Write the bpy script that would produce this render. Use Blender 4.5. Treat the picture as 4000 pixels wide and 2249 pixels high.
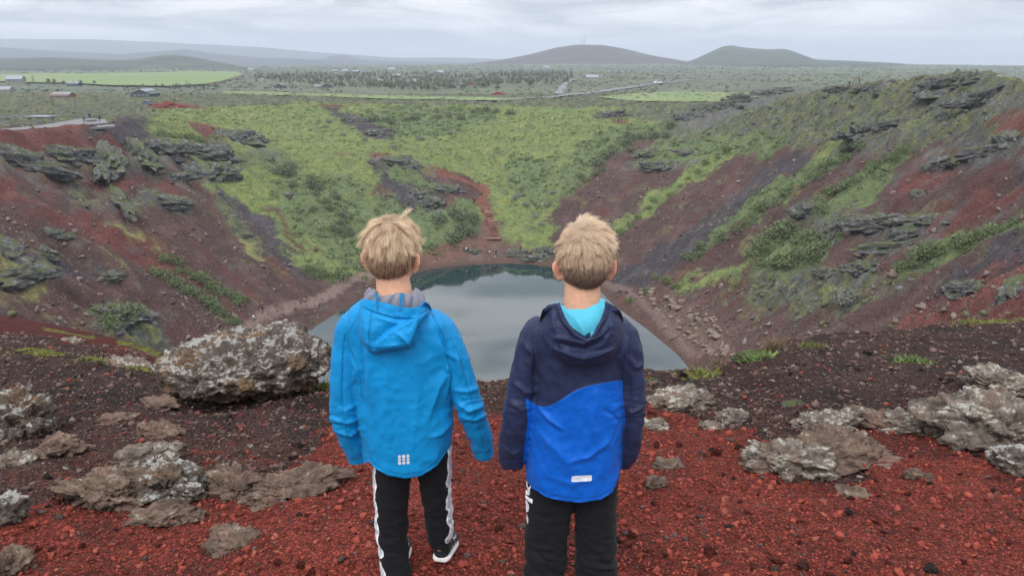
import bpy, bmesh, math, random
import numpy as np
from mathutils import Vector, Matrix

for _o in list(bpy.data.objects):
    bpy.data.objects.remove(_o, do_unlink=True)
scene = bpy.context.scene
COL = scene.collection
rng = np.random.default_rng(7)
random.seed(7)

# ------------------------------------------------------------------ camera
CAM_Z = 1.75
PITCH = math.radians(17.1)
FPX = 2890.0                       # focal length in pixels of the 4000 px wide photograph
cam_d = bpy.data.cameras.new("camera")
cam_d.sensor_width = 36.0
cam_d.lens = FPX / 4000.0 * 36.0
cam_d.clip_start = 0.05
cam_d.clip_end = 90000.0
cam = bpy.data.objects.new("camera", cam_d)
COL.objects.link(cam)
cam.location = (0, 0, CAM_Z)
cam.rotation_euler = (math.radians(90) - PITCH, 0, 0)
scene.camera = cam

# ------------------------------------------------------------------ world: overcast sky, soft sun
SUN_EL, SUN_AZ = math.radians(52), math.radians(200)   # azimuth from +Y clockwise; behind the camera
world = bpy.data.worlds.new("World")
scene.world = world
world.use_nodes = True
wn, wl = world.node_tree.nodes, world.node_tree.links
wn.clear()
w_out = wn.new("ShaderNodeOutputWorld")
w_bg = wn.new("ShaderNodeBackground")
w_sky = wn.new("ShaderNodeTexSky")
w_sky.sky_type = 'NISHITA'
w_sky.sun_disc = False
w_sky.sun_elevation = SUN_EL
w_sky.sun_rotation = SUN_AZ
w_tc = wn.new("ShaderNodeTexCoord")
def wmath(op, a, b=None, clamp=False):
    n = wn.new("ShaderNodeMath"); n.operation = op; n.use_clamp = clamp
    for i, s in enumerate((a, b)):
        if s is None: continue
        if isinstance(s, (int, float)): n.inputs[i].default_value = s
        else: wl.new(s, n.inputs[i])
    return n.outputs[0]
w_map = wn.new("ShaderNodeMapping")
w_map.inputs['Scale'].default_value = (3.4, 3.4, 27.0)
w_map.inputs['Location'].default_value = (3.1, 0.4, 0.2)
wl.new(w_tc.outputs['Generated'], w_map.inputs['Vector'])
w_n1 = wn.new("ShaderNodeTexNoise")
w_n1.inputs['Scale'].default_value = 1.15
w_n1.inputs['Detail'].default_value = 9
w_n1.inputs['Roughness'].default_value = 0.6
w_n1.inputs['Distortion'].default_value = 0.5
wl.new(w_map.outputs[0], w_n1.inputs['Vector'])
w_r = wn.new("ShaderNodeValToRGB")
w_r.color_ramp.elements[0].position = 0.42
w_r.color_ramp.elements[0].color = (2.85, 3.1, 3.45, 1)
w_r.color_ramp.elements[1].position = 0.60
w_r.color_ramp.elements[1].color = (6.35, 6.4, 6.55, 1)
wl.new(w_n1.outputs['Fac'], w_r.inputs['Fac'])
w_sep = wn.new("ShaderNodeSeparateXYZ")
wl.new(w_tc.outputs['Generated'], w_sep.inputs[0])
# overcast luminance rises from the horizon to the zenith (CIE overcast sky)
w_el = wmath('ADD', wmath('MULTIPLY', wmath('MAXIMUM', w_sep.outputs['Z'], 0.0), 2.3), 1.0)
w_mul = wn.new("ShaderNodeVectorMath"); w_mul.operation = 'SCALE'
wl.new(w_r.outputs['Color'], w_mul.inputs[0]); wl.new(w_el, w_mul.inputs['Scale'])
w_mix = wn.new("ShaderNodeMixRGB"); w_mix.inputs['Fac'].default_value = 0.93
wl.new(w_sky.outputs[0], w_mix.inputs['Color1']); wl.new(w_mul.outputs[0], w_mix.inputs['Color2'])
wl.new(w_mix.outputs[0], w_bg.inputs['Color'])
w_bg.inputs['Strength'].default_value = 0.10
wl.new(w_bg.outputs[0], w_out.inputs['Surface'])

sun_d = bpy.data.lights.new("sun", 'SUN')
sun_d.energy = 1.1
sun_d.angle = math.radians(28)
sun_d.color = (1.0, 0.97, 0.93)
sun = bpy.data.objects.new("sun", sun_d)
COL.objects.link(sun)
_sd = Vector((math.sin(SUN_AZ) * math.cos(SUN_EL), math.cos(SUN_AZ) * math.cos(SUN_EL), math.sin(SUN_EL)))
sun.rotation_euler = (-_sd).to_track_quat('-Z', 'Y').to_euler()
sun.location = (0, -20, 60)

vs = scene.view_settings
vs.view_transform = 'Standard'
vs.look = 'None'
vs.exposure = 0.68
vs.gamma = 1.0
vs.use_curve_mapping = False
scene.cycles.use_denoising = True
scene.cycles.max_bounces = 6
scene.cycles.diffuse_bounces = 3
scene.cycles.glossy_bounces = 3
scene.cycles.transmission_bounces = 4
scene.cycles.volume_bounces = 0
scene.cycles.sample_clamp_indirect = 6.0

# ------------------------------------------------------------------ helpers: picture <-> place
SP, CP = math.sin(PITCH), math.cos(PITCH)
DS = 4000.0 / 2576.0               # measuring sheet to photograph
def ray(u, v):
    a = (u - 2000.0) / FPX; b = (1124.5 - v) / FPX
    return np.array([a, CP + b * SP, -SP + b * CP])
def at(u, v, Y):
    d = ray(u, v)
    return np.array([0, 0, CAM_Z]) + d * (Y / d[1])
def ad(u, v, Y):
    return at(u * DS, v * DS, Y)

# ------------------------------------------------------------------ helpers: noise
_perm = np.random.default_rng(11).permutation(512).astype(np.int64)
_grad = np.random.default_rng(12).normal(size=(512, 3)); _grad /= np.linalg.norm(_grad, axis=1)[:, None]
_grad = _grad.astype(np.float32)
_gx, _gy, _gz = (np.ascontiguousarray(_grad[:, k]) for k in range(3))
_perm2 = np.concatenate([_perm, _perm]).astype(np.int32)
def _pn(p, flat):
    i = np.floor(p); f = (p - i).astype(np.float32); i = i.astype(np.int64) & 511
    w = f * f * f * (f * (f * 6 - 15) + 10)
    ix, iy, iz = i[:, 0], i[:, 1], i[:, 2]; fx, fy, fz = f[:, 0], f[:, 1], f[:, 2]
    wx, wy, wz = w[:, 0], w[:, 1], w[:, 2]
    def c(dx, dy, dz):
        h = _perm2[_perm2[_perm2[(ix + dx) & 511] + ((iy + dy) & 511)] + ((iz + dz) & 511)]
        r = _gx[h] * (fx - dx) + _gy[h] * (fy - dy)
        return r if flat else r + _gz[h] * (fz - dz)
    def pl(dz):
        a0 = c(0, 0, dz); a0 += (c(1, 0, dz) - a0) * wx
        a1 = c(0, 1, dz); a1 += (c(1, 1, dz) - a1) * wx
        return a0 + (a1 - a0) * wy
    a = pl(0)
    if flat: return a
    return a + (pl(1) - a) * wz
def pnoise(p):
    """gradient noise; a constant third coordinate is taken as a seed"""
    p = np.asarray(p, float); n = len(p)
    if n == 0: return np.zeros(0)
    flat = bool(p[0, 2] == p[-1, 2] and np.ptp(p[:, 2]) == 0)
    if flat: p = p + 0; p[:, 2] = np.round(p[:, 2] * 7.0)
    out = np.empty(n)
    for k in range(0, n, 24000):
        out[k:k + 24000] = _pn(p[k:k + 24000], flat)
    return out * (1.9 if flat else 1.6)
def fbm(p, oct=4, lac=2.1, gain=0.5):
    p = np.asarray(p, float); s = 0; a = 1.0; t = 0
    for k in range(oct):
        s = s + a * pnoise(p + 17.3 * k); t += a; a *= gain; p = p * lac
    return s / t * 1.4
def ridged(p, oct=4, lac=2.1, gain=0.5):
    p = np.asarray(p, float); s = 0; a = 1.0; t = 0
    for k in range(oct):
        s = s + a * (1 - np.abs(pnoise(p + 9.7 * k)) * 1.6); t += a; a *= gain; p = p * lac
    return s / t
def P3(x, y, z=0.0, s=1.0):
    x = np.asarray(x, float)
    return np.stack([x * s, np.asarray(y, float) * s + 0 * x, 0 * x + np.asarray(z, float) * s], 1)
def sstep(a, b, x):
    t = np.clip((np.asarray(x, float) - a) / (b - a), 0, 1)
    return t * t * (3 - 2 * t)
def lerp(a, b, t):
    return a + (b - a) * t
_cellrand = np.random.default_rng(91).random(512)
def worley(p, seed=5):
    """distance to the nearest jittered cell point and that cell's id"""
    p = np.asarray(p, float); i = np.floor(p).astype(np.int64)
    best = np.full(len(p), 9.0); idn = np.zeros(len(p), np.int64); sec = np.full(len(p), 9.0)
    jt = np.random.default_rng(seed).random((512, 3))
    for dx in (-1, 0, 1):
        for dy in (-1, 0, 1):
            for dz in (-1, 0, 1):
                c = i + (dx, dy, dz)
                h = _perm[(_perm[(_perm[c[:, 0] & 511] + c[:, 1]) & 511] + c[:, 2]) & 511]
                d = np.linalg.norm(c + jt[h] - p, axis=1)
                m = d < best
                sec = np.where(m, best, np.minimum(sec, d))
                idn = np.where(m, h, idn); best = np.where(m, d, best)
    return best, sec, idn

# ------------------------------------------------------------------ helpers: meshes
def new_mesh(name, verts, faces, smooth=True):
    """faces: (n,3) or (n,4) int array"""
    me = bpy.data.meshes.new(name)
    verts = np.ascontiguousarray(verts, np.float32); faces = np.ascontiguousarray(faces, np.int32)
    n, k = faces.shape
    me.vertices.add(len(verts)); me.vertices.foreach_set("co", verts.ravel())
    me.loops.add(n * k); me.loops.foreach_set("vertex_index", faces.ravel())
    me.polygons.add(n); me.polygons.foreach_set("loop_start", np.arange(0, n * k, k, dtype=np.int32))
    me.update(calc_edges=True)
    if smooth:
        me.polygons.foreach_set("use_smooth", np.ones(n, bool))
    return me
def vcol(me, rgb, name="Col"):
    a = me.attributes.new(name, 'FLOAT_COLOR', 'POINT')
    c = np.ones((len(me.vertices), 4), np.float32); c[:, :3] = rgb
    a.data.foreach_set("color", c.ravel())
def vfloat(me, val, name):
    a = me.attributes.new(name, 'FLOAT', 'POINT')
    a.data.foreach_set("value", np.ascontiguousarray(val, np.float32))
def obj(name, me, mat=None, parent=None, loc=None):
    o = bpy.data.objects.new(name, me)
    COL.objects.link(o)
    if mat is not None and me is not None and len(me.materials) == 0:
        me.materials.append(mat)
    if parent is not None: o.parent = parent
    if loc is not None: o.location = loc
    return o
def tag(o, label=None, cat=None, group=None, kind=None):
    if label: o["label"] = label
    if cat: o["category"] = cat
    if group: o["group"] = group
    if kind: o["kind"] = kind
    return o
def empty(name, loc=(0, 0, 0), rz=0.0):
    o = bpy.data.objects.new(name, None); COL.objects.link(o)
    o.empty_display_size = 0.1
    o.location = loc; o.rotation_euler = (0, 0, rz)
    return o
def grid_faces(nu, nv):
    i = np.arange(nu * nv).reshape(nv, nu)
    return np.stack([i[:-1, :-1].ravel(), i[:-1, 1:].ravel(), i[1:, 1:].ravel(), i[1:, :-1].ravel()], 1)
class MB:
    """collects small solids into one mesh"""
    def __init__(s): s.v = []; s.f = []; s.n = 0
    def add(s, v, f):
        v = np.asarray(v, float); s.v.append(v)
        for q in f: s.f.append(tuple(int(i) + s.n for i in q))
        s.n += len(v); return s
    def box(s, c, d, rz=0.0, rx=0.0):
        x, y, z = d[0] / 2, d[1] / 2, d[2] / 2
        v = np.array([(i, j, k) for i in (-x, x) for j in (-y, y) for k in (-z, z)], float)
        if rx:
            cc, ss = math.cos(rx), math.sin(rx)
            v = np.stack([v[:, 0], v[:, 1] * cc - v[:, 2] * ss, v[:, 1] * ss + v[:, 2] * cc], 1)
        if rz:
            cc, ss = math.cos(rz), math.sin(rz)
            v = np.stack([v[:, 0] * cc - v[:, 1] * ss, v[:, 0] * ss + v[:, 1] * cc, v[:, 2]], 1)
        return s.add(v + np.asarray(c, float), [(0, 1, 3, 2), (4, 6, 7, 5), (0, 4, 5, 1), (2, 3, 7, 6), (0, 2, 6, 4), (1, 5, 7, 3)])
    def beam(s, a, b, w, h=None):
        a = Vector(a); b = Vector(b); h = h or w
        t = (b - a).normalized(); up = Vector((0, 0, 1)) if abs(t.z) < .95 else Vector((1, 0, 0))
        r = t.cross(up).normalized(); q = r.cross(t)
        v = []
        for p in (a, b):
            for i, j in ((-1, -1), (1, -1), (1, 1), (-1, 1)):
                v.append(p + r * (i * w / 2) + q * (j * h / 2))
        return s.add(v, [(0, 1, 2, 3), (7, 6, 5, 4), (0, 4, 5, 1), (1, 5, 6, 2), (2, 6, 7, 3), (3, 7, 4, 0)])
    def tube(s, pts, rad, n=8):
        pts = [Vector(p) for p in pts]; m = len(pts)
        rad = [rad] * m if isinstance(rad, (int, float)) else rad
        v = []; f = []
        for i, p in enumerate(pts):
            t = (pts[min(i + 1, m - 1)] - pts[max(i - 1, 0)]).normalized()
            up = Vector((0, 1, 0)) if abs(t.y) < .9 else Vector((1, 0, 0))
            r = t.cross(up).normalized(); q = r.cross(t)
            for k in range(n):
                a = 2 * math.pi * k / n
                v.append(p + r * (math.cos(a) * rad[i]) + q * (math.sin(a) * rad[i]))
        for i in range(m - 1):
            for k in range(n):
                f.append((i * n + k, i * n + (k + 1) % n, (i + 1) * n + (k + 1) % n, (i + 1) * n + k))
        f.append(tuple(range(n - 1, -1, -1))); f.append(tuple((m - 1) * n + k for k in range(n)))
        return s.add(v, f)
    def build(s, name, mat, parent=None, smooth=False, loc=None):
        me = bpy.data.meshes.new(name)
        me.from_pydata([tuple(p) for p in np.concatenate(s.v)], [], s.f); me.update()
        if smooth: me.polygons.foreach_set("use_smooth", np.ones(len(me.polygons), bool))
        return obj(name, me, mat, parent, loc)

# ------------------------------------------------------------------ helpers: materials
class NT:
    def __init__(s, name):
        s.m = bpy.data.materials.new(name); s.m.use_nodes = True
        s.t = s.m.node_tree; s.n = s.t.nodes; s.l = s.t.links
        s.b = s.n["Principled BSDF"]
        s.b.inputs["Specular IOR Level"].default_value = 0.25
    def link(s, src, dst):
        if isinstance(src, (int, float)): dst.default_value = src
        elif isinstance(src, (tuple, list)): dst.default_value = tuple(src) + ((1,) if len(src) == 3 and dst.type == 'RGBA' else ())
        else: s.l.new(src, dst)
    def new(s, typ, **kw):
        n = s.n.new("ShaderNode" + typ)
        for k, v in kw.items(): setattr(n, k, v)
        return n
    def attr(s, name, out="Color"):
        n = s.new("Attribute", attribute_name=name); return n.outputs[out]
    def pos(s): return s.new("NewGeometry").outputs["Position"]
    def obj(s): return s.new("TexCoord").outputs["Object"]
    def mapping(s, vec, scale=(1, 1, 1), rot=(0, 0, 0)):
        n = s.new("Mapping"); s.link(vec, n.inputs["Vector"])
        n.inputs["Scale"].default_value = scale; n.inputs["Rotation"].default_value = rot
        return n.outputs[0]
    def noise(s, vec, scale, detail=4, rough=0.55, dist=0.0, out="Fac"):
        n = s.new("TexNoise"); s.link(vec, n.inputs["Vector"])
        n.inputs["Scale"].default_value = scale; n.inputs["Detail"].default_value = detail
        n.inputs["Roughness"].default_value = rough; n.inputs["Distortion"].default_value = dist
        return n.outputs[out]
    def voro(s, vec, scale, feature='F1', out="Distance", rand=1.0):
        n = s.new("TexVoronoi", feature=feature); s.link(vec, n.inputs["Vector"])
        n.inputs["Scale"].default_value = scale; n.inputs["Randomness"].default_value = rand
        return n.outputs[out]
    def math(s, op, a, b=0.0, c=0.0, clamp=False):
        n = s.new("Math", operation=op, use_clamp=clamp)
        s.link(a, n.inputs[0]); s.link(b, n.inputs[1]); s.link(c, n.inputs[2])
        return n.outputs[0]
    def rng(s, x, a, b, c=0.0, d=1.0, smooth=True):
        n = s.new("MapRange", interpolation_type='SMOOTHSTEP' if smooth else 'LINEAR')
        s.link(x, n.inputs[0])
        for i, q in enumerate((a, b, c, d)): n.inputs[i + 1].default_value = q
        return n.outputs[0]
    def ramp(s, x, stops):
        n = s.new("ValToRGB"); s.link(x, n.inputs[0]); e = n.color_ramp.elements
        while len(e) < len(stops): e.new(0.5)
        for q, (p, c) in zip(e, stops):
            q.position = p; q.color = tuple(c) + (1,)
        return n.outputs[0]
    def mix(s, fac, a, b, mode='MIX'):
        n = s.new("MixRGB", blend_type=mode)
        s.link(fac, n.inputs[0]); s.link(a, n.inputs[1]); s.link(b, n.inputs[2])
        return n.outputs[0]
    def bump(s, h, strength=0.5, dist=0.02, normal=None):
        n = s.new("Bump"); n.inputs["Strength"].default_value = strength; n.inputs["Distance"].default_value = dist
        s.link(h, n.inputs["Height"])
        if normal is not None: s.link(normal, n.inputs["Normal"])
        return n.outputs[0]
    def out(s, color, rough=0.85, normal=None, spec=None):
        s.link(color, s.b.inputs["Base Color"]); s.link(rough, s.b.inputs["Roughness"])
        if normal is not None: s.link(normal, s.b.inputs["Normal"])
        if spec is not None: s.link(spec, s.b.inputs["Specular IOR Level"])
        return s.m
_plain = {}
def paint(name, rgb, rough=0.7, var=0.12, scale=3.0, spec=0.3):
    """painted / plain surface with slight blotchy wear"""
    if name in _plain: return _plain[name]
    t = NT(name); p = t.obj()
    n = t.noise(p, scale, 4)
    c = t.mix(t.rng(n, 0.35, 0.7), tuple(q * (1 - var) for q in rgb), tuple(min(1, q * (1 + var)) for q in rgb))
    m = t.out(c, rough, None, spec)
    _plain[name] = m
    return m
# ================================================================== terrain
CX, CY = 0.0, 135.0                # middle of the crater
LAKE_Z = -58.0
def periodic(knots):
    k = sorted(knots); a = np.array([q[0] for q in k], float); v = np.array([q[1] for q in k], float)
    a = np.concatenate([a[-3:] - 360, a, a[:3] + 360]); v = np.concatenate([v[-3:], v, v[:3]])
    # monotone cubic (Fritsch-Carlson) so rings never overshoot
    h = np.diff(a); d = np.diff(v) / h
    m = np.zeros(len(a)); m[1:-1] = np.where(d[:-1] * d[1:] > 0, 2 * d[:-1] * d[1:] / np.where(np.abs(d[:-1] + d[1:]) < 1e-9, 1, d[:-1] + d[1:]), 0)
    def f(x):
        x = np.mod(x, 360.0); i = np.clip(np.searchsorted(a, x) - 1, 0, len(h) - 1)
        t = (x - a[i]) / h[i]
        return ((1 + 2 * t) * (1 - t) ** 2 * v[i] + t * (1 - t) ** 2 * h[i] * m[i] + t * t * (3 - 2 * t) * v[i + 1] + t * t * (t - 1) * h[i] * m[i + 1])
    return f
ring_lake = periodic([(0, 36), (27, 38), (45, 43), (59, 51), (72, 69), (82, 82), (92, 85), (105, 83), (120, 70), (136, 59), (150, 54), (180, 50), (225, 52), (270, 57), (315, 44)])
ring_rim = periodic([(0, 104), (8, 105), (26, 125), (34, 134), (43, 146), (58, 178), (66, 184), (75, 196), (88, 202), (100, 176), (111, 146), (124, 172), (138, 156), (153, 123), (165, 119), (180, 115), (210, 116), (240, 122), (258, 127.5), (270, 129), (285, 126), (300, 117), (330, 106)])
ring_rim_z = periodic([(0, -5.8), (8, -5.4), (17, -3.9), (26, -2.1), (34, -3.6), (43, -5.4), (50, -9.0), (58, -15), (66, -22.5), (75, -25), (88, -25.5), (100, -28), (111, -30), (124, -24.5), (138, -16.5), (153, -15.2), (165, -13.5), (180, -11), (210, -7), (240, -3.5), (258, -1.5), (270, -0.8), (285, -1.4), (300, -2.4), (330, -4)])
ring_out = periodic([(0, 25), (43, 25), (58, 40), (75, 62), (88, 62), (100, 90), (111, 118), (124, 80), (138, 40), (153, 24), (180, 30), (270, 30)])
ring_out_z = periodic([(0, -8), (26, -8), (43, -11), (58, -18), (75, -19), (88, -18.6), (100, -18.6), (111, -18.6), (124, -18), (138, -16.6), (153, -15.6), (180, -12), (210, -8), (240, -4), (270, -1), (300, -3), (330, -6)])

def crater(x, y):
    dx = x - CX; dy = y - CY
    r = np.hypot(dx, dy); ph = np.degrees(np.arctan2(dy, dx))
    # wobble the outline a little so that rings are not perfect
    wob = pnoise(P3(dx / (r + 1e-6) * 4, dy / (r + 1e-6) * 4, 2.2)) * 2.0
    rl, rr = ring_lake(ph), ring_rim(ph) + wob
    zr = ring_rim_z(ph); ro = rr + ring_out(ph); zo = ring_out_z(ph)
    t = (r - rl) / (rr - rl)
    tc = np.clip(t, 0, 1)
    soft = sstep(60, 80, ph) * (1 - sstep(118, 140, ph))             # the gentle grassy side
    g = lerp(tc ** 1.12, 0.55 * tc + 0.45 * (1 - (1 - tc) ** 1.7), soft)
    g = g * (1 - 0.035 * np.exp(-((tc - 0.05) / 0.06) ** 2))
    z = LAKE_Z + (zr - LAKE_Z) * g
    z = np.where(t < 0, LAKE_Z + np.maximum(t, -1) * 6.0, z)
    # gullies running down the walls
    gl = fbm(np.stack([dx / (r + 1e-6) * 13, dy / (r + 1e-6) * 13, r * 0.012], 1), 3)
    bulge = np.sin(np.clip(t, 0, 1) * math.pi) * (1 - 0.2 * soft)
    z = z + gl * bulge * 3.2
    z = z + fbm(P3(x, y, 0.0, 0.07), 3) * 1.6 * sstep(0.05, 0.25, t)
    # shoulders and ledges near the rim
    led = ridged(P3(x, y, 4.0, 0.035), 3)
    z = z + (led - 0.62) * 5.0 * np.exp(-((t - 0.8) / 0.2) ** 2) * (1 - 0.6 * soft)
    # outside
    tt = np.clip((r - rr) / (ro - rr), 0, 1)
    z = np.where(t > 1, lerp(z, zo + fbm(P3(x, y, 7.0, 0.02), 3) * 0.9, sstep(0, 1, tt)), z)
    return z, r, ph, t, ro

def plain_z(x, y):
    d = np.hypot(x, y)
    z = -17.6 - 2.4 * sstep(400, 1500, d) - 12.0 * sstep(1500, 6000, d) - 45 * sstep(6000, 16000, d)
    z = z + fbm(P3(x, y, 3.0, 0.006), 3) * 1.5 * sstep(250, 600, d)
    z = z - 150.0 * sstep(3300, 6500, d) * sstep(.12, .30, x / np.maximum(y, 1.0))     # the lowland beyond the long slope
    # land rises gently towards the two cones and falls away to the right
    z = z + 14 * np.exp(-(((x - 900) / 1500) ** 2 + ((y - 3300) / 1100) ** 2))
    return z

# near ground: edge of the rim seen from the path   (sheet px, sheet px, distance)
_E1 = [(-900, 840, 9.5), (-420, 860, 8.6), (0, 882, 7.5), (200, 902, 7.0), (360, 934, 6.4), (520, 985, 5.7), (800, 985, 5.3), (1030, 962, 5.2), (1280, 960, 5.2), (1600, 953, 5.4), (1700, 945, 5.7), (1770, 945, 5.9), (1860, 915, 6.4), (1970, 865, 7.2), (2120, 848, 8.0), (2260, 836, 9.0), (2380, 820, 10.0), (2576, 802, 11.5), (3100, 770, 14.5), (3600, 750, 18.0)]
_E2 = [(-900, 770, 24), (-420, 780, 21), (0, 800, 18), (225, 846, 15), (420, 905, 11), (520, 1000, 8)]
_e1 = np.array([ad(*q) for q in _E1]); _e1a = _e1[:, 0] / _e1[:, 1]
_e2 = np.array([ad(*q) for q in _E2]); _e2a = _e2[:, 0] / _e2[:, 1]
def near_z(x, y):
    yy = np.maximum(y, 0.6); a = np.clip(x / yy, -2.2, 2.2)
    # wobble of the edge
    Ye = np.interp(a, _e1a, _e1[:, 1]); Ze = np.interp(a, _e1a, _e1[:, 2])
    s = np.clip((yy - 2.0) / (Ye - 2.0), 0, 1)
    z = Ze * s ** 1.25 + 0.012 * np.clip(2.0 - y, 0, 8)
    over = np.maximum(yy - Ye, 0)
    left = sstep(-0.24, -0.36, a)
    Y2 = np.interp(a, _e2a, _e2[:, 1]); Z2 = np.interp(a, _e2a, _e2[:, 2])
    s2 = np.clip(over / np.maximum(Y2 - Ye, 0.5), 0, 1)
    over2 = np.maximum(yy - Y2, 0)
    z_left = Ze + (Z2 - Ze) * s2 - (0.9 * over2 - 0.9 * (1 - np.exp(-over2 / 1.0)))
    z_drop = Ze - (1.05 * over - 0.45 * (1 - np.exp(-over / 0.45)))
    return np.where(over > 0, lerp(z_drop, z_left, left), z), over, a

def ground_z(x, y):
    x = np.asarray(x, float); y = np.asarray(y, float)
    zc, r, ph, t, ro = crater(x, y)
    d = np.hypot(x, y)
    out = sstep(0, 1, (r - ro) / 90.0)
    z = lerp(zc, plain_z(x, y), out)
    zn, over, a = near_z(x, y)
    w = d < 60
    near = np.where((y > 0.2), zn, 0.0 + 0.02 * np.clip(-y, 0, 40))
    # the rim we stand on: near ground wins until it has dropped to the wall
    zz = np.where(w, np.where((y < 0.6), lerp(near, z, sstep(20, 60, d)), np.maximum(near, np.where(y < 40, np.minimum(z, near + 80 * (over > 6)), z))), z)
    return zz

# look-up table of the ground height (fan of sight lines), for quick searching
_LA = np.linspace(-1.0, 1.0, 420); _LY = np.geomspace(1.0, 5400.0, 760)
_g = np.meshgrid(_LA, _LY); _LZ = ground_z((_g[0] * _g[1]).ravel(), _g[1].ravel()).reshape(760, 420); _lg = math.log(5400.0)
def fast_z(x, y):
    y = np.maximum(np.asarray(y, float), 1.0); a = np.clip(np.asarray(x, float) / y, -.999, .999)
    fi = np.clip(np.log(y) / _lg * 759, 0, 758.999); fj = (a + 1) / 2 * 419; i = fi.astype(int); j = np.minimum(fj.astype(int), 418); p = fi - i; q = fj - j
    return (_LZ[i, j] * (1 - p) * (1 - q) + _LZ[i + 1, j] * p * (1 - q) + _LZ[i, j + 1] * (1 - p) * q + _LZ[i + 1, j + 1] * p * q)
def hit(u, v, y0=1.2, y1=900.0):
    """where the line of sight through a photograph pixel meets the ground"""
    d = ray(u, v); d = d / d[1]
    fn = fast_z
    Y = np.geomspace(y0, y1, 500)
    zs = CAM_Z + d[2] * Y; g = fn(d[0] * Y, Y)
    k = np.nonzero(zs < g)[0]
    if len(k) == 0:
        return np.array([d[0] * y1, y1, float(fn(np.array([d[0] * y1]), np.array([y1]))[0])])
    i = max(k[0], 1)
    if Y[i] < 30: fn = ground_z
    Y = np.linspace(Y[i - 1], Y[i], 30); zs = CAM_Z + d[2] * Y; g = fn(d[0] * Y, Y)
    k = np.nonzero(zs < g)[0]; k = k if len(k) else [29]
    i = max(k[0], 1)
    e0, e1 = zs[i - 1] - g[i - 1], zs[i] - g[i]
    q = e0 / (e0 - e1 + 1e-12); yy = Y[i - 1] + (Y[i] - Y[i - 1]) * np.clip(q, 0, 1)
    return np.array([d[0] * yy, yy, CAM_Z + d[2] * yy])
def hd(u, v, y0=1.2, y1=900.0):
    return hit(u * DS, v * DS, y0, y1)
CLIFFS_D = [[(-150, 420), (0, 425), (130, 420), (250, 430), (330, 425), (400, 415), (460, 422), (520, 450), (575, 448), (605, 400), (640, 390), (700, 405)],
    [(170, 508), (300, 520), (460, 525)], [(1985, 540), (2080, 576), (2200, 580), (2300, 575), (2380, 560)], [(1690, 325), (1800, 302), (1900, 268), (1985, 242)],
    [(2190, 628), (2335, 636)], [(2120, 372), (2195, 380), (2265, 350)], [(2330, 395), (2450, 400), (2600, 380)], [(930, 415), (1000, 405), (1080, 430)], [(2380, 250), (2470, 262), (2560, 268)], [(1580, 425), (1660, 425), (1760, 405)]]
def poly_w(pts, y0=14.0, y1=700.0):
    """sheet outline -> outline on the ground (plan)"""
    return np.array([hd(u, v, y0, y1)[:2] for u, v in pts])
def inside(poly, x, y):
    c = np.zeros(len(x), bool); n = len(poly)
    bb = (x >= poly[:, 0].min()) & (x <= poly[:, 0].max()) & (y >= poly[:, 1].min()) & (y <= poly[:, 1].max())
    k = np.nonzero(bb)[0]
    if len(k) == 0: return c
    xs, ys = x[k], y[k]; cc = np.zeros(len(k), bool)
    for i in range(n):
        x0, y0 = poly[i - 1]; x1, y1 = poly[i]
        if y0 == y1: continue
        m = ((y0 > ys) != (y1 > ys)) & (xs < (x1 - x0) * (ys - y0) / (y1 - y0) + x0)
        cc ^= m
    c[k] = cc
    return c

CLIFFS = [np.array([hd(u, v, 16)[:2] for u, v in c]) for c in CLIFFS_D]
def cliff_relief(x, y):
    """rock ledges: a lip that rises over the slope and a steep face below it; returns height and rockiness"""
    h = np.zeros(len(x)); rk = np.zeros(len(x))
    wx = x + fbm(P3(x, y, 3.0, .18), 3) * 2.6; wy = y + fbm(P3(x, y, 6.0, .18), 3) * 2.6
    for j, c in enumerate(CLIFFS):
        lo, hi = c.min(0) - 14, c.max(0) + 14
        k = np.nonzero((x > lo[0]) & (x < hi[0]) & (y > lo[1]) & (y < hi[1]))[0]
        if len(k) == 0: continue
        px, py = wx[k], wy[k]; best = np.full(len(k), 1e9); bx = np.zeros(len(k)); by = np.zeros(len(k))
        for (x0, y0), (x1, y1) in zip(c[:-1], c[1:]):
            dx, dy = x1 - x0, y1 - y0; t = np.clip(((px - x0) * dx + (py - y0) * dy) / (dx * dx + dy * dy), 0, 1)
            qx, qy = px - x0 - t * dx, py - y0 - t * dy; d = np.hypot(qx, qy); m = d < best
            best = np.where(m, d, best); bx = np.where(m, qx, bx); by = np.where(m, qy, by)
        cr = np.hypot(px - CX, py - CY) + 1e-6
        up = (bx * (px - CX) + by * (py - CY)) / cr                     # + uphill of the line
        H = (2.4, 1.4, 2.4, 2.2, 1.2, 2.6, 1.5, 1.5, 1.8, 1.5)[j] * (.65 + .5 * fbm(P3(px, py, 1.0, .09), 2))
        f = np.where(up > 0, np.clip(1 - best / 9.0, 0, 1) ** 1.3, np.clip(1 - best / 1.7, 0, 1) ** .8)
        h[k] = np.maximum(h[k], np.maximum(H, 0) * f)
        rk[k] = np.maximum(rk[k], np.where(up > 0, np.clip(1.0 - best / 2.8, 0, 1), np.clip(1.4 - best / 2.4, 0, 1)))
    return h, rk
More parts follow.
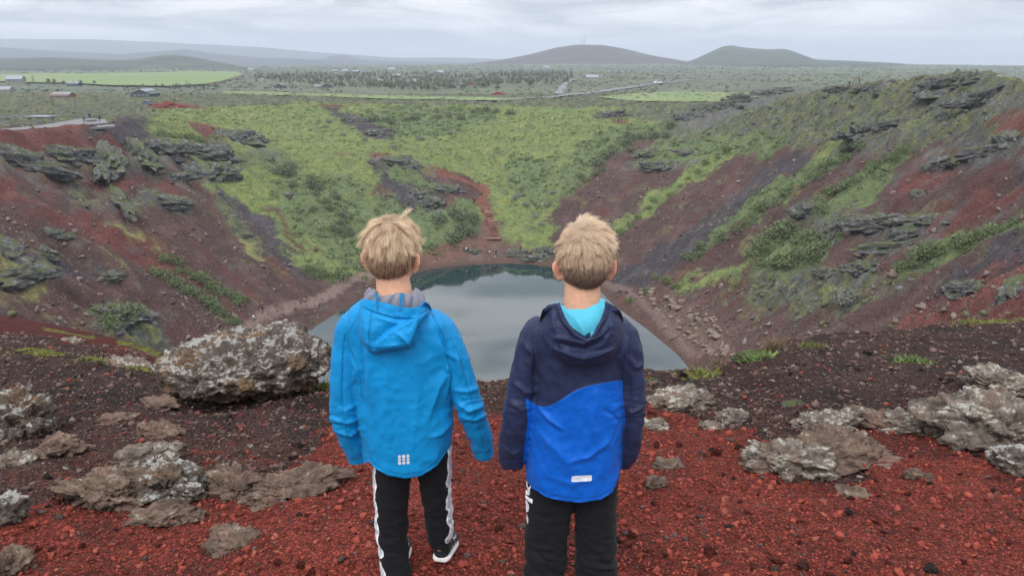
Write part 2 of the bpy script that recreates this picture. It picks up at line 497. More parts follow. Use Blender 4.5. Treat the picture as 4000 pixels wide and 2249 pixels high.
# ------------------------------------------------------------------ ground cover classes on the crater walls
C_BROWN, C_RED, C_DARK, C_GRASS, C_SHRUB, C_MOSS, C_ROCK, C_TAN, C_OLIVE = range(9)
PAL = np.array([(.086, .052, .047), (.122, .047, .040), (.056, .048, .053), (.140, .175, .060), (.108, .138, .062),
                (.190, .190, .075), (.108, .107, .102), (.120, .076, .062), (.092, .104, .060)])
REGIONS = [
    # far rim and hollow: grass
    (C_GRASS, [(330, 300), (420, 272), (700, 264), (760, 256), (1000, 264), (1300, 264), (1650, 268), (1900, 264), (1720, 300), (1700, 325), (1640, 345), (1590, 370), (1520, 430), (1450, 490), (1400, 545), (1385, 625), (1262, 605), (1255, 560), (1215, 480), (1205, 465), (1140, 440), (1085, 430), (1000, 400), (930, 410), (950, 470), (940, 540), (1080, 540), (1215, 520), (1218, 600), (1120, 632), (905, 660), (930, 690), (850, 690), (800, 640), (740, 580), (680, 520), (620, 470), (540, 440), (470, 400), (380, 350)]),
    (C_GRASS, [(510, 470), (560, 500), (640, 570), (720, 660), (850, 712), (870, 690), (780, 640), (700, 560), (640, 480), (560, 450)]),
    # darker willow scrub inside it
    (C_SHRUB, [(690, 390), (760, 430), (880, 440), (930, 480), (935, 540), (900, 600), (920, 690), (860, 672), (780, 600), (720, 545), (690, 470)]),
    (C_SHRUB, [(940, 500), (1080, 520), (1190, 508), (1216, 560), (1216, 606), (1120, 634), (1060, 640), (930, 600)]),
    (C_SHRUB, [(1400, 450), (1480, 340), (1600, 310), (1700, 322), (1640, 345), (1560, 395), (1470, 465), (1410, 500)]),
    (C_SHRUB, [(1280, 400), (1400, 400), (1390, 470), (1330, 520), (1280, 480)]),
    (C_SHRUB, [(880, 300), (1000, 350), (1100, 345), (1250, 300), (1250, 275), (1050, 268), (930, 275)]),
    (C_OLIVE, [(1560, 272), (1900, 266), (1720, 305), (1600, 305)]),
    (C_SHRUB, [(640, 370), (720, 380), (740, 410), (680, 440), (640, 420)]),
    # rocky spurs
    (C_DARK, [(820, 268), (880, 285), (960, 320), (1000, 352), (940, 352), (890, 320), (850, 300)]),
    (C_DARK, [(930, 412), (1000, 400), (1060, 425), (1130, 470), (1110, 500), (1080, 532), (1020, 512), (950, 470)]),
    (C_BROWN, [(1085, 440), (1150, 470), (1210, 520), (1190, 510), (1120, 480)]),
    (C_SHRUB, [(960, 418), (1040, 430), (1100, 470), (1040, 470), (980, 450)]),
    (C_ROCK, [(1030, 470), (1090, 500), (1110, 528), (1070, 528), (1040, 505)]),
    (C_RED, [(850, 384), (880, 384), (880, 391), (850, 391)]), (C_RED, [(915, 386), (990, 388), (1000, 398), (930, 400)]),
    (C_RED, [(435, 305), (480, 308), (540, 318), (575, 345), (575, 357), (530, 350), (500, 330), (450, 315)]),
    (C_RED, [(775, 262), (850, 264), (880, 272), (820, 272)]), (C_RED, [(1545, 296), (1580, 294), (1575, 308), (1548, 312)]),
    (C_RED, [(380, 262), (470, 262), (520, 274), (440, 274), (380, 275)]),
    # left wall
    (C_RED, [(-300, 330), (100, 320), (270, 318), (340, 296), (375, 330), (385, 385), (300, 392), (150, 405), (-300, 400)]),
    (C_DARK, [(200, 335), (280, 300), (350, 285), (385, 340), (390, 400), (330, 380), (270, 345), (230, 360)]),
    (C_BROWN, [(-300, 420), (400, 440), (520, 470), (620, 560), (720, 680), (860, 720), (620, 830), (-300, 830)]),
    (C_RED, [(-300, 430), (200, 440), (440, 450), (380, 480), (150, 470), (-300, 480)]),
    (C_RED, [(80, 520), (200, 555), (420, 640), (520, 720), (430, 690), (250, 610), (100, 560)]),
    (C_DARK, [(-300, 560), (0, 590), (120, 640), (250, 700), (310, 735), (200, 705), (60, 650), (-300, 620)]),
    (C_MOSS, [(270, 556), (330, 580), (400, 612), (380, 615), (300, 585)]), (C_MOSS, [(265, 630), (300, 650), (310, 678), (270, 650)]),
    (C_OLIVE, [(520, 475), (570, 500), (600, 540), (640, 600), (700, 660), (640, 630), (570, 560), (530, 510)]),
    (C_MOSS, [(560, 570), (620, 610), (700, 690), (640, 650)]),
    (C_OLIVE, [(90, 460), (200, 490), (310, 505), (460, 490), (470, 520), (330, 520), (200, 510)]),
    (C_MOSS, [(0, 660), (60, 660), (120, 690), (60, 720), (0, 700)]),
    (C_DARK, [(560, 470), (700, 580), (760, 680), (730, 690), (650, 590), (560, 500)]),
    (C_OLIVE, [(250, 780), (330, 790), (430, 880), (400, 900), (300, 840)]),
    # right wall, top
    (C_OLIVE, [(1690, 330), (1850, 245), (1960, 230), (2100, 216), (2800, 200), (2800, 430), (2400, 410), (2250, 390), (2170, 365), (2050, 355), (1980, 375), (1850, 395), (1750, 405), (1600, 425), (1580, 405), (1640, 352)]),
    (C_ROCK, [(1700, 315), (1850, 245), (1985, 226), (1960, 250), (1850, 290), (1740, 325)]),
    (C_SHRUB, [(1600, 425), (1650, 355), (1800, 335), (1980, 340), (1980, 375), (1850, 395), (1700, 415)]),
    (C_DARK, [(2130, 330), (2220, 315), (2240, 350), (2180, 372), (2120, 362)]),
    (C_RED, [(2450, 320), (2576, 265), (2800, 260), (2800, 330), (2540, 330)]),
    (C_DARK, [(2300, 380), (2576, 340), (2800, 350), (2800, 440), (2450, 430), (2330, 420)]),
    # right wall, gullies and green ribs
    (C_BROWN, [(1600, 358), (1640, 345), (1660, 350), (1570, 425), (1490, 500), (1395, 570), (1392, 530), (1455, 465), (1530, 400)]),
    (C_BROWN, [(1680, 412), (1760, 410), (1650, 475), (1570, 545), (1530, 570), (1515, 550), (1600, 470)]),
    (C_GRASS, [(1750, 405), (1860, 372), (1810, 412), (1690, 490), (1610, 560), (1540, 600), (1545, 565), (1650, 480)]),
    (C_BROWN, [(1850, 402), (1990, 378), (1870, 470), (1760, 545), (1650, 605), (1560, 680), (1545, 640), (1600, 575), (1700, 500)]),
    (C_DARK, [(1985, 392), (2060, 376), (1880, 520), (1750, 645), (1610, 730), (1530, 715), (1560, 675), (1700, 605), (1850, 485)]),
    (C_SHRUB, [(2060, 378), (2175, 345), (2120, 402), (2010, 472), (1910, 545), (1805, 625), (1735, 655), (1780, 600), (1860, 525), (1960, 450)]),
    (C_GRASS, [(2050, 385), (2150, 348), (2140, 372), (2060, 420)]),
    (C_BROWN, [(2175, 365), (2240, 370), (2140, 440), (2020, 520), (1900, 600), (1760, 690), (1700, 730), (1740, 660), (1900, 555), (2010, 480)]),
    (C_SHRUB, [(2250, 372), (2300, 382), (2210, 482), (2140, 565), (2030, 560), (2080, 500), (2180, 420)]),
    (C_BROWN, [(2310, 390), (2576, 430), (2800, 450), (2800, 560), (2560, 560), (2400, 600), (2250, 640), (2120, 640), (2130, 570), (2220, 480)]),
    (C_RED, [(2300, 430), (2400, 420), (2330, 480), (2230, 520), (2230, 500)]),
    (C_RED, [(2330, 540), (2480, 480), (2600, 480), (2500, 540), (2400, 570)]),
    (C_SHRUB, [(1900, 606), (2000, 572), (2080, 592), (2112, 622), (2080, 682), (1970, 700), (1890, 690)]),
    (C_OLIVE, [(1880, 690), (2000, 690), (2100, 660), (2250, 680), (2200, 720), (1990, 760), (1850, 760)]),
    (C_GRASS, [(1690, 725), (1740, 690), (1900, 640), (1850, 690), (1760, 730)]),
    (C_SHRUB, [(2255, 664), (2330, 622), (2440, 592), (2560, 556), (2700, 520), (2520, 600), (2400, 645), (2330, 690), (2260, 700)]),
    (C_DARK, [(2400, 660), (2576, 575), (2800, 500), (2800, 600), (2576, 640), (2430, 710)]),
    (C_RED, [(2250, 835), (2330, 760), (2430, 700), (2576, 630), (2900, 560), (2900, 850), (2400, 850)]),
    (C_TAN, [(1600, 735), (1690, 740), (1760, 790), (1840, 870), (1830, 930), (1770, 900), (1700, 830), (1640, 770)]),
    (C_OLIVE, [(1960, 770), (2060, 740), (2300, 720), (2200, 760), (2060, 790)]),
    # shore and beach
    (C_TAN, [(1080, 648), (1180, 615), (1222, 560), (1205, 500), (1225, 500), (1250, 560), (1262, 604), (1340, 628), (1395, 650), (1395, 672), (1080, 672)]),
    (C_BROWN, [(600, 835), (700, 775), (830, 735), (900, 700), (940, 700), (860, 790), (790, 840)]),
]
def stream(x, y):
    dx = x - CX; dy = y - CY; r = np.hypot(dx, dy) + 1e-6
    return dx / r, dy / r, r
def cover(x, y, z, js=0.0):
    """class weights of the ground cover at plan points"""
    n = len(x)
    cx, cy, r = stream(x, y)
    st = fbm(np.stack([cx * 21, cy * 21, r * 0.11], 1), 3)            # runs down the slope
    bl = fbm(P3(x, y, z, 0.11), 4)
    wx = x + fbm(P3(x, y, 1.7, 0.12), 3) * 4.4 + fbm(P3(x, y, 8.7, 0.7), 2) * 1.4 + cx * st * 2.2
    wy = y + fbm(P3(x, y, 5.1, 0.12), 3) * 4.4 + fbm(P3(x, y, 3.7, 0.7), 2) * 1.4 + cy * st * 2.2
    j1 = (pnoise(P3(x, y, 11.0 + js, .9)) + .7 * pnoise(P3(x, y, 13.0 + js, 2.1))) * 2.6; j2 = pnoise(P3(x, y, 12.0 + js, 1.3)) * 1.6
    wx = wx + cx * j1 - cy * j2; wy = wy + cy * j1 + cx * j2
    cls = np.full(n, C_BROWN)
    d = np.hypot(x, y)
    cls[d > 285] = C_OLIVE
    cls[(d > 240) & (r > ring_rim(np.degrees(np.arctan2(y - CY, x - CX))) + 4)] = C_OLIVE
    for c, pts in _REG_W:
        cls[inside(pts, wx, wy)] = c
    return cls, st, bl
_REG_W = [(c, poly_w(pts)) for c, pts in REGIONS]

TRAILS = [(np.array([hd(u, v, 40)[:2] for u, v in q]), w, c) for q, w, c in (
    ([(600, 842), (625, 822), (660, 797), (700, 780), (760, 764), (810, 750), (845, 730), (865, 714), (890, 700), (930, 690)], 1.6, (.190, .132, .112)),
    ([(1525, 712), (1570, 728), (1610, 752), (1650, 790), (1690, 835), (1740, 890)], 1.3, (.150, .105, .092)),
    ([(1247, 602), (1232, 560), (1215, 515), (1206, 506), (1222, 494), (1221, 480), (1205, 468), (1170, 456), (1130, 443), (1085, 431)], 1.8, (.165, .062, .046)),
    ([(1085, 655), (1130, 635), (1190, 612), (1240, 600)], 4.0, (.140, .075, .058)))]
def trail_colour(c, x, y):
    jit = fbm(P3(x, y, 2.0, .6), 2) * .8
    for P, w, rgb in TRAILS:
        lo, hi = P.min(0) - 8, P.max(0) + 8; k = np.nonzero((x > lo[0]) & (x < hi[0]) & (y > lo[1]) & (y < hi[1]))[0]
        if len(k) == 0: continue
        best = np.full(len(k), 1e9)
        for (x0, y0), (x1, y1) in zip(P[:-1], P[1:]):
            dx, dy = x1 - x0, y1 - y0; t = np.clip(((x[k] - x0) * dx + (y[k] - y0) * dy) / (dx * dx + dy * dy + 1e-9), 0, 1)
            best = np.minimum(best, np.hypot(x[k] - x0 - t * dx, y[k] - y0 - t * dy))
        f = sstep(w * 1.25, w * .55, best + jit[k]) * .9
        c[k] = lerp(c[k], np.array(rgb), f[:, None])
    return c
# ------------------------------------------------------------------ sheets of ground
def polar(a0, a1, na, ys):
    th = np.linspace(math.atan(a0), math.atan(a1), na); a = np.tan(th)
    A, Y = np.meshgrid(a, ys)
    return (A * Y).ravel(), Y.ravel()

def slope_colours(x, y, z):
    cls, st, bl = cover(x, y, z)
    cls2 = cover(x, y, z, 20.0)[0]
    c = .5 * PAL[cls] + .5 * PAL[cls2]
    fine = fbm(P3(x, y, z, 0.9), 3); vfine = pnoise(P3(x, y, z, 2.3)); big = fbm(P3(x, y, 9.0, 0.03), 3)
    green = np.isin(cls, (C_GRASS, C_SHRUB, C_MOSS, C_OLIVE)); bare = ~green
    # stones, thin moss and streaks on bare scoria
    s = sstep(0.0, 0.5, st + 0.3 * fine)
    c[bare] *= (0.86 + 0.32 * s[bare] + 0.16 * big[bare])[:, None]
    red = sstep(0.05, 0.6, fbm(np.stack([(x - CX) / (np.hypot(x - CX, y - CY) + 1e-6) * 20, (y - CY) / (np.hypot(x - CX, y - CY) + 1e-6) * 20, np.hypot(x, y) * 0.03], 1), 3))
    m = (cls == C_BROWN)
    c[m] = lerp(c[m], PAL[C_RED] * 0.85, (0.6 * red[m])[:, None])
    mo = sstep(0.32, 0.62, fine * 0.6 + bl * 0.7) * bare * 0.75
    c = lerp(c, PAL[C_MOSS] * (0.8, 0.78, 0.9), (mo * (cls != C_RED))[:, None])
    ro = sstep(0.34, 0.6, fbm(P3(x, y, z, 0.33), 4) + 0.25 * vfine)
    c = lerp(c, PAL[C_ROCK] * (0.9 + 0.5 * np.clip(vfine, -0.6, 1))[:, None], (0.55 * ro * (bare | (cls == C_OLIVE)))[:, None])
    # grass: yellow-green to deep green drifts, tussocks of varying tone
    g = (cls == C_GRASS)
    c[g] = lerp(c[g], np.array((.176, .184, .066)), sstep(-0.1, 0.55, bl[g] + 0.5 * fine[g])[:, None] * 0.75)
    c[g] = lerp(c[g], PAL[C_SHRUB], (sstep(-0.08, 0.38, fbm(P3(x[g], y[g], 2.0, 0.2), 4)) * 0.8)[:, None])
    o = (cls == C_OLIVE)
    c[o] = lerp(c[o], PAL[C_ROCK] * (0.42 + .75 * np.clip(.5 + fbm(P3(x[o], y[o], z[o], 1.1), 2), 0, 1.3))[:, None], (sstep(-0.12, 0.1, fbm(P3(x[o], y[o], z[o], 0.42), 4)) * 0.92)[:, None])
    c[o] = lerp(c[o], PAL[C_MOSS] * 0.85, (sstep(0.08, 0.32, fbm(P3(x[o], y[o], z[o] + 9, 0.55), 4)) * 0.8)[:, None])
    c[green] *= np.clip(1 + 0.36 * vfine[green] + 0.34 * fine[green], .35, 2)[:, None]
    c = trail_colour(c, x, y)
    # silt band at the water
    sh = sstep(LAKE_Z + 1.1, LAKE_Z + 0.2, z)
    c = lerp(c, np.array((.085, .05, .04)), sh[:, None] * 0.7)
    return np.clip(c, 0.008, 0.5), cls

def m_slope():
    t = NT("crater slope"); p = t.pos()
    col = t.attr("Col"); veg = t.attr("veg", "Fac")
    n1 = t.noise(p, 2.2, 5, 0.65); n2 = t.noise(p, 0.55, 4, 0.6)
    v = t.voro(p, 1.5)
    stones = t.rng(v, 0.12, 0.3, 1.0, 0.0)
    keep = t.math('GREATER_THAN', t.new("SeparateColor").outputs[0], 0.72)
    vn = t.new("TexVoronoi"); t.link(p, vn.inputs["Vector"]); vn.inputs["Scale"].default_value = 1.5
    sc = t.new("SeparateColor"); t.l.new(vn.outputs["Color"], sc.inputs[0])
    keep = t.math('GREATER_THAN', sc.outputs[0], 0.70)
    stones = t.math('MULTIPLY', t.math('MULTIPLY', stones, keep), t.math('SUBTRACT', 1.0, veg))
    c = t.mix(1.0, col, t.ramp(n1, [(0.25, (.5, .5, .5)), (0.5, (1, 1, 1)), (0.78, (1.55, 1.5, 1.45))]), 'MULTIPLY')
    c = t.mix(t.math('MULTIPLY', stones, 0.55), c, (.17, .135, .115))
    h = t.math('ADD', t.math('MULTIPLY', n1, 0.6), t.math('MULTIPLY', n2, 0.8))
    nb = t.bump(h, 0.75, 0.9)
    return t.out(c, 0.95, nb, 0.1)
MAT_SLOPE = m_slope()

def m_near():
    t = NT("scoria gravel"); p = t.pos()
    col = t.attr("Col")
    v1 = t.new("TexVoronoi"); t.link(p, v1.inputs["Vector"]); v1.inputs["Scale"].default_value = 62
    v2 = t.new("TexVoronoi"); t.link(p, v2.inputs["Vector"]); v2.inputs["Scale"].default_value = 150
    s1 = t.new("SeparateColor"); t.l.new(v1.outputs["Color"], s1.inputs[0])
    s2 = t.new("SeparateColor"); t.l.new(v2.outputs["Color"], s2.inputs[0])
    br = t.math('ADD', t.math('MULTIPLY', s1.outputs[0], 0.75), t.math('MULTIPLY', s2.outputs[0], 0.45))
    k = t.ramp(br, [(0.1, (.45, .43, .45)), (0.55, (1, 1, 1)), (1.0, (1.6, 1.45, 1.4))])
    c = t.mix(1.0, col, k, 'MULTIPLY')
    gap = t.rng(v1.outputs["Distance"], 0.22, 0.60, 1.0, 0.32)
    gm = t.new("CombineColor")
    for i in range(3): t.link(gap, gm.inputs[i])
    c = t.mix(0.8, c, gm.outputs[0], 'MULTIPLY')
    h = t.math('ADD', t.math('MULTIPLY', t.rng(v1.outputs["Distance"], 0.0, 0.7, 1, 0), 1.0), t.math('MULTIPLY', t.rng(v2.outputs["Distance"], 0.0, 0.7, 1, 0), 0.45))
    nb = t.bump(h, 1.0, 0.02)
    return t.out(c, 0.93, nb, 0.15)
MAT_NEAR = m_near()

RED_NEAR = poly_w([(-300, 1325), (0, 1305), (110, 1272), (330, 1262), (540, 1215), (680, 1190), (830, 1140), (900, 1045), (1150, 1030), (1260, 1040), (1300, 1020), (1600, 1000), (1700, 1035), (1770, 1085), (1890, 1110), (1940, 1165), (2150, 1115), (2400, 1075), (2480, 1110), (2576, 1145), (2900, 1200), (2900, 1440), (-300, 1440)], 1.0, 30.0)
RED_NEAR = np.concatenate([RED_NEAR[:-2], [(8, 1.2), (-8, 1.2)]])
RED_STRIP = poly_w([(-100, 788), (0, 796), (120, 812), (260, 850), (420, 905), (470, 925), (430, 925), (260, 890), (90, 850), (-100, 840)], 5.0, 30.0)
MOSS_NEAR = [poly_w(q, 3.0, 30.0) for q in (
    [(20, 876), (100, 882), (160, 888), (150, 895), (60, 890)], [(190, 894), (260, 898), (360, 926), (370, 936), (270, 918), (200, 902)],
    [(380, 932), (412, 934), (408, 946), (385, 942)], [(110, 822), (230, 848), (225, 853), (140, 834)], [(280, 852), (340, 862), (420, 905), (400, 900), (320, 872)],
    [(1710, 950), (1770, 928), (1800, 930), (1740, 955)], [(2380, 812), (2480, 806), (2590, 798), (2590, 806), (2440, 818)])]
def near_red(x, y):
    wx = x + fbm(P3(x, y, 0.0, 1.4), 4) * 0.42; wy = y + fbm(P3(x, y, 6.0, 1.4), 4) * 0.55
    r = inside(RED_NEAR, wx, wy).astype(float)
    speck = sstep(0.30, 0.5, fbm(P3(x, y, 2.0, 9.0), 2)) * sstep(7.5, 4.0, y) * 0.6 * np.exp(-np.maximum(np.abs(x + 0.6) - 1.0, 0))
    return np.clip(r + speck * (1 - r), 0, 1)
def near_colours(x, y, z):
    n = len(x)
    r = near_red(x, y)
    b1 = fbm(P3(x, y, 0, 0.9), 4); b2 = fbm(P3(x, y, 3, 4.0), 3)
    red = np.array((.240, .050, .034)) * (1 + 0.34 * b1 + 0.22 * b2)[:, None]
    red = lerp(red, np.array((.115, .030, .024)), sstep(0.1, 0.55, fbm(P3(x, y, 5, 1.6), 4))[:, None] * 0.75)
    bro = np.array((.088, .052, .044)) * (1 + 0.4 * b2 + 0.25 * b1)[:, None]
    bro = lerp(bro, np.array((.045, .036, .036)), sstep(0.0, 0.5, fbm(P3(x, y, 8, 1.1), 3))[:, None] * 0.7)
    bro = lerp(bro, np.array((.120, .056, .042)), (sstep(4.6, 3.2, y) * sstep(-0.4, 0.3, b1))[:, None] * 0.6)
    c = lerp(bro, red, r[:, None])
    wx = x + fbm(P3(x, y, 0.0, 1.1), 3) * 0.5; wy = y + fbm(P3(x, y, 6.0, 1.1), 3) * 0.5
    rs = inside(RED_STRIP, wx, wy)
    c[rs] = np.array((.135, .034, .026)) * (1 + 0.4 * b2[rs])[:, None]
    for q in MOSS_NEAR:
        k = inside(q, x + b2 * 0.15, y + b2 * 0.15)
        c[k] = np.array((.22, .235, .045)) * (1 + 0.35 * b2[k])[:, None]
    over = near_z(x, y)[1]
    # far beyond the edge the wall takes the crater's own cover
    w = sstep(9, 16, y - 0 * over)
    if (w > 0).any():
        w = np.where(rs, 0, w); k = np.nonzero(w > 0)[0]
        cs, _ = slope_colours(x[k], y[k], z[k]); c[k] = lerp(c[k], cs, w[k][:, None])
    return np.clip(c, 0.01, 0.6)

def near_relief(x, y, z):
    d = np.hypot(x, y); amp = sstep(30, 6, d)
    h = fbm(P3(x, y, 0, 0.8), 3) * 0.055 + fbm(P3(x, y, 4, 3.1), 3) * 0.022
    rough = sstep(0.2, 0.8, 1 - near_red(x, y))
    h = h + (ridged(P3(x, y, 2, 2.0), 4) - 0.6) * 0.075 * rough
    w1, w2, _ = worley(P3(x, y, 0, 16.0)); h = h + np.clip(0.55 - w1, 0, 1) * 0.024 * (0.6 + 0.8 * rough)
    return z + h * amp

def near_surface(x, y):
    x = np.asarray(x, float); y = np.asarray(y, float)
    return near_relief(x, y, ground_z(x, y))

def sheet_near():
    ys = np.concatenate([np.geomspace(0.9, 5.2, 270), np.geomspace(5.22, 13, 130)[1:], np.geomspace(13.1, 34, 50)])
    x, y = polar(-1.15, 1.15, 540, ys)
    z = near_surface(x, y)
    me = new_mesh("ground", np.stack([x, y, z], 1), grid_faces(540, len(ys)))
    vcol(me, near_colours(x, y, z))
    return tag(obj("ground", me, MAT_NEAR), "red and brown scoria gravel of the crater rim underfoot", kind="structure")
def sheet_crater():
    NC = 520; ys = np.concatenate([np.geomspace(33.5, 85, 60), np.geomspace(85.4, 180, 290), np.geomspace(180.4, 285, 220), np.geomspace(285.8, 460, 80)])
    x, y = polar(-0.84, 0.84, NC, ys)
    z = ground_z(x, y)
    col, cls = slope_colours(x, y, z)
    green = np.isin(cls, (C_GRASS, C_SHRUB, C_MOSS, C_OLIVE)).astype(float)
    def soft(m, k=5):
        m = m.astype(float).reshape(len(ys), NC)
        for _ in range(k):
            m[1:-1] = (m[:-2] + 2 * m[1:-1] + m[2:]) / 4; m[:, 1:-1] = (m[:, :-2] + 2 * m[:, 1:-1] + m[:, 2:]) / 4
        return m.ravel()
    m_sh = soft(np.isin(cls, (C_SHRUB, C_OLIVE, C_ROCK))); m_ol = soft(np.isin(cls, (C_OLIVE, C_ROCK)))
    rel = fbm(P3(x, y, 0, 0.4), 3) * 0.5 + np.maximum(fbm(P3(x, y, 5, 0.30), 3), 0) * 0.9 * m_sh
    rel += ((ridged(P3(x, y, 2.0, .16), 3) - .62) * 2.0 + (ridged(P3(x, y, 5.0, .42), 2) - .6) * .8) * m_ol
    ch, rk = cliff_relief(x, y)
    z = z + ch * (1 + .35 * fbm(P3(x, y, 1.0, .35), 3))
    jag = ridged(P3(x, y, 7.0, .2), 3) - .55
    z = z + rk * jag * 1.3
    rw = np.clip(rk * (.7 + .9 * fbm(P3(x, y, z, .4), 3)), 0, 1)
    rc = np.array((.115, .114, .110)) * (.55 + .9 * np.clip(.5 + fbm(P3(x, y, z * 1.5, .7), 3), 0, 1.4))[:, None]
    rc = np.where((fbm(P3(x, y, z, .23), 3) > .12)[:, None], lerp(rc, PAL[C_MOSS] * .7, .6), rc)
    col = lerp(col, rc, (rw * .9)[:, None])
    z = z + rel * sstep(LAKE_Z + 0.3, LAKE_Z + 2, z) * sstep(34, 60, y)
    me = new_mesh("crater_slope", np.stack([x, y, z], 1), grid_faces(NC, len(ys)))
    col = np.stack([.5 * col[:, k] + .5 * soft(col[:, k] + 0, 1) for k in range(3)], 1)
    vcol(me, col); vfloat(me, green, "veg")
    global CRATER, CRATER_GRID
    CRATER_GRID = (ys, z.reshape(len(ys), NC))
    CRATER = obj("crater_slope", me, MAT_SLOPE)
    return tag(CRATER, "steep crater walls of red and dark scoria with green ribs", kind="structure")
sheet_near(); sheet_crater()
bpy.context.view_layer.update()
def hs(u, v, y0=0):
    """like hd, on the finished relief of the crater walls"""
    d = Vector(ray(u * DS, v * DS)).normalized()
    ok, p, n, i = CRATER.ray_cast(Vector((0, 0, CAM_Z)), d)
    return np.array(p) if ok else hd(u, v, 34)
def slope_z(x, y):
    c = CRATER_GRID; y = float(np.clip(y, c[0][0], c[0][-1] * .9999)); th = math.atan(x / y)
    i = int(np.searchsorted(c[0], y)) - 1; i = max(i, 0); p = (y - c[0][i]) / (c[0][i + 1] - c[0][i])
    f = (th + math.atan(.84)) / (2 * math.atan(.84)) * (c[1].shape[1] - 1); j = int(np.clip(f, 0, c[1].shape[1] - 2)); q = float(np.clip(f - j, 0, 1))
    return float(c[1][i, j] * (1 - p) * (1 - q) + c[1][i + 1, j] * p * (1 - q) + c[1][i, j + 1] * (1 - p) * q + c[1][i + 1, j + 1] * p * q)

def side_sheet(name, x0, x1, y0, y1, n, fn):
    xs = np.linspace(x0, x1, n); ys = np.linspace(y0, y1, n)
    X, Y = np.meshgrid(xs, ys); x, y = X.ravel(), Y.ravel(); z = fn(x, y)
    return x, y, z
# ground behind and beside the viewpoint (coarse, out of the picture)
ang = np.linspace(math.radians(228) - 2 * math.pi, math.radians(-48) + 0, 2)
th = np.linspace(math.atan(1.15), 2 * math.pi - math.atan(1.15), 90)
rr_ = np.concatenate([np.linspace(0.0, 40, 40), np.geomspace(44, 300, 30)])
TH, RR = np.meshgrid(th, rr_); bx_, by_ = (np.sin(TH) * RR).ravel(), (np.cos(TH) * RR).ravel()
bz_ = ground_z(bx_, by_) - 0.03
me = new_mesh("ground_behind", np.stack([bx_, by_, bz_], 1), grid_faces(90, len(rr_)))
vcol(me, lerp(np.array((.19, .045, .03)), np.array((.09, .055, .045)), sstep(-.2, .3, fbm(P3(bx_, by_, 0, .2), 3))[:, None]))
tag(obj("ground_behind", me, MAT_NEAR), "scoria ground of the rim behind the viewpoint", kind="structure")

# ------------------------------------------------------------------ lake
t = NT("lake water")
pp = t.mapping(t.pos(), (1, 1, 1))
w1 = t.noise(pp, 0.9, 3, 0.5); w2 = t.noise(pp, 0.11, 2, 0.5)
t.b.inputs["IOR"].default_value = 1.62
MAT_WATER = t.out((.012, .028, .030), t.rng(w2, 0.3, 0.7, 0.015, 0.05), t.bump(w1, 0.05, 0.05), 0.5)
ph = np.radians(np.arange(0, 360, 3)); rl = ring_lake(np.degrees(ph)) + 7
lv = np.concatenate([[(CX, CY, LAKE_Z)], np.stack([CX + np.cos(ph) * rl, CY + np.sin(ph) * rl, 0 * rl + LAKE_Z], 1)])
lf = np.array([(0, 1 + i, 1 + (i + 1) % len(ph)) for i in range(len(ph))])
tag(obj("lake", new_mesh("lake", lv, lf), MAT_WATER), "still dark teal crater lake reflecting the grey sky", kind="structure")
# ================================================================== rocks
def ico(sub):
    bm = bmesh.new(); bmesh.ops.create_icosphere(bm, subdivisions=sub, radius=1.0)
    v = np.array([q.co[:] for q in bm.verts]); f = np.array([[q.index for q in p.verts] for p in bm.faces]); bm.free()
    return v, f
ICO = {k: ico(k) for k in (2, 3, 4, 5)}
def rock_shape(sub, seed, rough=.28, facet=.16, pits=.06, flat=0.0, strata=0.0):
    """clinker rock on the unit sphere"""
    v, f = ICO[sub]; v = v.copy()
    o = np.array([seed * 3.7, seed * 1.9, seed * 5.3])
    r = 1 + rough * fbm(v * 1.1 + o, 3)
    w1, w2, c1 = worley(v * 1.9 + o); r += facet * .5 * (w2 - w1 - .35) + facet * .9 * (_cellrand[c1] - .5)
    w3, w4, c2 = worley(v * 4.3 + o); r += facet * .38 * (_cellrand[c2] - .5)
    if sub >= 4:
        r += .16 * (ridged(v * 2.6 + o, 4) - .6) * 1.4 + .08 * fbm(v * 6 + o, 4) + .045 * (ridged(v * 9 + o, 3) - .6)
        p1, p2, _ = worley(v * 6.5 + o); r -= pits * np.exp(-(p1 / .22) ** 2)
        q1, q2, _ = worley(v * 13 + o); r -= pits * .5 * np.exp(-(q1 / .25) ** 2)
    else:
        r += .06 * fbm(v * 4 + o, 2)
    p = v * r[:, None]
    if strata:
        p[:, 2] += strata * np.sin(p[:, 2] * 9 + 2 * fbm(p * 1.2 + o, 2)) * .12
    if flat: p[:, 2] = np.where(p[:, 2] < -flat, -flat + (p[:, 2] + flat) * .25, p[:, 2])
    return p, f
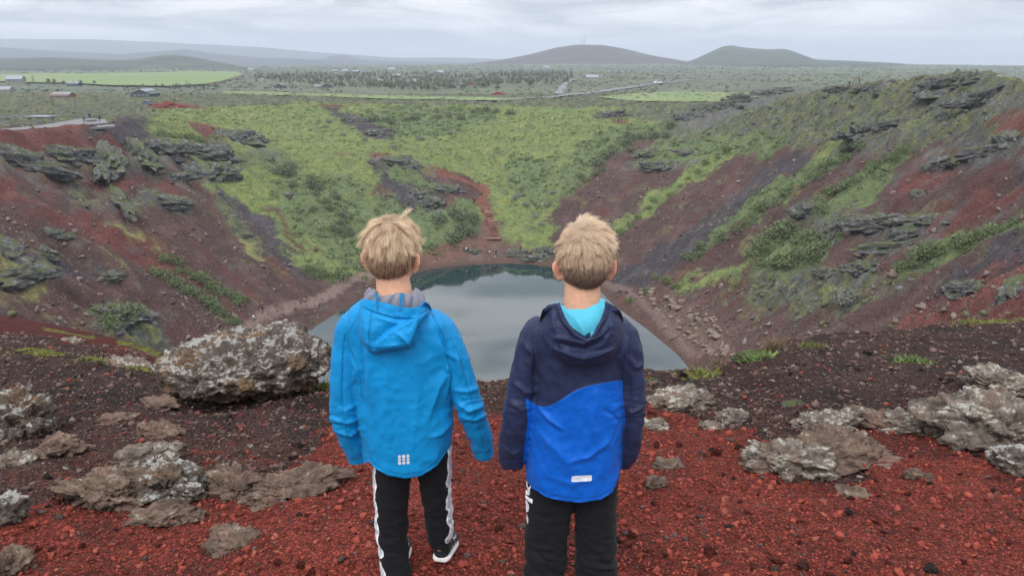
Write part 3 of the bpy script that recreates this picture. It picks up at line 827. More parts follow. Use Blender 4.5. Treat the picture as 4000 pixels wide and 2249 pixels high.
def m_lava(name, base, dark, lichen, l_amt, moss=None, sc=1.0, warm=None, upw=.07):
    t = NT(name); p = t.obj() if False else t.pos()
    g = t.new("NewGeometry"); sx = t.new("SeparateXYZ"); t.l.new(g.outputs["Normal"], sx.inputs[0]); up = sx.outputs["Z"]
    n1 = t.noise(p, 5 * sc, 6, .65); n2 = t.noise(p, 22 * sc, 5, .65); n3 = t.noise(p, 2.2 * sc, 4, .6); n4 = t.noise(p, 70 * sc, 3, .6)
    c = t.mix(t.rng(n1, .35, .65), dark, base)
    if warm: c = t.mix(t.rng(n3, .52, .68), c, warm)
    c = t.mix(1, c, t.ramp(n2, [(.3, (.55, .55, .55)), (.5, (1, 1, 1)), (.75, (1.35, 1.33, 1.3))]), 'MULTIPLY')
    s = t.math('ADD', t.math('ADD', t.math('MULTIPLY', n1, .68), t.math('MULTIPLY', n2, .32)), t.math('MULTIPLY', up, upw))
    l = t.rng(s, .64 - l_amt, .70 - l_amt)
    lc = t.mix(t.rng(n4, .35, .65), tuple(q * .7 for q in lichen), lichen)
    c = t.mix(t.math('MULTIPLY', l, .9), c, lc)
    if moss:
        m = t.rng(t.math('ADD', t.math('MULTIPLY', up, .4), t.math('MULTIPLY', n3, 1.0)), .74, .90)
        mc = t.mix(t.rng(n2, .3, .7), tuple(q * .55 for q in moss), moss)
        c = t.mix(m, c, mc)
    h = t.math('ADD', t.math('MULTIPLY', n2, .7), t.math('MULTIPLY', n4, .4))
    return t.out(c, .93, t.bump(h, 1.0, .055 / sc), .15)
MAT_BOULDER = m_lava("lichen lava", (.185, .150, .120), (.085, .068, .057), (.43, .42, .39), .046, warm=(.20, .125, .075), sc=1.9, upw=.12)
MAT_BROWNROCK = m_lava("brown lava", (.205, .142, .106), (.100, .068, .054), (.42, .40, .35), -.006, warm=(.19, .115, .088), sc=2.2)
MAT_PALE = m_lava("pale lichen lava", (.255, .212, .170), (.120, .096, .080), (.48, .46, .40), .026, sc=2.0, upw=.10, warm=(.20, .135, .10))
MAT_OUTCROP = m_lava("mossy outcrop", (.165, .163, .155), (.075, .074, .074), (.32, .32, .31), .045, (.120, .134, .056), sc=.22)
MAT_OUTDARK = m_lava("dark outcrop", (.150, .148, .144), (.066, .064, .066), (.30, .30, .295), .04, (.105, .118, .054), sc=.22)
MAT_TANROCK = m_lava("tan block", (.260, .200, .160), (.150, .110, .090), (.32, .29, .25), -.03, sc=.3)

def place_rock(name, me, mat, u, v, w, h, label, cat="rock", group=None, dy=1.0, rz=0.0, sink=.25, y0=1.2, far=False, tilt=(0, 0)):
    """rock whose outline is w x h sheet px; u, v: middle of its foot line"""
    p = hs(u, v - h * .45) if far else hd(u, v, y0)
    dep = p[1] * CP + (CAM_Z - p[2]) * SP; k = dep / FPX * DS
    sx, sz = w * k / 2, h * k / 2
    o = bpy.data.objects.new(name, me); COL.objects.link(o)
    if not me.materials: me.materials.append(mat)
    o.scale = (sx, sx * dy, sz); o.rotation_euler = (tilt[0], tilt[1], rz)
    if far:        # a knuckle of bedrock lying in the slope
        e = 2.5; gx = (slope_z(p[0] + e, p[1]) - slope_z(p[0] - e, p[1])) / (2 * e); gy = (slope_z(p[0], p[1] + e) - slope_z(p[0], p[1] - e)) / (2 * e)
        n_ = Vector((-gx, -gy, 1.0)).normalized(); n_ = (n_ + Vector((0, 0, .35))).normalized()
        X_ = Vector((0, 0, 1)).cross(n_).normalized(); X_ = X_ if X_.x > 0 else -X_; X_ = (X_ * .6 + (Vector((1, 0, 0)) - n_ * n_.x) * .4).normalized(); Y_ = n_.cross(X_)
        R_ = Matrix((X_, Y_, n_)).transposed() @ Matrix.Rotation(rz * .5, 3, 'Z')
        o.rotation_euler = R_.to_euler(); o.scale = (sx * 1.05 / max(abs(X_.x), .72), sz * 1.35, min(sx, sz * 1.6) * .60)
        o.location = (p[0], p[1], p[2] - .05 * sz)
    else:
        gz = near_surface(np.array([p[0]]), np.array([p[1] + sx * dy * .3]))[0]
        o.location = (p[0], p[1] + sx * dy * .35, gz + sz * (1 - 2 * sink))
    tag(o, label, cat, group)
    return o
def rock_me(name, sub, seed, mat, scale_noise=1.0, **kw):
    p, f = rock_shape(sub, seed, **kw)
    me = new_mesh(name, p, f, smooth=False); me.materials.append(mat)
    return me

# --- rocks of the near rim, each shaped in real size
_HI = {}
def hi_ico(k):
    if k not in _HI: _HI[k] = ico(k)
    return _HI[k]
def real_rock(name, dims, sub, seed, mat, jag=1.0, boulder=False):
    """jagged porous lava rock; dims: half sizes in metres"""
    v, f = hi_ico(sub); o = np.array([seed * 1.7 + 4.2, seed * .9 + 1.1, seed * 2.3 + 7.7]); dims = np.asarray(dims, float)
    r = 1 + (.20 if boulder else .40) * fbm(v * 1.3 + o, 3)
    w1, w2, c1 = worley(v * 1.9 + o); r += (.20 if boulder else .22) * (w2 - w1 - .35)
    if not boulder:
        w3, w4, c2 = worley(v * 2.6 + o); w5, w6, c3 = worley(v * 6.0 + o)
        r += .34 * (_cellrand[c2] - .5) + .14 * (_cellrand[c3] - .5)
    p = v * r[:, None]
    p[:, 2] = np.where(p[:, 2] < -.55, -.55 + (p[:, 2] + .55) * .3, p[:, 2])
    if boulder:        # thicker to the right, a nose on the left, an undercut foot
        p[:, 2] *= 1 + .30 * p[:, 0] * (p[:, 2] > 0)
        p[:, 2] += (.12 * np.exp(-((p[:, 0] + .78) / .16) ** 2) - .12 * np.exp(-((p[:, 0] + .45) / .16) ** 2)) * (p[:, 2] > 0)
        p[:, :2] *= (1 - .20 * sstep(-.1, -.6, p[:, 2]))[:, None]
    q = p * dims
    k = (dims[0] / .66) ** .55; fr = 1 / (dims[0] / .66) ** .45
    s = fbm(q * 7 * fr + o, 4) * .042 + (ridged(q * 10 * fr + o, 5) - .62) * (.075 if boulder else .048)
    a1, a2, _ = worley(q * 20 * fr + o); s -= .030 * np.exp(-(a1 / .28) ** 2) - .020 * (a2 - a1)
    b1, b2, _ = worley(q * 46 * fr + o); s -= .013 * np.exp(-(b1 / .28) ** 2) - .008 * (b2 - b1)
    nrm = v / dims; nrm /= np.linalg.norm(nrm, axis=1)[:, None]
    q = q + nrm * (s * k * jag)[:, None]
    me = new_mesh(name, q, f); me.materials.append(mat)
    return me
ob = obj("boulder", real_rock("boulder", (.67, .42, .26), 7, 0.0, MAT_BOULDER, 1.0, True), None, None, tuple(ad(618, 922, 5.15)))
ob.rotation_euler = (0, math.radians(-4), math.radians(4))
tag(ob, "big lava boulder crusted with white lichen beside the boy in bright blue", "boulder")
def near_rock(name, u, v, w, h, mat, sub, label, dy, sink, i):
    p = hd(u, v); dep = p[1] * CP + (CAM_Z - p[2]) * SP; k = dep / FPX * DS
    sx, sz = w * k / 2, h * k / 2; sy = sx * dy
    me = real_rock(name, (sx, sy, sz), sub, 3.3 + i * 1.37, mat, .85)
    gz = near_surface(np.array([p[0]]), np.array([p[1] + sy * .4]))[0]
    o = obj(name, me, None, None, (p[0], p[1] + sy * .45, gz + sz * (1 - 2 * sink))); o.rotation_euler = ((i * .37) % .24 - .12, (i * .53) % .3 - .15, (i * .7) % .7 - .35)
    return tag(o, label, "rock", "loose rocks on the rim")
_N = [
    ("rock", 30, 1090, 150, 170, MAT_BOULDER, 5, "dark boulder with thick white lichen cut by the left picture edge", .9, .2),
    ("rock", 400, 1252, 190, 120, MAT_BOULDER, 5, "knobbly brown outcrop topped with white lichen, left of the boys", .7, .25),
    ("rock", 265, 1268, 230, 100, MAT_BROWNROCK, 5, "brown shoulder of the knobbly left outcrop, lower and farther left", .6, .3),
    ("rock", 350, 1175, 150, 62, MAT_PALE, 4, "white-topped crest behind the knobbly left outcrop", .6, .35),
    ("rock", 140, 1160, 120, 62, MAT_BROWNROCK, 4, "reddish brown rock behind the knobbly left outcrop", .7, .3),
    ("rock", 585, 1250, 170, 75, MAT_BROWNROCK, 5, "brown rock between the knobbly outcrop and the boy in bright blue", .6, .3),
    ("rock", 735, 1262, 240, 80, MAT_BROWNROCK, 5, "flat brown rock half sunk in red gravel near the blue sleeve", .7, .35),
    ("rock", 395, 1312, 150, 60, MAT_BROWNROCK, 4, "low grey-brown slab in red gravel below the knobbly outcrop", .6, .4),
    ("rock", 480, 1308, 60, 50, MAT_BROWNROCK, 4, "rounded brown stone beside the low grey-brown slab", .8, .35),
    ("rock", 590, 1385, 130, 62, MAT_BROWNROCK, 4, "pale patch of sunken rock in red gravel near the striped trousers", .8, .42),
    ("rock", 22, 1185, 95, 60, MAT_PALE, 4, "white-topped rock at the left picture edge above the red gravel", .8, .3),
    ("rock", 15, 1325, 80, 110, MAT_BOULDER, 4, "grey crusted rock at the left picture edge beside red gravel", .9, .25),
    ("rock", 12, 1432, 90, 90, MAT_BROWNROCK, 4, "brown rock in the lower left picture corner", .9, .3),
    ("rock", 395, 1112, 110, 42, MAT_BROWNROCK, 4, "small crusty rock on brown gravel below the big boulder", .7, .35),
    ("rock", 285, 1062, 90, 36, MAT_BROWNROCK, 4, "low tan rock on dark gravel left of the big boulder", .7, .35),
    ("rock", 400, 1030, 90, 30, MAT_BROWNROCK, 3, "dark reddish stone at the left foot of the big boulder", .6, .35),
    ("rock", 1995, 1195, 190, 104, MAT_PALE, 5, "pale rough outcrop end rising from red gravel at centre right", .8, .3),
    ("rock", 2085, 1090, 170, 78, MAT_PALE, 5, "pale crusted ridge of rock bordering the brown gravel", .6, .3),
    ("rock", 2215, 1078, 150, 62, MAT_BROWNROCK, 4, "brown middle part of the pale crusted ridge", .6, .35),
    ("rock", 2120, 1165, 300, 70, MAT_BROWNROCK, 5, "low pinkish brown slab in front of the pale crusted ridge", .7, .38),
    ("rock", 2290, 1085, 170, 60, MAT_PALE, 4, "pale rock linking the crusted ridge to the big right boulder", .6, .3),
    ("rock", 2505, 1125, 250, 165, MAT_PALE, 5, "largest white-crusted boulder at the right picture edge", .8, .25),
    ("rock", 2530, 985, 170, 76, MAT_PALE, 5, "upper pale rock behind the largest right boulder", .7, .3),
    ("rock", 2575, 1190, 120, 80, MAT_BOULDER, 4, "dark crusted rock below the largest right boulder at the edge", .9, .3),
    ("rock", 1700, 1030, 170, 55, MAT_PALE, 4, "pale ridge of rock just right of the navy sleeve", .5, .35),
    ("rock", 1642, 1072, 66, 36, MAT_PALE, 4, "small pale rock in red gravel by the navy sleeve", .8, .35),
    ("rock", 1800, 1082, 62, 28, MAT_PALE, 4, "small pale rock where red gravel meets brown", .8, .35),
    ("rock", 1850, 1062, 80, 40, MAT_PALE, 4, "crusted pale rock left of the outcrop end", .7, .35),
    ("rock", 1680, 1175, 70, 34, MAT_BROWNROCK, 3, "flat crusted stone in red gravel right of the royal blue jacket", .8, .38),
    ("rock", 1652, 1235, 44, 40, MAT_BROWNROCK, 3, "round dark stone in red gravel right of the reflective tag", .9, .3),
    ("rock", 2145, 1240, 70, 30, MAT_BROWNROCK, 3, "low crusted stone in the red gravel slope at right", .8, .4),
    ("rock", 2320, 1205, 60, 34, MAT_BROWNROCK, 3, "half buried stone below the big right boulder", .8, .4),
    ("rock", 1640, 968, 40, 26, MAT_OUTDARK, 3, "dark red lump on the rim edge right of the navy sleeve", .8, .25),
    ("rock", 1895, 905, 90, 36, MAT_OUTDARK, 4, "dark ledge on the rim under the dry grass", .6, .35),
    ("rock", 2000, 1015, 60, 22, MAT_OUTDARK, 3, "dark stone in the brown gravel slope", .7, .35),
    ("rock", 320, 925, 120, 36, MAT_PALE, 4, "pale crusted rock on the moss line at left", .5, .35),
    ("rock", 175, 862, 60, 26, MAT_PALE, 3, "pale rock beside the red strip at left", .6, .35),
]
for i, (nm, u, v, w, h, mat, sub, lab, dy, sink) in enumerate(_N):
    near_rock(nm, u, v, w * 1.12, h * .9, mat, sub + 1, lab, dy, sink + .07, i)

# --- outcrops on the crater walls
_V = {m.name: [rock_me("outcrop", 5, 40 + 3.1 * k + 11 * j, m, rough=.55, facet=.45, pits=.08, strata=.9) for k in range(6)] for j, m in enumerate((MAT_OUTCROP, MAT_OUTDARK))}
_O = [
    (50, 432, 150, 60, 1, "grey lava cliff at the left end of the ledge band"), (190, 412, 90, 48, 1, "dark cliff block in the left ledge band"), (270, 432, 160, 62, 0, "broad lichen-grey cliff in the left ledge band"),
    (350, 425, 120, 66, 0, "steep grey cliff below the red rim platform"), (420, 405, 90, 56, 1, "jagged dark cliff where the left ledge band bends"), (500, 402, 110, 50, 0, "mossy cliff step right of the left ledge band"),
    (545, 405, 80, 56, 1, "dark cliff tower above the green gully"), (600, 382, 80, 74, 1, "tall black crag beside the red scar"), (640, 372, 60, 40, 0, "mossy crag stepping down from the black crag"), (555, 455, 90, 52, 0, "overhanging mossy cliff below the crags"), (480, 452, 80, 44, 0, "mossy block in the green gully"),
    (440, 462, 60, 30, 1, "dark spike of rock under the ledge band"), (300, 518, 150, 34, 0, "long low ledge across the red left wall"), (420, 525, 100, 36, 0, "low ledge right of the long low ledge"), (190, 510, 90, 26, 0, "small ledge left of the long low ledge"),
    (15, 690, 80, 120, 0, "tall mossy crag at the left picture edge"), (60, 715, 110, 52, 0, "mossy hump at the foot of the left edge crag"), (110, 645, 70, 30, 1, "dark stone pile on the left wall"), (140, 600, 60, 24, 1, "small dark ledge on the upper left wall"), (285, 705, 50, 24, 0, "moss-topped boulder on the dark streak"), (230, 800, 34, 24, 1, "lone grey boulder below the left wall"),
    (310, 815, 100, 56, 0, "mossy boulder under the bush at lower left"), (730, 502, 26, 18, 1, "single dark boulder in the green slope"), (615, 600, 24, 14, 1, "small boulder on the red scree"), (900, 318, 60, 26, 1, "dark rock rib below the far red patch"), (960, 345, 70, 24, 1, "lower end of the far dark rock rib"),
    (1000, 425, 90, 30, 1, "dark crest of the central spur"), (1085, 528, 56, 40, 1, "grey slabs on the central spur"), (1050, 505, 40, 30, 1, "upper grey slab on the central spur"), (1130, 485, 60, 24, 0, "mossy rib of the central spur"),
    (1735, 318, 90, 40, 1, "lower end of the long rock wall on the right ridge"), (1800, 300, 110, 48, 1, "middle block of the long rock wall on the right ridge"), (1865, 275, 100, 44, 1, "upper block of the long rock wall on the right ridge"), (1925, 255, 80, 34, 1, "broken top of the long rock wall"), (1968, 248, 40, 40, 1, "upright pale slab on the ridge crest"),
    (1530, 305, 70, 28, 1, "dark knoll on the far slope by a walker"), (1660, 430, 90, 30, 0, "grey crag at the head of the red gully"), (1720, 400, 80, 28, 0, "mossy crag above the brown gully"), (1620, 400, 60, 26, 0, "small crag above the red gully"),
    (2400, 236, 130, 56, 0, "big mossy mound on the ridge skyline"), (2340, 236, 70, 40, 0, "rounded block left of the mossy mound"), (2470, 262, 110, 44, 1, "grey blocks right of the mossy mound"), (2190, 372, 120, 84, 1, "dark cave crag below the right ridge"), (2140, 360, 60, 40, 0, "mossy crag beside the cave"), (2240, 330, 110, 34, 0, "tilted slab above the cave"),
    (2110, 232, 60, 20, 1, "rocks on the ridge below the walkers"), (2200, 228, 80, 20, 1, "rocks on the ridge right of the walkers"), (2030, 545, 60, 40, 1, "grey block at the left end of the right ledge"), (2110, 580, 120, 44, 1, "white-streaked cliff under the shrubs of the right ledge"), (2200, 575, 120, 40, 1, "long grey cliff of the right ledge"), (2300, 572, 120, 34, 0, "mossy end of the right ledge"),
    (2260, 628, 140, 26, 0, "thin lower ledge on the right wall"), (2280, 608, 60, 40, 1, "round boulder under the right ledge"), (2357, 430, 46, 42, 1, "upright grey boulder high on the right wall"), (2310, 505, 40, 30, 1, "leaning grey boulder on the red band"), (2480, 400, 130, 40, 1, "dark ledges near the right picture edge"), (2540, 370, 110, 40, 0, "mossy ledge at the right picture edge"),
    (2425, 742, 60, 40, 0, "mossy lump on the red slope at right"), (2545, 772, 120, 60, 0, "large moss-edged boulder at the right picture edge"), (2170, 690, 60, 40, 0, "mossy boulder pile below the shrubs"), (2080, 700, 50, 30, 0, "small boulder pile at the foot of the shrubs"),
    (1305, 650, 60, 26, 1, "dark lava block on the far beach"), (1350, 660, 70, 24, 1, "long dark block at the water's edge"), (1375, 645, 50, 30, 1, "dark block beside the far beach scrub"), (1195, 640, 34, 14, 1, "flat dark block with hikers on the beach"),
]
for i, (u, v, w, h, k, lab) in enumerate(_O):
    m = (MAT_OUTCROP, MAT_OUTDARK)[k]; me = _V[m.name][i % 6]
    place_rock("outcrop", me, m, u, v, w * 1.0, h * .95, lab, "rock outcrop", "outcrops on the crater walls", dy=.55, rz=(i * 1.3) % .8 - .4, sink=.28, y0=16, far=True, tilt=((i * .37) % .3 - .15, (i * .53) % .4 - .2))
# --- fallen blocks above the right shore
_T = [rock_me("fallen_block", 2, 80 + 5 * k, MAT_TANROCK, rough=.3, facet=.45) for k in range(5)]
_tp = poly_w([(1600, 738), (1650, 735), (1720, 745), (1790, 790), (1850, 850), (1850, 900), (1800, 905), (1740, 860), (1690, 810), (1640, 775)])
g = np.random.default_rng(4); cnt = 0
while cnt < 150:
    q = _tp.min(0) + g.random(2) * (_tp.max(0) - _tp.min(0))
    if not inside(_tp, q[:1], q[1:])[0]: continue
    s = .22 + .75 * g.random() ** 3
    o = bpy.data.objects.new("fallen_block", _T[cnt % 5]); COL.objects.link(o)
    z = fast_z(q[0], q[1])
    o.location = (q[0], q[1], z + .2 * s); o.scale = (s * g.uniform(.9, 1.6), s, s * g.uniform(.45, .8)); o.rotation_euler = (g.normal() * .25, g.normal() * .25, g.random() * 6)
    tag(o, "pale angular block in the rockfall above the right lakeshore", "rock", "fallen blocks above the right shore")
    cnt += 1
for (u, v, w, h, lab) in [(1830, 880, 26, 14, "long pale block standing alone near the water"), (1740, 795, 30, 14, "largest pale slab in the right rockfall"), (2370, 680, 34, 24, "tan boulder below the right shrubs"), (2250, 690, 34, 26, "tan cube of rock on the right slope"), (2160, 655, 34, 22, "tan boulder at the edge of the big shrub patch"), (2330, 760, 40, 18, "pale slab lying on the red slope"), (2260, 800, 36, 12, "flat pale slab on the lower red slope")]:
    place_rock("fallen_block", _T[int(u) % 5], MAT_TANROCK, u, v, w, h, lab, "rock", "fallen blocks on the right wall", dy=.8, rz=.4, sink=.3, y0=16)

# --- joined small stones: on the walls and underfoot
def scatter_mesh(name, pos, size, cols, seed, variants=10, flat=(.55, .95), mat=None, label="", sub0=True):
    g = np.random.default_rng(seed)
    bv, bf = ico(1)
    vs_ = []
    for k in range(variants):
        b = bv * (1 + .55 * (g.random((len(bv), 1)) - .5)) + g.normal(size=bv.shape) * .20
        vs_.append(b)
    V = np.array(vs_); n = len(pos); idx = g.integers(0, variants, n)
    sc = np.stack([size * g.uniform(.8, 1.45, n), size * g.uniform(.7, 1.1, n), size * g.uniform(flat[0], flat[1], n)], 1)
    a = g.random(n) * 6.283; ca, sa = np.cos(a), np.sin(a)
    P = V[idx] * sc[:, None, :]
    X = P[..., 0] * ca[:, None] - P[..., 1] * sa[:, None]; Y = P[..., 0] * sa[:, None] + P[..., 1] * ca[:, None]
    Z = P[..., 2] + X * (g.normal(size=n) * .25)[:, None] + Y * (g.normal(size=n) * .25)[:, None]
    P = np.stack([X, Y, Z], 2) + pos[:, None, :]
    m = len(bv); F = (bf[None] + (np.arange(n) * m)[:, None, None]).reshape(-1, 3)
    me = new_mesh(name, P.reshape(-1, 3), F, smooth=False)
    vcol(me, np.repeat(cols, m, 0))
    return tag(obj(name, me, mat), label, kind="stuff")
def m_stone():
    t = NT("scoria stones"); p = t.pos(); n = t.noise(p, 130, 4, .65)
    c = t.mix(1, t.attr("Col"), t.ramp(n, [(.3, (.6, .6, .6)), (.5, (1, 1, 1)), (.75, (1.3, 1.25, 1.2))]), 'MULTIPLY')
    return t.out(c, .92, t.bump(n, .6, .006), .15)
MAT_STONE = m_stone()
def stone_cols(x, y, g):
    r = near_red(x, y); n = len(x)
    red = np.array((.235, .050, .034)) * g.uniform(.4, 1.25, n)[:, None]
    red = np.where((g.random(n) < .11)[:, None], np.array((.070, .048, .044)) * g.uniform(.6, 1.6, n)[:, None], red)
    red = np.where((g.random(n) < .10)[:, None], np.array((.25, .075, .050)) * g.uniform(.8, 1.2, n)[:, None], red)
    bro = np.array((.092, .060, .050)) * g.uniform(.5, 1.7, n)[:, None]
    bro = np.where((g.random(n) < .05)[:, None], np.array((.21, .055, .04)), bro)
    bro = np.where((g.random(n) < .05)[:, None], np.array((.19, .165, .14)), bro)
    return np.where((g.random(n) < r)[:, None], red, bro)
g = np.random.default_rng(9)
n = 31000
yy = np.exp(g.uniform(math.log(1.55), math.log(11.5), n)); aa = np.tan(g.uniform(-math.atan(.95), math.atan(.95), n)); xx = aa * yy
ok = near_z(xx, yy)[1] < np.where(aa < -.25, 5.0, .8)
xx, yy = xx[ok], yy[ok]; n = len(xx)
sz = np.clip(.0040 * g.random(n) ** -.36, .0038, .015) * (.55 + .22 * yy)
zz = near_surface(xx, yy)
scatter_mesh("gravel", np.stack([xx, yy, zz + sz * .25], 1), sz, stone_cols(xx, yy, g), 5, mat=MAT_STONE, label="red and brown scoria pebbles covering the rim")
# the larger stones, each on its own
_S = {}
for cn, rgb in (("red", (.165, .036, .025)), ("rust", (.130, .045, .034)), ("dark", (.060, .045, .043)), ("brown", (.12, .075, .060))):
    t = NT("scoria " + cn); p = t.obj(); nn_ = t.noise(p, 3.5, 5, .7); v_ = t.voro(p, 5.0)
    c = t.mix(t.rng(nn_, .3, .7), tuple(q * .55 for q in rgb), tuple(q * 1.3 for q in rgb))
    m = t.out(c, .93, t.bump(t.math('ADD', nn_, t.math('MULTIPLY', v_, .5)), .9, .25), .15)
    _S[cn] = [rock_me("scoria_stone", 3, 200 + 7 * k + len(cn), m, rough=.6, facet=.8) for k in range(4)]
yc = np.exp(g.uniform(math.log(1.75), math.log(7.0), 900)); xc = g.uniform(-.85, .85, 900) * yc
ok = (near_z(xc, yc)[1] < .1) & ~((np.abs(xc + .36) < .28) & (np.abs(yc - 2.25) < .2)) & ~((np.abs(xc - .25) < .26) & (np.abs(yc - 2.12) < .2))
xc, yc = xc[ok][:290], yc[ok][:290]; rc_ = near_red(xc, yc) > g.random(len(xc)); zc_ = near_surface(xc, yc)
for cnt, (x, y, r, z) in enumerate(zip(xc, yc, rc_, zc_)):
    cn = ("red" if g.random() < .62 else "rust" if g.random() < .5 else "dark") if r else ("brown" if g.random() < .6 else "dark")
    s = (.0080 + .013 * g.random() ** 2.8) * (.75 + .14 * y)
    o = bpy.data.objects.new("scoria_stone", _S[cn][cnt % 4]); COL.objects.link(o)
    o.location = (x, y, z + s * .25); o.scale = (s * g.uniform(1, 1.5), s, s * g.uniform(.6, .95)); o.rotation_euler = (g.normal() * .3, g.normal() * .3, g.random() * 6)
    tag(o, {"red": "bright red scoria stone on the gravel of the rim", "rust": "dull rust-brown scoria stone on the red gravel", "dark": "blackish scoria stone on the gravel of the rim", "brown": "brown scoria stone on the dark gravel"}[cn], "stone", cn + " scoria stones on the rim")
# stones on the walls
n = 11500; yy = g.uniform(60, 300, n * 2); xx = g.uniform(-.72, .72, n * 2) * yy
zz = ground_z(xx, yy); cls, _, _ = cover(xx, yy, zz)
ok = (zz > LAKE_Z + .5) & np.isin(cls, (C_BROWN, C_TAN, C_DARK, C_ROCK, C_RED, C_OLIVE)) & (fbm(P3(xx, yy, 2.0, .09), 3) > g.normal(size=len(xx)) * .35 - .12 - .35 * (cls == C_OLIVE))
xx, yy, zz = xx[ok][:n], yy[ok][:n], zz[ok][:n]; n = len(xx)
sz = np.clip(.13 * g.random(n) ** -.5, .13, .6)
cc = np.array((.150, .118, .102)) * g.uniform(.4, 1.6, n)[:, None]; cc = np.where((g.random(n) < .08)[:, None], np.array((.12, .12, .06)), cc); ol = cls[ok][:n] == C_OLIVE; cc = np.where(ol[:, None], np.array((.10, .10, .096)) * g.uniform(.45, 1.6, n)[:, None], cc); cc = np.where((ol & (g.random(n) < .25))[:, None], np.array((.105, .116, .056)), cc); sz = np.where(ol, sz * 1.3, sz)
scatter_mesh("rubble", np.stack([xx, yy, zz + sz * .3], 1), sz, cc, 6, mat=MAT_STONE, label="scattered stones on the scree of the crater walls")
# ================================================================== vegetation
def m_leaf(name="leaves"):
    t = NT(name); c = t.attr("Col"); p = t.pos(); n = t.noise(p, 3.0, 3)
    c = t.mix(1, c, t.ramp(n, [(.3, (.7, .72, .7)), (.7, (1.25, 1.22, 1.2))]), 'MULTIPLY')
    t.b.inputs["Subsurface Weight"].default_value = 0.0
    return t.out(c, .8, None, .2)
MAT_LEAF = m_leaf()
def leaf_cloud(g, n, rad, leaf, dome=True):
    """n small triangles through a lumpy dome of half size rad (3)"""
    d = g.normal(size=(n, 3)); d /= np.linalg.norm(d, axis=1)[:, None]
    if dome: d[:, 2] = np.abs(d[:, 2])
    r = g.random(n) ** .45
    lump = 1 + .35 * pnoise(d * 2.2 + g.random(3) * 50)
    c = d * (r * lump)[:, None] * np.asarray(rad)
    a = g.normal(size=(n, 3)); a[:, 2] *= .5; a /= np.linalg.norm(a, axis=1)[:, None]
    b = np.cross(a, d + g.normal(size=(n, 3)) * .6); b /= np.linalg.norm(b, axis=1)[:, None] + 1e-9
    s = leaf * g.uniform(.6, 1.4, n)[:, None]
    V = np.stack([c - a * s * .6 - b * s * .3, c + a * s * .6 - b * s * .3, c + b * s * .75], 1)
    shade = .45 + .75 * np.clip(r * (.45 + .55 * d[:, 2]), 0, 1) + g.normal(size=n) * .12
    return V.reshape(-1, 3), np.arange(3 * n).reshape(-1, 3), np.repeat(shade, 3), r
GREENS = {"willow": (.122, .162, .070), "grey": (.190, .205, .170), "bright": (.135, .182, .060), "dark": (.108, .140, .078), "dry": (.150, .120, .075)}
def shrub_mesh(seed, kind, n=420):
    g = np.random.default_rng(seed)
    V, F, sh, r = leaf_cloud(g, n, (1, 1, .78), .12)
    me = new_mesh("shrub", V, F, smooth=False)
    c = np.array(GREENS[kind]); tw = np.repeat(g.random(n) < .10, 3)
    col = c[None] * (.75 + .5 * np.repeat(g.random(n), 3))[:, None]
    col = np.where(tw[:, None], np.array((.13, .09, .07)), col)
    vcol(me, np.clip(col, 0.01, .5)); me.materials.append(MAT_LEAF)
    return me
_SH = {k: [shrub_mesh(50 + 7 * i + j, k) for i in range(4)] for j, k in enumerate(GREENS)}
def shrub(u, v, w, h, kind, label, group, i=0, y0=16):
    p = hs(u, v); dep = p[1] * CP + (CAM_Z - p[2]) * SP; k = dep / FPX * DS
    o = bpy.data.objects.new("shrub", _SH[kind][i % 4]); COL.objects.link(o)
    s = w * k / 2
    o.location = (p[0], p[1] + s * .3, slope_z(p[0], p[1] + s * .3) - .05 * s); o.scale = (s, s * .9, h * k / .78); o.rotation_euler = (0, 0, i * 1.7)
    return tag(o, label, "shrub", group)
_i = 0
g = np.random.default_rng(77)
ORD = "first second third fourth fifth sixth seventh eighth ninth tenth eleventh twelfth thirteenth fourteenth fifteenth sixteenth seventeenth eighteenth nineteenth twentieth twenty-first twenty-second".split()
def row(pts, n, w, kind, label, group, jit=7):
    global _i
    P = np.array(pts, float); t = np.linspace(0, 1, len(P))
    q = np.linspace(0, 1, n); Q = np.stack([np.interp(q, t, P[:, 0]) + g.normal(size=n) * jit, np.interp(q, t, P[:, 1]) + g.normal(size=n) * jit * .5], 1)
    Q = Q[np.argsort(Q[:, 0])]
    for k, (u, v) in enumerate(Q):
        s = w * g.uniform(.7, 1.3); shrub(u, v, s, s * .48, kind, "%s, %s from its left end" % (label, ORD[k]), group, _i); _i += 1
row([(405, 655), (470, 690), (540, 730), (600, 765)], 13, 46, "willow", "willow shrub in the upper shrub row on the left wall", "upper shrub row on the left wall", 5)
row([(395, 690), (470, 735), (540, 780), (590, 815)], 13, 42, "willow", "willow shrub in the lower shrub row on the left wall", "lower shrub row on the left wall", 5)
row([(270, 815), (330, 790)], 4, 60, "willow", "bush on the mossy boulder at lower left", "bushes on the mossy boulder at lower left", 10)
row([(780, 690), (840, 705)], 4, 50, "willow", "round bush at the left shore", "bushes at the left shore", 8)
row([(1905, 640), (1960, 600), (2040, 605), (2090, 640), (2000, 665), (1920, 670)], 18, 62, "willow", "dense green shrub in the patch below the right ledge", "shrub patch below the right ledge", 14)
row([(2270, 690), (2330, 655), (2410, 630), (2470, 600), (2540, 570)], 15, 52, "willow", "green shrub in the slanting band on the right wall", "slanting shrub band on the right wall", 9)
row([(2125, 770), (2150, 755)], 3, 62, "grey", "grey-green bush alone on the lower right scree", "bushes alone on the lower right scree", 5)
row([(1745, 655), (1830, 600), (1930, 530), (2040, 455), (2130, 400), (2165, 365)], 22, 42, "willow", "green shrub in the long rib right of the dark scree", "long shrub rib right of the dark scree", 8)
row([(2050, 545), (2110, 480), (2200, 430), (2270, 385)], 18, 44, "willow", "green shrub in the rib above the right ledge", "shrub rib above the right ledge", 10)
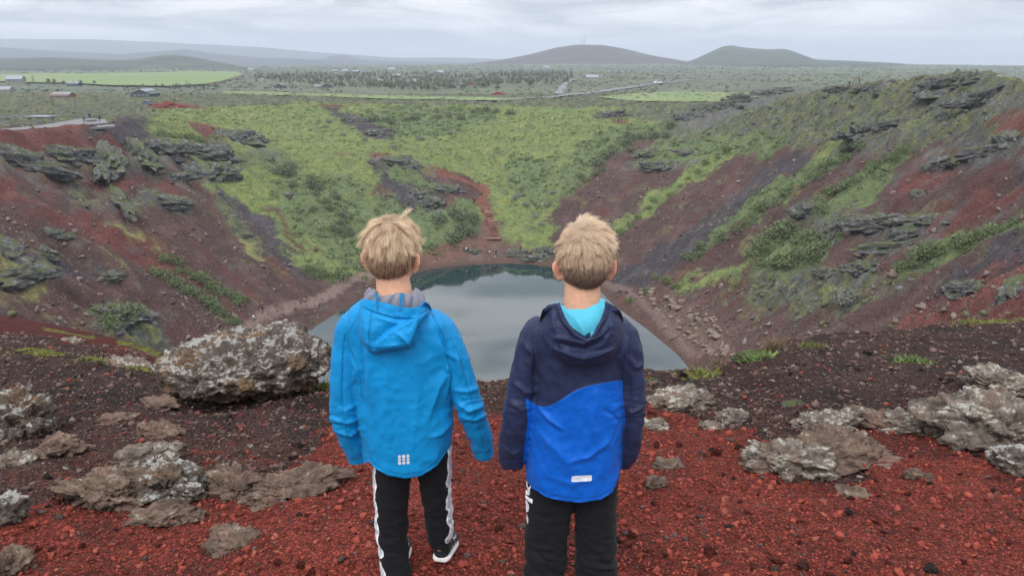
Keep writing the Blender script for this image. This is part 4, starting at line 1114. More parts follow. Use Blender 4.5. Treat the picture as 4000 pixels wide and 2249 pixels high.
row([(1470, 460), (1530, 400), (1600, 350), (1690, 335)], 16, 34, "dark", "dark green shrub on the slope below the ridge wall", "shrubs below the ridge wall", 12)
row([(1560, 585), (1640, 520), (1740, 440), (1830, 385)], 12, 26, "bright", "bright shrub in the grassy rib left of brown scree", "shrubs in the bright grassy rib", 6)
row([(1290, 505), (1310, 495), (1340, 545), (1385, 490), (1360, 560)], 9, 24, "grey", "silvery bush in the hollow right of the stairs", "silvery bushes right of the stairs", 8)
row([(1110, 560), (1160, 545), (1190, 590), (1120, 610)], 12, 44, "dark", "dark green bush left of the stairs", "bushes left of the stairs", 12)
row([(700, 420), (780, 480), (850, 540), (880, 620)], 18, 40, "dark", "dark bush in the thicket on the left green slope", "thicket on the left green slope", 22)
row([(870, 300), (1000, 310), (1150, 290), (1280, 285)], 14, 28, "dark", "small dark bush on the far rim slope", "bushes on the far rim slope", 10)
row([(800, 310), (830, 320), (960, 380), (1150, 330)], 8, 22, "grey", "small grey willow on the far green slope", "grey willows on the far green slope", 10)
row([(1590, 760), (1640, 700), (1700, 720)], 5, 34, "bright", "bright green bush above the right rockfall", "bushes above the right rockfall", 8)
row([(400, 340), (470, 350), (540, 355)], 5, 40, "willow", "green bush beside the red scar on the left rim", "bushes beside the red scar", 8)

# --- joined ground cover
def cover_mesh(name, x, y, z, size, col, per, leaf, seed, label, squash=.6):
    g = np.random.default_rng(seed); n = len(x)
    base = [leaf_cloud(np.random.default_rng(seed + k), per, (1, 1, squash), leaf) for k in range(6)]
    V = np.array([b[0] for b in base]); idx = g.integers(0, 6, n); a = g.random(n) * 6.28; ca, sa = np.cos(a)[:, None], np.sin(a)[:, None]
    P = V[idx] * size[:, None, None]
    X = P[..., 0] * ca - P[..., 1] * sa; Y = P[..., 0] * sa + P[..., 1] * ca
    P = np.stack([X + x[:, None], Y + y[:, None], P[..., 2] + z[:, None]], 2)
    m = per * 3; F = np.arange(n * m).reshape(-1, 3)
    me = new_mesh(name, P.reshape(-1, 3), F, smooth=False)
    cc = np.repeat(col, m, 0) * np.repeat(g.uniform(.72, 1.3, n * per), 3)[:, None]
    vcol(me, np.clip(cc, .01, .5))
    return tag(obj(name, me, MAT_LEAF), label, kind="stuff")
n = 52000
yy = np.sqrt(g.uniform(95 ** 2, 430 ** 2, n)); xx = g.uniform(-.72, .72, n) * yy
zz = ground_z(xx, yy); cls, st, bl = cover(xx, yy, zz)
pr = np.choose(cls, [.03, .008, .012, .60, .95, .40, .2, .04, .55]) * (.35 + 1.3 * sstep(-.3, .4, fbm(P3(xx, yy, 4.0, .12), 3)))
ok = (g.random(n) < pr) & (zz > LAKE_Z + .6)
xx, yy, zz, cls = xx[ok], yy[ok], zz[ok], cls[ok]; n = len(xx)
pal = np.array([GREENS["willow"], GREENS["dry"], GREENS["dry"], (.145, .180, .064), (.112, .150, .066), (.190, .190, .075), (.13, .145, .08), GREENS["willow"], (.120, .138, .072)])
col = pal[cls] * g.uniform(.7, 1.25, n)[:, None]; col = np.where((g.random(n) < .05)[:, None], np.array(GREENS["grey"]), col)
size = np.choose(cls, [.5, .4, .4, .75, 1.15, .5, .6, .5, .7]) * g.uniform(.55, 1.4, n)
cover_mesh("scrub", xx, yy, zz - .05, size, col, 13, .34, 90, "low willow scrub and grass tussocks on the crater slopes")
n = 12000
yy = 420 * (2600 / 420) ** (g.random(n) ** .8); xx = g.uniform(-.74, .74, n) * yy
keep = fbm(P3(xx, yy, 1.0, .008), 3) > g.normal(size=n) * .3 - .05
for o_ in ("field_hay", "field_strip", "field_pasture"):
    pass
FIELDS_W = [np.array([hd(u, v, 250, 5000)[:2] for u, v in q]) for q in (
    [(-300, 192), (0, 188.5), (200, 187), (480, 181), (590, 182), (612, 189), (560, 207), (520, 215), (430, 221), (330, 219), (180, 212), (0, 208), (-300, 209)],
    [(560, 232), (760, 236), (900, 240), (1100, 245), (1330, 252), (1270, 256), (1100, 252), (900, 248), (700, 242), (560, 238)],
    [(1500, 246), (1600, 237), (1700, 233), (1890, 236), (1935, 242), (1880, 252), (1800, 258), (1600, 257)])]
for q in FIELDS_W: keep &= ~inside(q, xx, yy)
xx, yy = xx[keep], yy[keep]; n = len(xx); zz = ground_z(xx, yy)
size = (1.0 + 1.6 * g.random(n) ** 2) * (.7 + yy / 1600)
col = np.array((.115, .138, .090)) * g.uniform(.7, 1.3, n)[:, None]
cover_mesh("heath_scrub", xx, yy, zz - .1, size, col, 8, .5, 95, "dark low scrub dotted over the heath plain", .5)

# --- grass and herbs on the near rim
def tuft(name, u, v, w, h, kind, label, n=160, y0=1.5, seed=0):
    g = np.random.default_rng(seed + int(u)); p = hd(u, v, y0); dep = p[1] * CP + (CAM_Z - p[2]) * SP; k = dep / FPX * DS
    W, H = w * k / 2, h * k
    V = []; C = []
    base = np.array({"green": (.135, .195, .065), "dry": (.22, .16, .095), "moss": (.185, .20, .062), "mix": (.20, .21, .07)}[kind])
    bx = p[0] + g.normal(size=n) * W * .45; by = p[1] + g.normal(size=n) * W * .35; bz = near_surface(bx, by) - .003
    for i in range(n):
        x, y, z = bx[i], by[i], bz[i]
        hh = H * g.uniform(.4, 1.15); le = np.array([g.normal() * .45, g.normal() * .35, 1.0]) if kind != "green" else np.array([g.normal() * .9, g.normal() * .7, .8])
        le /= np.linalg.norm(le); t1 = np.array([x, y, z]) + le * hh * .55; le2 = le + np.array([g.normal() * .3, g.normal() * .3, -.25]); le2 /= np.linalg.norm(le2)
        t2 = t1 + le2 * hh * .45; wd = (.0022 if kind == "dry" else .0042) * (p[1] / 5); s = np.array([math.cos(i), math.sin(i), 0]) * wd
        V += [np.array([x, y, z]) - s, np.array([x, y, z]) + s, t1 + s * .8, t1 - s * .8, t2]
        C += [base * g.uniform(.6, 1.3)] * 5
    F = []
    for i in range(n):
        b = 5 * i; F += [(b, b + 1, b + 2), (b, b + 2, b + 3), (b + 3, b + 2, b + 4)]
    me = new_mesh(name, np.array(V), np.array(F), smooth=False); vcol(me, np.clip(np.array(C), .01, .6)); me.materials.append(MAT_LEAF)
    o = obj(name, me)
    return tag(o, label, kind="stuff") if kind == "moss" or w > 110 or n < 60 else tag(o, label, "grass tuft")
tuft("grass_tuft", 1905, 905, 70, 34, "green", "bright green herb patch on the rim edge below the dry grass", 260)
tuft("grass_tuft", 1945, 882, 60, 52, "dry", "tall dry golden grass on the rim edge right of the lake", 150)
tuft("grass_tuft", 2045, 876, 80, 14, "moss", "thin green plants behind the dry grass on the rim", 200)
tuft("grass_tuft", 2290, 914, 90, 26, "green", "bright green patch of herbs alone on the brown gravel", 320)
tuft("grass_tuft", 2466, 962, 54, 40, "green", "bright green herbs at the foot of the upper right rock", 240)
tuft("grass_tuft", 1765, 940, 60, 26, "mix", "yellowish grass on the rim edge near the water", 140)
tuft("grass_tuft", 1800, 918, 60, 26, "dry", "wispy dry grass on the rim edge by the shoreline", 70)
tuft("grass_tuft", 2440, 812, 150, 16, "moss", "line of green plants along the right skyline of the rim", 260)
tuft("grass_tuft", 2400, 808, 120, 34, "dry", "dry stalks along the right skyline of the rim", 50)
tuft("grass_tuft", 318, 1250, 70, 34, "green", "small green plant growing on the knobbly left outcrop", 160)
tuft("grass_tuft", 822, 985, 50, 40, "mix", "pale grass between the big boulder and the blue sleeve", 130)
tuft("grass_tuft", 1222, 958, 24, 16, "green", "tiny plant on the rim edge between the boys", 40)
tuft("grass_tuft", 105, 892, 120, 10, "moss", "yellow-green moss cushion on the left moss line", 260)
tuft("grass_tuft", 280, 916, 150, 12, "moss", "long yellow-green moss strip left of the big boulder", 340)
tuft("grass_tuft", 395, 942, 34, 14, "moss", "small moss tuft touching the big boulder", 80)
tuft("grass_tuft", 2440, 1075, 60, 34, "mix", "dull grass caught in the largest right boulder", 120)
# ================================================================== plain, hills, fields, road
def m_plain():
    t = NT("heath plain"); p = t.pos()
    n1 = t.noise(p, 0.02, 6, 0.65); n2 = t.noise(p, 0.11, 5, 0.65); n3 = t.noise(p, 0.0035, 4, 0.55)
    c = t.ramp(n1, [(0.3, (.074, .086, .066)), (0.5, (.105, .118, .088)), (0.72, (.150, .156, .112))])
    c = t.mix(t.rng(n3, 0.45, 0.65), c, (.115, .136, .086))
    c = t.mix(1.0, c, t.ramp(n2, [(0.3, (.62, .64, .62)), (0.5, (1, 1, 1)), (0.75, (1.3, 1.27, 1.2))]), 'MULTIPLY')
    return t.out(c, 0.95, t.bump(n2, 0.6, 3.0), 0.1)
def m_hill(name, a, b, c_):
    t = NT(name); p = t.pos()
    n1 = t.noise(p, 0.006, 6, 0.65); n2 = t.noise(p, 0.02, 5, 0.6)
    c = t.ramp(n1, [(0.32, a), (0.52, b), (0.7, c_)])
    c = t.mix(1.0, c, t.ramp(n2, [(0.3, (.75, .75, .75)), (0.7, (1.2, 1.2, 1.2))]), 'MULTIPLY')
    return t.out(c, 0.95, t.bump(n2, 0.5, 8.0), 0.1)
MAT_PLAIN = m_plain()
ys = np.geomspace(452, 21000, 150)
x, y = polar(-1.6, 1.6, 320, ys); z = ground_z(x, y)
tag(obj("plain", new_mesh("plain", np.stack([x, y, z], 1), grid_faces(320, 150)), MAT_PLAIN), "wide green heath plain stretching to the horizon", kind="structure")
# strips beside the crater, outside the picture
for sg in (-1, 1):
    ys = np.geomspace(33, 470, 40); xx = np.linspace(0.83, 2.4, 40)
    A, Y = np.meshgrid(xx, ys); x = (sg * A * Y).ravel(); y = Y.ravel(); z = ground_z(x, y) - 0.05
    me = new_mesh("crater_side", np.stack([x, y, z], 1), grid_faces(40, 40))
    cc, cl = slope_colours(x, y, z); vcol(me, cc); vfloat(me, np.isin(cl, (3, 4, 5, 8)) * 1.0, "veg")
    tag(obj("crater_side_" + ("east" if sg > 0 else "west"), me, MAT_SLOPE), "crater wall and rim beyond the edge of the view", kind="structure")

def hill(name, prof, D, W, mat, label, rough=0.05, wfront=None):
    P = np.array([ad(u, v, D) for u, v in prof])
    NX = 260; xs = np.linspace(P[0, 0], P[-1, 0], NX)
    # smooth crest line
    cz = np.interp(xs, P[:, 0], P[:, 2]); k = np.array([1, 2, 3, 2, 1.]); k /= k.sum()
    cz = np.convolve(np.pad(cz, 2, mode='edge'), k, 'valid')
    s = np.linspace(-1, 1, 31); X, S = np.meshgrid(xs, s)
    Y = D + S * W * (1 + 0.25 * fbm(P3(X.ravel() / W, 0 * X.ravel(), D), 2).reshape(X.shape))
    base = plain_z(X.ravel(), Y.ravel()).reshape(X.shape) - 6
    prof_ = np.cos(np.clip(np.abs(S), 0, 1) ** 1.0 * math.pi / 2) ** 1.35
    CZ = np.broadcast_to(cz, X.shape)
    H = np.maximum(CZ - base, 0)
    n = fbm(P3(X.ravel(), Y.ravel(), D, 3.2 / W), 5).reshape(X.shape)
    Z = base + H * np.clip(prof_ * (1 + 0.35 * n * (np.abs(S) * 1.6).clip(0, 1) * (1 - np.abs(S))), 0, 1.02) + rough * H * fbm(P3(X.ravel(), Y.ravel(), D + 3, 9 / W), 3).reshape(X.shape) * (1 - np.abs(S)) * np.abs(S) * 1.5
    me = new_mesh(name, np.stack([(X * Y / D).ravel(), Y.ravel(), (CAM_Z + (Z - CAM_Z) * np.where(Y < D, Y / D, 1)).ravel()], 1), grid_faces(NX, 31))
    return tag(obj(name, me, mat), label, kind="structure")
MH1 = m_hill("heather hill", (.048, .036, .038), (.058, .052, .046), (.080, .088, .058))
MH2 = m_hill("green hill", (.040, .048, .040), (.054, .068, .048), (.080, .102, .060))
MH3 = m_hill("far hill", (.028, .034, .034), (.038, .046, .042), (.055, .064, .052))
HILL_MAST = hill("hill_heather", [(900, 172), (1000, 168), (1150, 164), (1250, 153), (1330, 138), (1400, 120), (1450, 113), (1520, 114), (1580, 125), (1640, 140), (1700, 150), (1730, 155), (1820, 162), (1950, 172)], 3800, 900, MH1, "long rounded brown hill carrying two radio masts")
hill("hill_cone", [(1560, 172), (1650, 166), (1740, 153), (1790, 130), (1820, 117), (1845, 115), (1870, 120), (1930, 125), (1975, 123), (2010, 135), (2050, 150), (2150, 154), (2220, 157), (2350, 166), (2450, 172), (2576, 177), (2800, 183), (3200, 192)], 3300, 1000, MH2, "green double-topped hill with a long slope running right")
hill("hill_low", [(-500, 152), (-200, 150), (0, 148), (130, 145), (280, 152), (340, 150), (400, 140), (440, 138), (480, 143), (540, 155), (620, 170), (760, 178), (850, 184)], 2500, 620, MH2, "low green hill behind the bright hay field", 0.08)
hill("hill_far_ridge", [(-600, 112), (0, 119), (130, 128), (300, 136), (400, 130), (470, 124), (540, 135), (650, 145), (800, 150), (900, 158)], 5600, 1300, MH3, "hazy ridge with a blunt peak beyond the low hill")
hill("hill_small_cone", [(480, 160), (560, 154), (700, 153), (800, 150), (840, 139), (870, 139), (910, 150), (1000, 154), (1100, 156), (1250, 162), (1400, 170)], 6400, 1300, MH3, "small flat-topped hazy cone in the middle distance")
hill("hill_plateau", [(-1500, 92), (-300, 95), (0, 98), (250, 100), (420, 108), (640, 118), (800, 132), (1000, 146), (1150, 145), (1280, 150), (1450, 156)], 9000, 2000, MH3, "pale hazy plateau fading into the cloud")

def flat_sheet(name, pts, mat, label, lift=0.35):
    poly = np.array([hd(u, v, 250, 5000)[:2] for u, v in pts])
    x0, y0 = poly.min(0); x1, y1 = poly.max(0)
    # triangulate through bmesh, then drape on the plain
    bm = bmesh.new(); vs_ = [bm.verts.new((p[0], p[1], 0)) for p in poly]; bm.faces.new(vs_)
    bmesh.ops.triangulate(bm, faces=bm.faces[:])
    for _ in range(4):
        bmesh.ops.subdivide_edges(bm, edges=[e for e in bm.edges if e.calc_length() > 40], cuts=1, use_grid_fill=True)
    bmesh.ops.triangulate(bm, faces=bm.faces[:])
    me = bpy.data.meshes.new(name); bm.to_mesh(me); bm.free()
    co = np.empty(len(me.vertices) * 3); me.vertices.foreach_get("co", co); co = co.reshape(-1, 3)
    co[:, 2] = ground_z(co[:, 0], co[:, 1]) + lift
    me.vertices.foreach_set("co", co.ravel()); me.update()
    if sum(p.normal.z for p in me.polygons) < 0: me.flip_normals()
    return tag(obj(name, me, mat), label, kind="structure")
def m_field(name, a, b):
    t = NT(name); p = t.pos()
    n = t.noise(t.mapping(p, (1, .25, 1), (0, 0, .4)), 0.05, 5, 0.6)
    return t.out(t.mix(t.rng(n, .3, .7), a, b), .95, None, .1)
MF = m_field("hay field", (.145, .192, .085), (.180, .225, .105))
flat_sheet("field_hay", [(-300, 192), (0, 188.5), (200, 187), (480, 181), (590, 182), (612, 189), (560, 207), (520, 215), (430, 221), (330, 219), (180, 212), (0, 208), (-300, 209)], MF, "bright green hay field below the low hill", 1.2)
flat_sheet("field_strip", [(560, 232), (760, 236), (900, 240), (1100, 245), (1330, 252), (1270, 256), (1100, 252), (900, 248), (700, 242), (560, 238)], MF, "thin bright green strip of pasture beyond the far rim", .5)
flat_sheet("field_pasture", [(1500, 246), (1600, 237), (1700, 233), (1890, 236), (1935, 242), (1880, 252), (1800, 258), (1600, 257)], MF, "bright green pasture beside the road", .5)
MR = paint("asphalt", (.17, .17, .18), .9, .15, .02)
def ribbon(name, pts, w, mat, label, lift=0.6, n=80, kind="structure", zf=None):
    P = np.array(pts); t = np.linspace(0, 1, len(P)); tt = np.linspace(0, 1, n)
    k = np.ones(7) / 7
    cx_ = np.interp(tt, t, P[:, 0]); cy_ = np.interp(tt, t, P[:, 1])
    for a in (cx_, cy_):
        a[3:-3] = np.convolve(a, k, 'valid')
    tx, ty = np.gradient(cx_), np.gradient(cy_); L = np.hypot(tx, ty); nx, ny = -ty / L, tx / L
    w = np.broadcast_to(w, n)
    rows = [np.stack([cx_ + nx * s * w / 2, cy_ + ny * s * w / 2], 1) for s in (-1, -.33, .33, 1)]
    v = np.stack(rows, 1).reshape(-1, 2)
    z = (zf or fast_z)(v[:, 0], v[:, 1]).reshape(n, 4)
    z = np.repeat(z.mean(1), 4) + lift
    me = new_mesh(name, np.stack([v[:, 0], v[:, 1], z], 1), grid_faces(4, n)[:, ::-1])
    return tag(obj(name, me, mat), label, kind=kind)
ribbon("road", [hd(u, v, 250, 5000)[:2] for u, v in [(1150, 253.5), (1280, 251), (1400, 243.5), (1480, 236), (1570, 223), (1650, 211), (1720, 204), (1800, 198), (1950, 192.5), (2150, 188)]], 8.5, MR, "grey asphalt road curving away across the plain", .45, 120)
ribbon("path_field", [hd(u, v, 250, 5000)[:2] for u, v in [(530, 217), (562, 206), (590, 199), (608, 191), (618, 184)]], 6, paint("dirt track", (.11, .075, .06), .95, .2, .05), "brown dirt track along the hay field", .6, 40)
ribbon("path_side_road", [hd(u, v, 250, 5000)[:2] for u, v in [(1405, 238), (1412, 226), (1425, 210), (1437, 199)]], 5, MR, "narrow side road leading to the trees", .4, 30)
# ================================================================== the two boys
from mathutils.bvhtree import BVHTree
def interp_rows(rows, n):
    R = np.array(rows, float); t = np.linspace(0, 1, len(R)); tt = np.linspace(0, 1, n)
    out = np.stack([np.interp(tt, t, R[:, k]) for k in range(R.shape[1])], 1)
    k = np.array([1, 2, 3, 2, 1.]); k /= k.sum()
    sm = np.stack([np.convolve(np.pad(out[:, j], 2, mode='edge'), k, 'valid') for j in range(out.shape[1])], 1)
    sm[0], sm[-1] = out[0], out[-1]
    return sm
def loft(mb, cs, rx, ry, n=28, p=2.3, tang=None):
    """closed tube through centres cs with half widths rx (sideways) and ry (front-back)"""
    cs = np.asarray(cs, float); m = len(cs)
    a = np.linspace(0, 2 * math.pi, n, endpoint=False)
    ca, sa = np.cos(a), np.sin(a)
    ux = np.sign(ca) * np.abs(ca) ** (2 / p); uy = np.sign(sa) * np.abs(sa) ** (2 / p)
    v = []
    for i in range(m):
        t = cs[min(i + 1, m - 1)] - cs[max(i - 1, 0)]; t = t / np.linalg.norm(t)
        X = np.array([1., 0, 0]); X = X - t * X.dot(t); X /= np.linalg.norm(X); Yv = np.cross(t, X)
        v.append(cs[i] + X * (ux * rx[i])[:, None] + Yv * (uy * ry[i])[:, None])
    v = np.concatenate(v); f = []
    for i in range(m - 1):
        for k in range(n):
            f.append((i * n + k, i * n + (k + 1) % n, (i + 1) * n + (k + 1) % n, (i + 1) * n + k))
    f.append(tuple(range(n - 1, -1, -1))); f.append(tuple((m - 1) * n + k for k in range(n)))
    mb.add(v, f)
def ell(mb, c, r, M=None, nu=20, nv=12):
    v = [(0, 0, -1)]
    for j in range(1, nv):
        th = math.pi * j / nv - math.pi / 2
        for i in range(nu):
            a = 2 * math.pi * i / nu; v.append((math.cos(th) * math.cos(a), math.cos(th) * math.sin(a), math.sin(th)))
    v.append((0, 0, 1)); v = np.array(v) * np.asarray(r)
    if M is not None: v = v @ np.asarray(M).T
    f = [(0, 1 + (i + 1) % nu, 1 + i) for i in range(nu)]
    for j in range(nv - 2):
        for i in range(nu):
            a, b = 1 + j * nu + i, 1 + j * nu + (i + 1) % nu
            f.append((a, b, b + nu, a + nu))
    l = len(v) - 1; b0 = 1 + (nv - 2) * nu
    f += [(l, b0 + i, b0 + (i + 1) % nu) for i in range(nu)]
    mb.add(v + np.asarray(c, float), f)
def remesh(mb, name, voxel, smooth=3, factor=0.5):
    o = mb.build(name + "_tmp", None)
    bm = bmesh.new(); bm.from_mesh(o.data); bmesh.ops.recalc_face_normals(bm, faces=bm.faces[:]); bm.to_mesh(o.data); bm.free()
    md = o.modifiers.new("r", 'REMESH'); md.mode = 'VOXEL'; md.voxel_size = voxel; md.use_smooth_shade = True
    if smooth:
        ms = o.modifiers.new("s", 'SMOOTH'); ms.factor = factor; ms.iterations = smooth
    bpy.context.view_layer.update()
    dg = bpy.context.evaluated_depsgraph_get()
    me = bpy.data.meshes.new_from_object(o.evaluated_get(dg)); me.name = name
    tmp = o.data; bpy.data.objects.remove(o); bpy.data.meshes.remove(tmp)
    me.materials.clear()
    me.polygons.foreach_set("use_smooth", np.ones(len(me.polygons), bool))
    return me
def get_co(me):
    a = np.empty(len(me.vertices) * 3); me.vertices.foreach_get("co", a); return a.reshape(-1, 3)
def get_no(me):
    a = np.empty(len(me.vertices) * 3); me.vertices.foreach_get("normal", a); return a.reshape(-1, 3)
def set_co(me, co):
    me.vertices.foreach_set("co", np.ascontiguousarray(co, np.float32).ravel()); me.update()
def polydist(px, pz, poly):
    """unsigned distance, signed side and run along a polyline in the x-z plane"""
    best = np.full(len(px), 1e9); side = np.zeros(len(px)); run = np.zeros(len(px)); L = 0
    for (x0, z0), (x1, z1) in zip(poly[:-1], poly[1:]):
        dx, dz = x1 - x0, z1 - z0; l2 = dx * dx + dz * dz
        t = np.clip(((px - x0) * dx + (pz - z0) * dz) / l2, 0, 1)
        d = np.hypot(px - x0 - t * dx, pz - z0 - t * dz); m = d < best
        s = np.sign((px - x0) * dz - (pz - z0) * dx)
        best = np.where(m, d, best); side = np.where(m, s, side); run = np.where(m, L + t * math.sqrt(l2), run); L += math.sqrt(l2)
    return best, side, run / L
def in_poly2(px, pz, poly):
    return inside(np.asarray(poly, float), px, pz)
def sdf_poly(px, pz, poly):
    d, _, _ = polydist(px, pz, list(poly) + [poly[0]])
    return np.where(in_poly2(px, pz, poly), d, -d)
def fold_disp(px, pz, folds, conv):
    """sum of cloth folds; each fold: kind, sheet polyline, height (m), width (m)"""
    h = np.zeros(len(px))
    for kind, pts, amp, w in folds:
        pl = [conv(u, v) for u, v in pts]
        d, s, r = polydist(px, pz, pl)
        fade = np.sin(np.clip(r, 0.0, 1.0) * math.pi * 0.9 + 0.05 * math.pi) ** 0.6
        if kind == 'ridge': h += amp * (.45 * np.exp(-(d / w) ** 2) + .65 * np.exp(-d / (.55 * w))) * fade
        elif kind == 'step': h += amp * (0.5 + 0.5 * np.tanh(s * d / w)) * np.exp(-d / (w * 6)) * fade
        elif kind == 'crease': h -= amp * np.exp(-d / w) * fade
    return h
def m_cloth(name, rgb, rough=0.6, scale=900, trim=None, trim_rgb=None, trim2=None, trim2_rgb=None, sheen=0.04, seam=False):
    t = NT(name); p = t.obj()
    n = t.noise(p, 9.0, 4); wv = t.new("TexWave"); wv.inputs["Scale"].default_value = scale / 6.0
    t.link(p, wv.inputs["Vector"]); wv.inputs["Distortion"].default_value = 1.0
    fine = t.noise(p, scale, 2)
    base = rgb
    c = t.mix(t.rng(n, .3, .7), tuple(q * .93 for q in base), tuple(min(1, q * 1.07) for q in base))
    if trim:
        a = t.attr(trim, "Fac"); c = t.mix(t.rng(a, -.0008, .0008), c, trim_rgb)
    if trim2:
        a = t.attr(trim2, "Fac"); c = t.mix(t.rng(a, -.0006, .0006), c, trim2_rgb)
    if seam:
        sm = t.rng(t.attr('seam', 'Fac'), .0006, .0034, 1.0, 0.0)
        c = t.mix(t.math('MULTIPLY', sm, .45), c, tuple(q * .35 for q in base))
    t.b.inputs["Sheen Weight"].default_value = sheen
    t.b.inputs["Sheen Roughness"].default_value = 0.5
    wr = t.noise(t.mapping(p, (1, 1, .8)), 34, 3, .5)
    h = t.math('ADD', t.math('MULTIPLY', fine, .25), t.math('MULTIPLY', wr, 1.0))
    if seam: h = t.math('SUBTRACT', h, t.math('MULTIPLY', sm, 1.2))
    return t.out(c, rough, t.bump(h, .35, .0035), .22)
def m_skin(name):
    t = NT(name); p = t.obj(); col = t.attr("Col")
    n = t.noise(p, 60, 4); n2 = t.noise(p, 900, 2)
    c = t.mix(t.rng(n, .3, .75), t.mix(1, col, (.92, .90, .90), 'MULTIPLY'), t.mix(1, col, (1.06, 1.04, 1.02), 'MULTIPLY'))
    t.b.inputs["Subsurface Weight"].default_value = 0.25
    t.b.inputs["Subsurface Radius"].default_value = (.012, .005, .003)
    t.b.inputs["Subsurface Scale"].default_value = 0.6
    return t.out(c, .55, t.bump(n2, .15, .0008), .35)
MAT_SKIN = m_skin("skin")
def m_hair(name):
    t = NT(name)
    t.b.inputs["Specular IOR Level"].default_value = .35
    t.b.inputs["Sheen Weight"].default_value = .05
    return t.out(t.attr("tint"), .42)
MAT_HAIR = m_hair("blond hair")

def head_mats(c, pitch, yaw, roll=0.0):
    M = Matrix.Rotation(yaw, 3, 'Z') @ Matrix.Rotation(roll, 3, 'Y') @ Matrix.Rotation(-pitch, 3, 'X')
    return np.array(M), np.asarray(c, float)
SK_R = np.array([.072, .088, .097]); SK_C = np.array([0, -.008, .018])

def make_hand(mb, wrist, dirv, palm_n, s):
    """palm and five bent fingers; dirv: from wrist to knuckles, palm_n: away from the back of the hand, s: thumb side"""
    d = np.asarray(dirv, float); d /= np.linalg.norm(d); n = np.asarray(palm_n, float); n -= d * n.dot(d); n /= np.linalg.norm(n)
    w = np.cross(d, n) * s
    wr = np.asarray(wrist, float)
    mb.tube([wr - d * .02, wr + d * .01, wr + d * .03, wr + d * .055], [.018, .019, .022, .020], 10)
    loft(mb, [wr, wr + d * .03, wr + d * .062], [.016, .026, .030], [.013, .013, .011], 14)
    for k, (off, ln) in enumerate(((.022, .052), (.0075, .058), (-.0075, .054), (-.021, .043))):
        b = wr + d * .056 + w * off
        pts = [b, b + d * ln * .42 + n * ln * .08, b + d * ln * .70 + n * ln * .30, b + d * ln * .82 + n * ln * .55]
        mb.tube(pts, [.0082, .0076, .007, .006], 8)
    b = wr + d * .018 + w * .022
    mb.tube([b, b + d * .022 + w * .014 + n * .006, b + d * .042 + w * .014 + n * .014], [.0105, .009, .007], 8)

def make_body(name, hc, pitch, yaw, neck_pts, arms, legs, torso, skin_rgb):
    M, c = head_mats(hc, pitch, yaw)
    mb = MB()
    def H(p): return M @ np.asarray(p, float) + c
    ell(mb, H(SK_C), SK_R, M, 28, 18)
    ell(mb, H((0, .030, -.045)), (.056, .060, .062), M, 24, 14)
    ell(mb, H((0, .052, -.082)), (.034, .032, .026), M, 16, 10)
    ell(mb, H((0, .094, -.028)), (.011, .014, .020), M, 12, 8)       # nose
    ell(mb, H((0, .088, -.068)), (.022, .008, .006), M, 12, 8)       # lips
    for s in (-1, 1):
        E = M @ np.array(Matrix.Rotation(s * .92, 3, 'Z') @ Matrix.Rotation(s * -.12, 3, 'Y') @ Matrix.Rotation(.15, 3, 'X'))
        ell(mb, H((s * .080, -.006, -.018)), (.0065, .022, .033), E, 16, 12)
        ell(mb, H((s * .090, -.016, -.012)), (.0055, .011, .026), E, 14, 10)
        ell(mb, H((s * .0755, -.002, -.047)), (.007, .011, .011), E, 10, 8)
        ell(mb, H((s * .031, .083, -.002)), (.014, .009, .008), M, 12, 8)
    loft(mb, neck_pts[0], neck_pts[1], neck_pts[2], 22, 2.0)
    loft(mb, torso[0], torso[1], torso[2], 26, 2.3)
    for pts, rad in arms: mb.tube(pts, rad, 12)
    for pts, rad in legs: mb.tube(pts, rad, 14)
    for pts, rad, s in ((arms[0][0], arms[0][1], 1), (arms[1][0], arms[1][1], -1)):
        a, b = np.asarray(pts[-2]), np.asarray(pts[-1])
        make_hand(mb, b, b - a, (-s * -1.0, .25, 0), -s)
    me = remesh(mb, name, .0070, 2, .5)
    co = get_co(me); loc = (co - c) @ M
    col = np.tile(np.asarray(skin_rgb), (len(co), 1))
    ear = sstep(.076, .084, np.abs(loc[:, 0])) * (np.abs(loc[:, 2]) < .06) * (np.abs(loc[:, 1]) < .04)
    col = lerp(col, np.array((.74, .36, .26)), (ear * .8)[:, None])
    lip = (np.abs(loc[:, 0]) < .024) * (np.abs(loc[:, 2] + .068) < .009) * (loc[:, 1] > .075)
    col = lerp(col, np.array((.42, .14, .12)), lip[:, None] * 1.0)
    eye = (np.hypot((np.abs(loc[:, 0]) - .031) / .011, (loc[:, 2] + .003) / .005) < 1) * (loc[:, 1] > .07)
    col = lerp(col, np.array((.05, .06, .07)), eye[:, None] * 1.0)
    # short dark-blond down on the scalp below the strands
    scalp = sstep(.0, .02, loc[:, 2] + .040 + .4 * np.clip(loc[:, 1], -.1, 0.0) * 0 - .9 * np.clip(loc[:, 1] - .03, 0, .1)) * (np.abs(loc[:, 0]) < .078) * (loc[:, 1] < .075)
    col = lerp(col, np.array((.26, .16, .10)), (scalp * .85)[:, None])
    vcol(me, col)
    return me, M, c

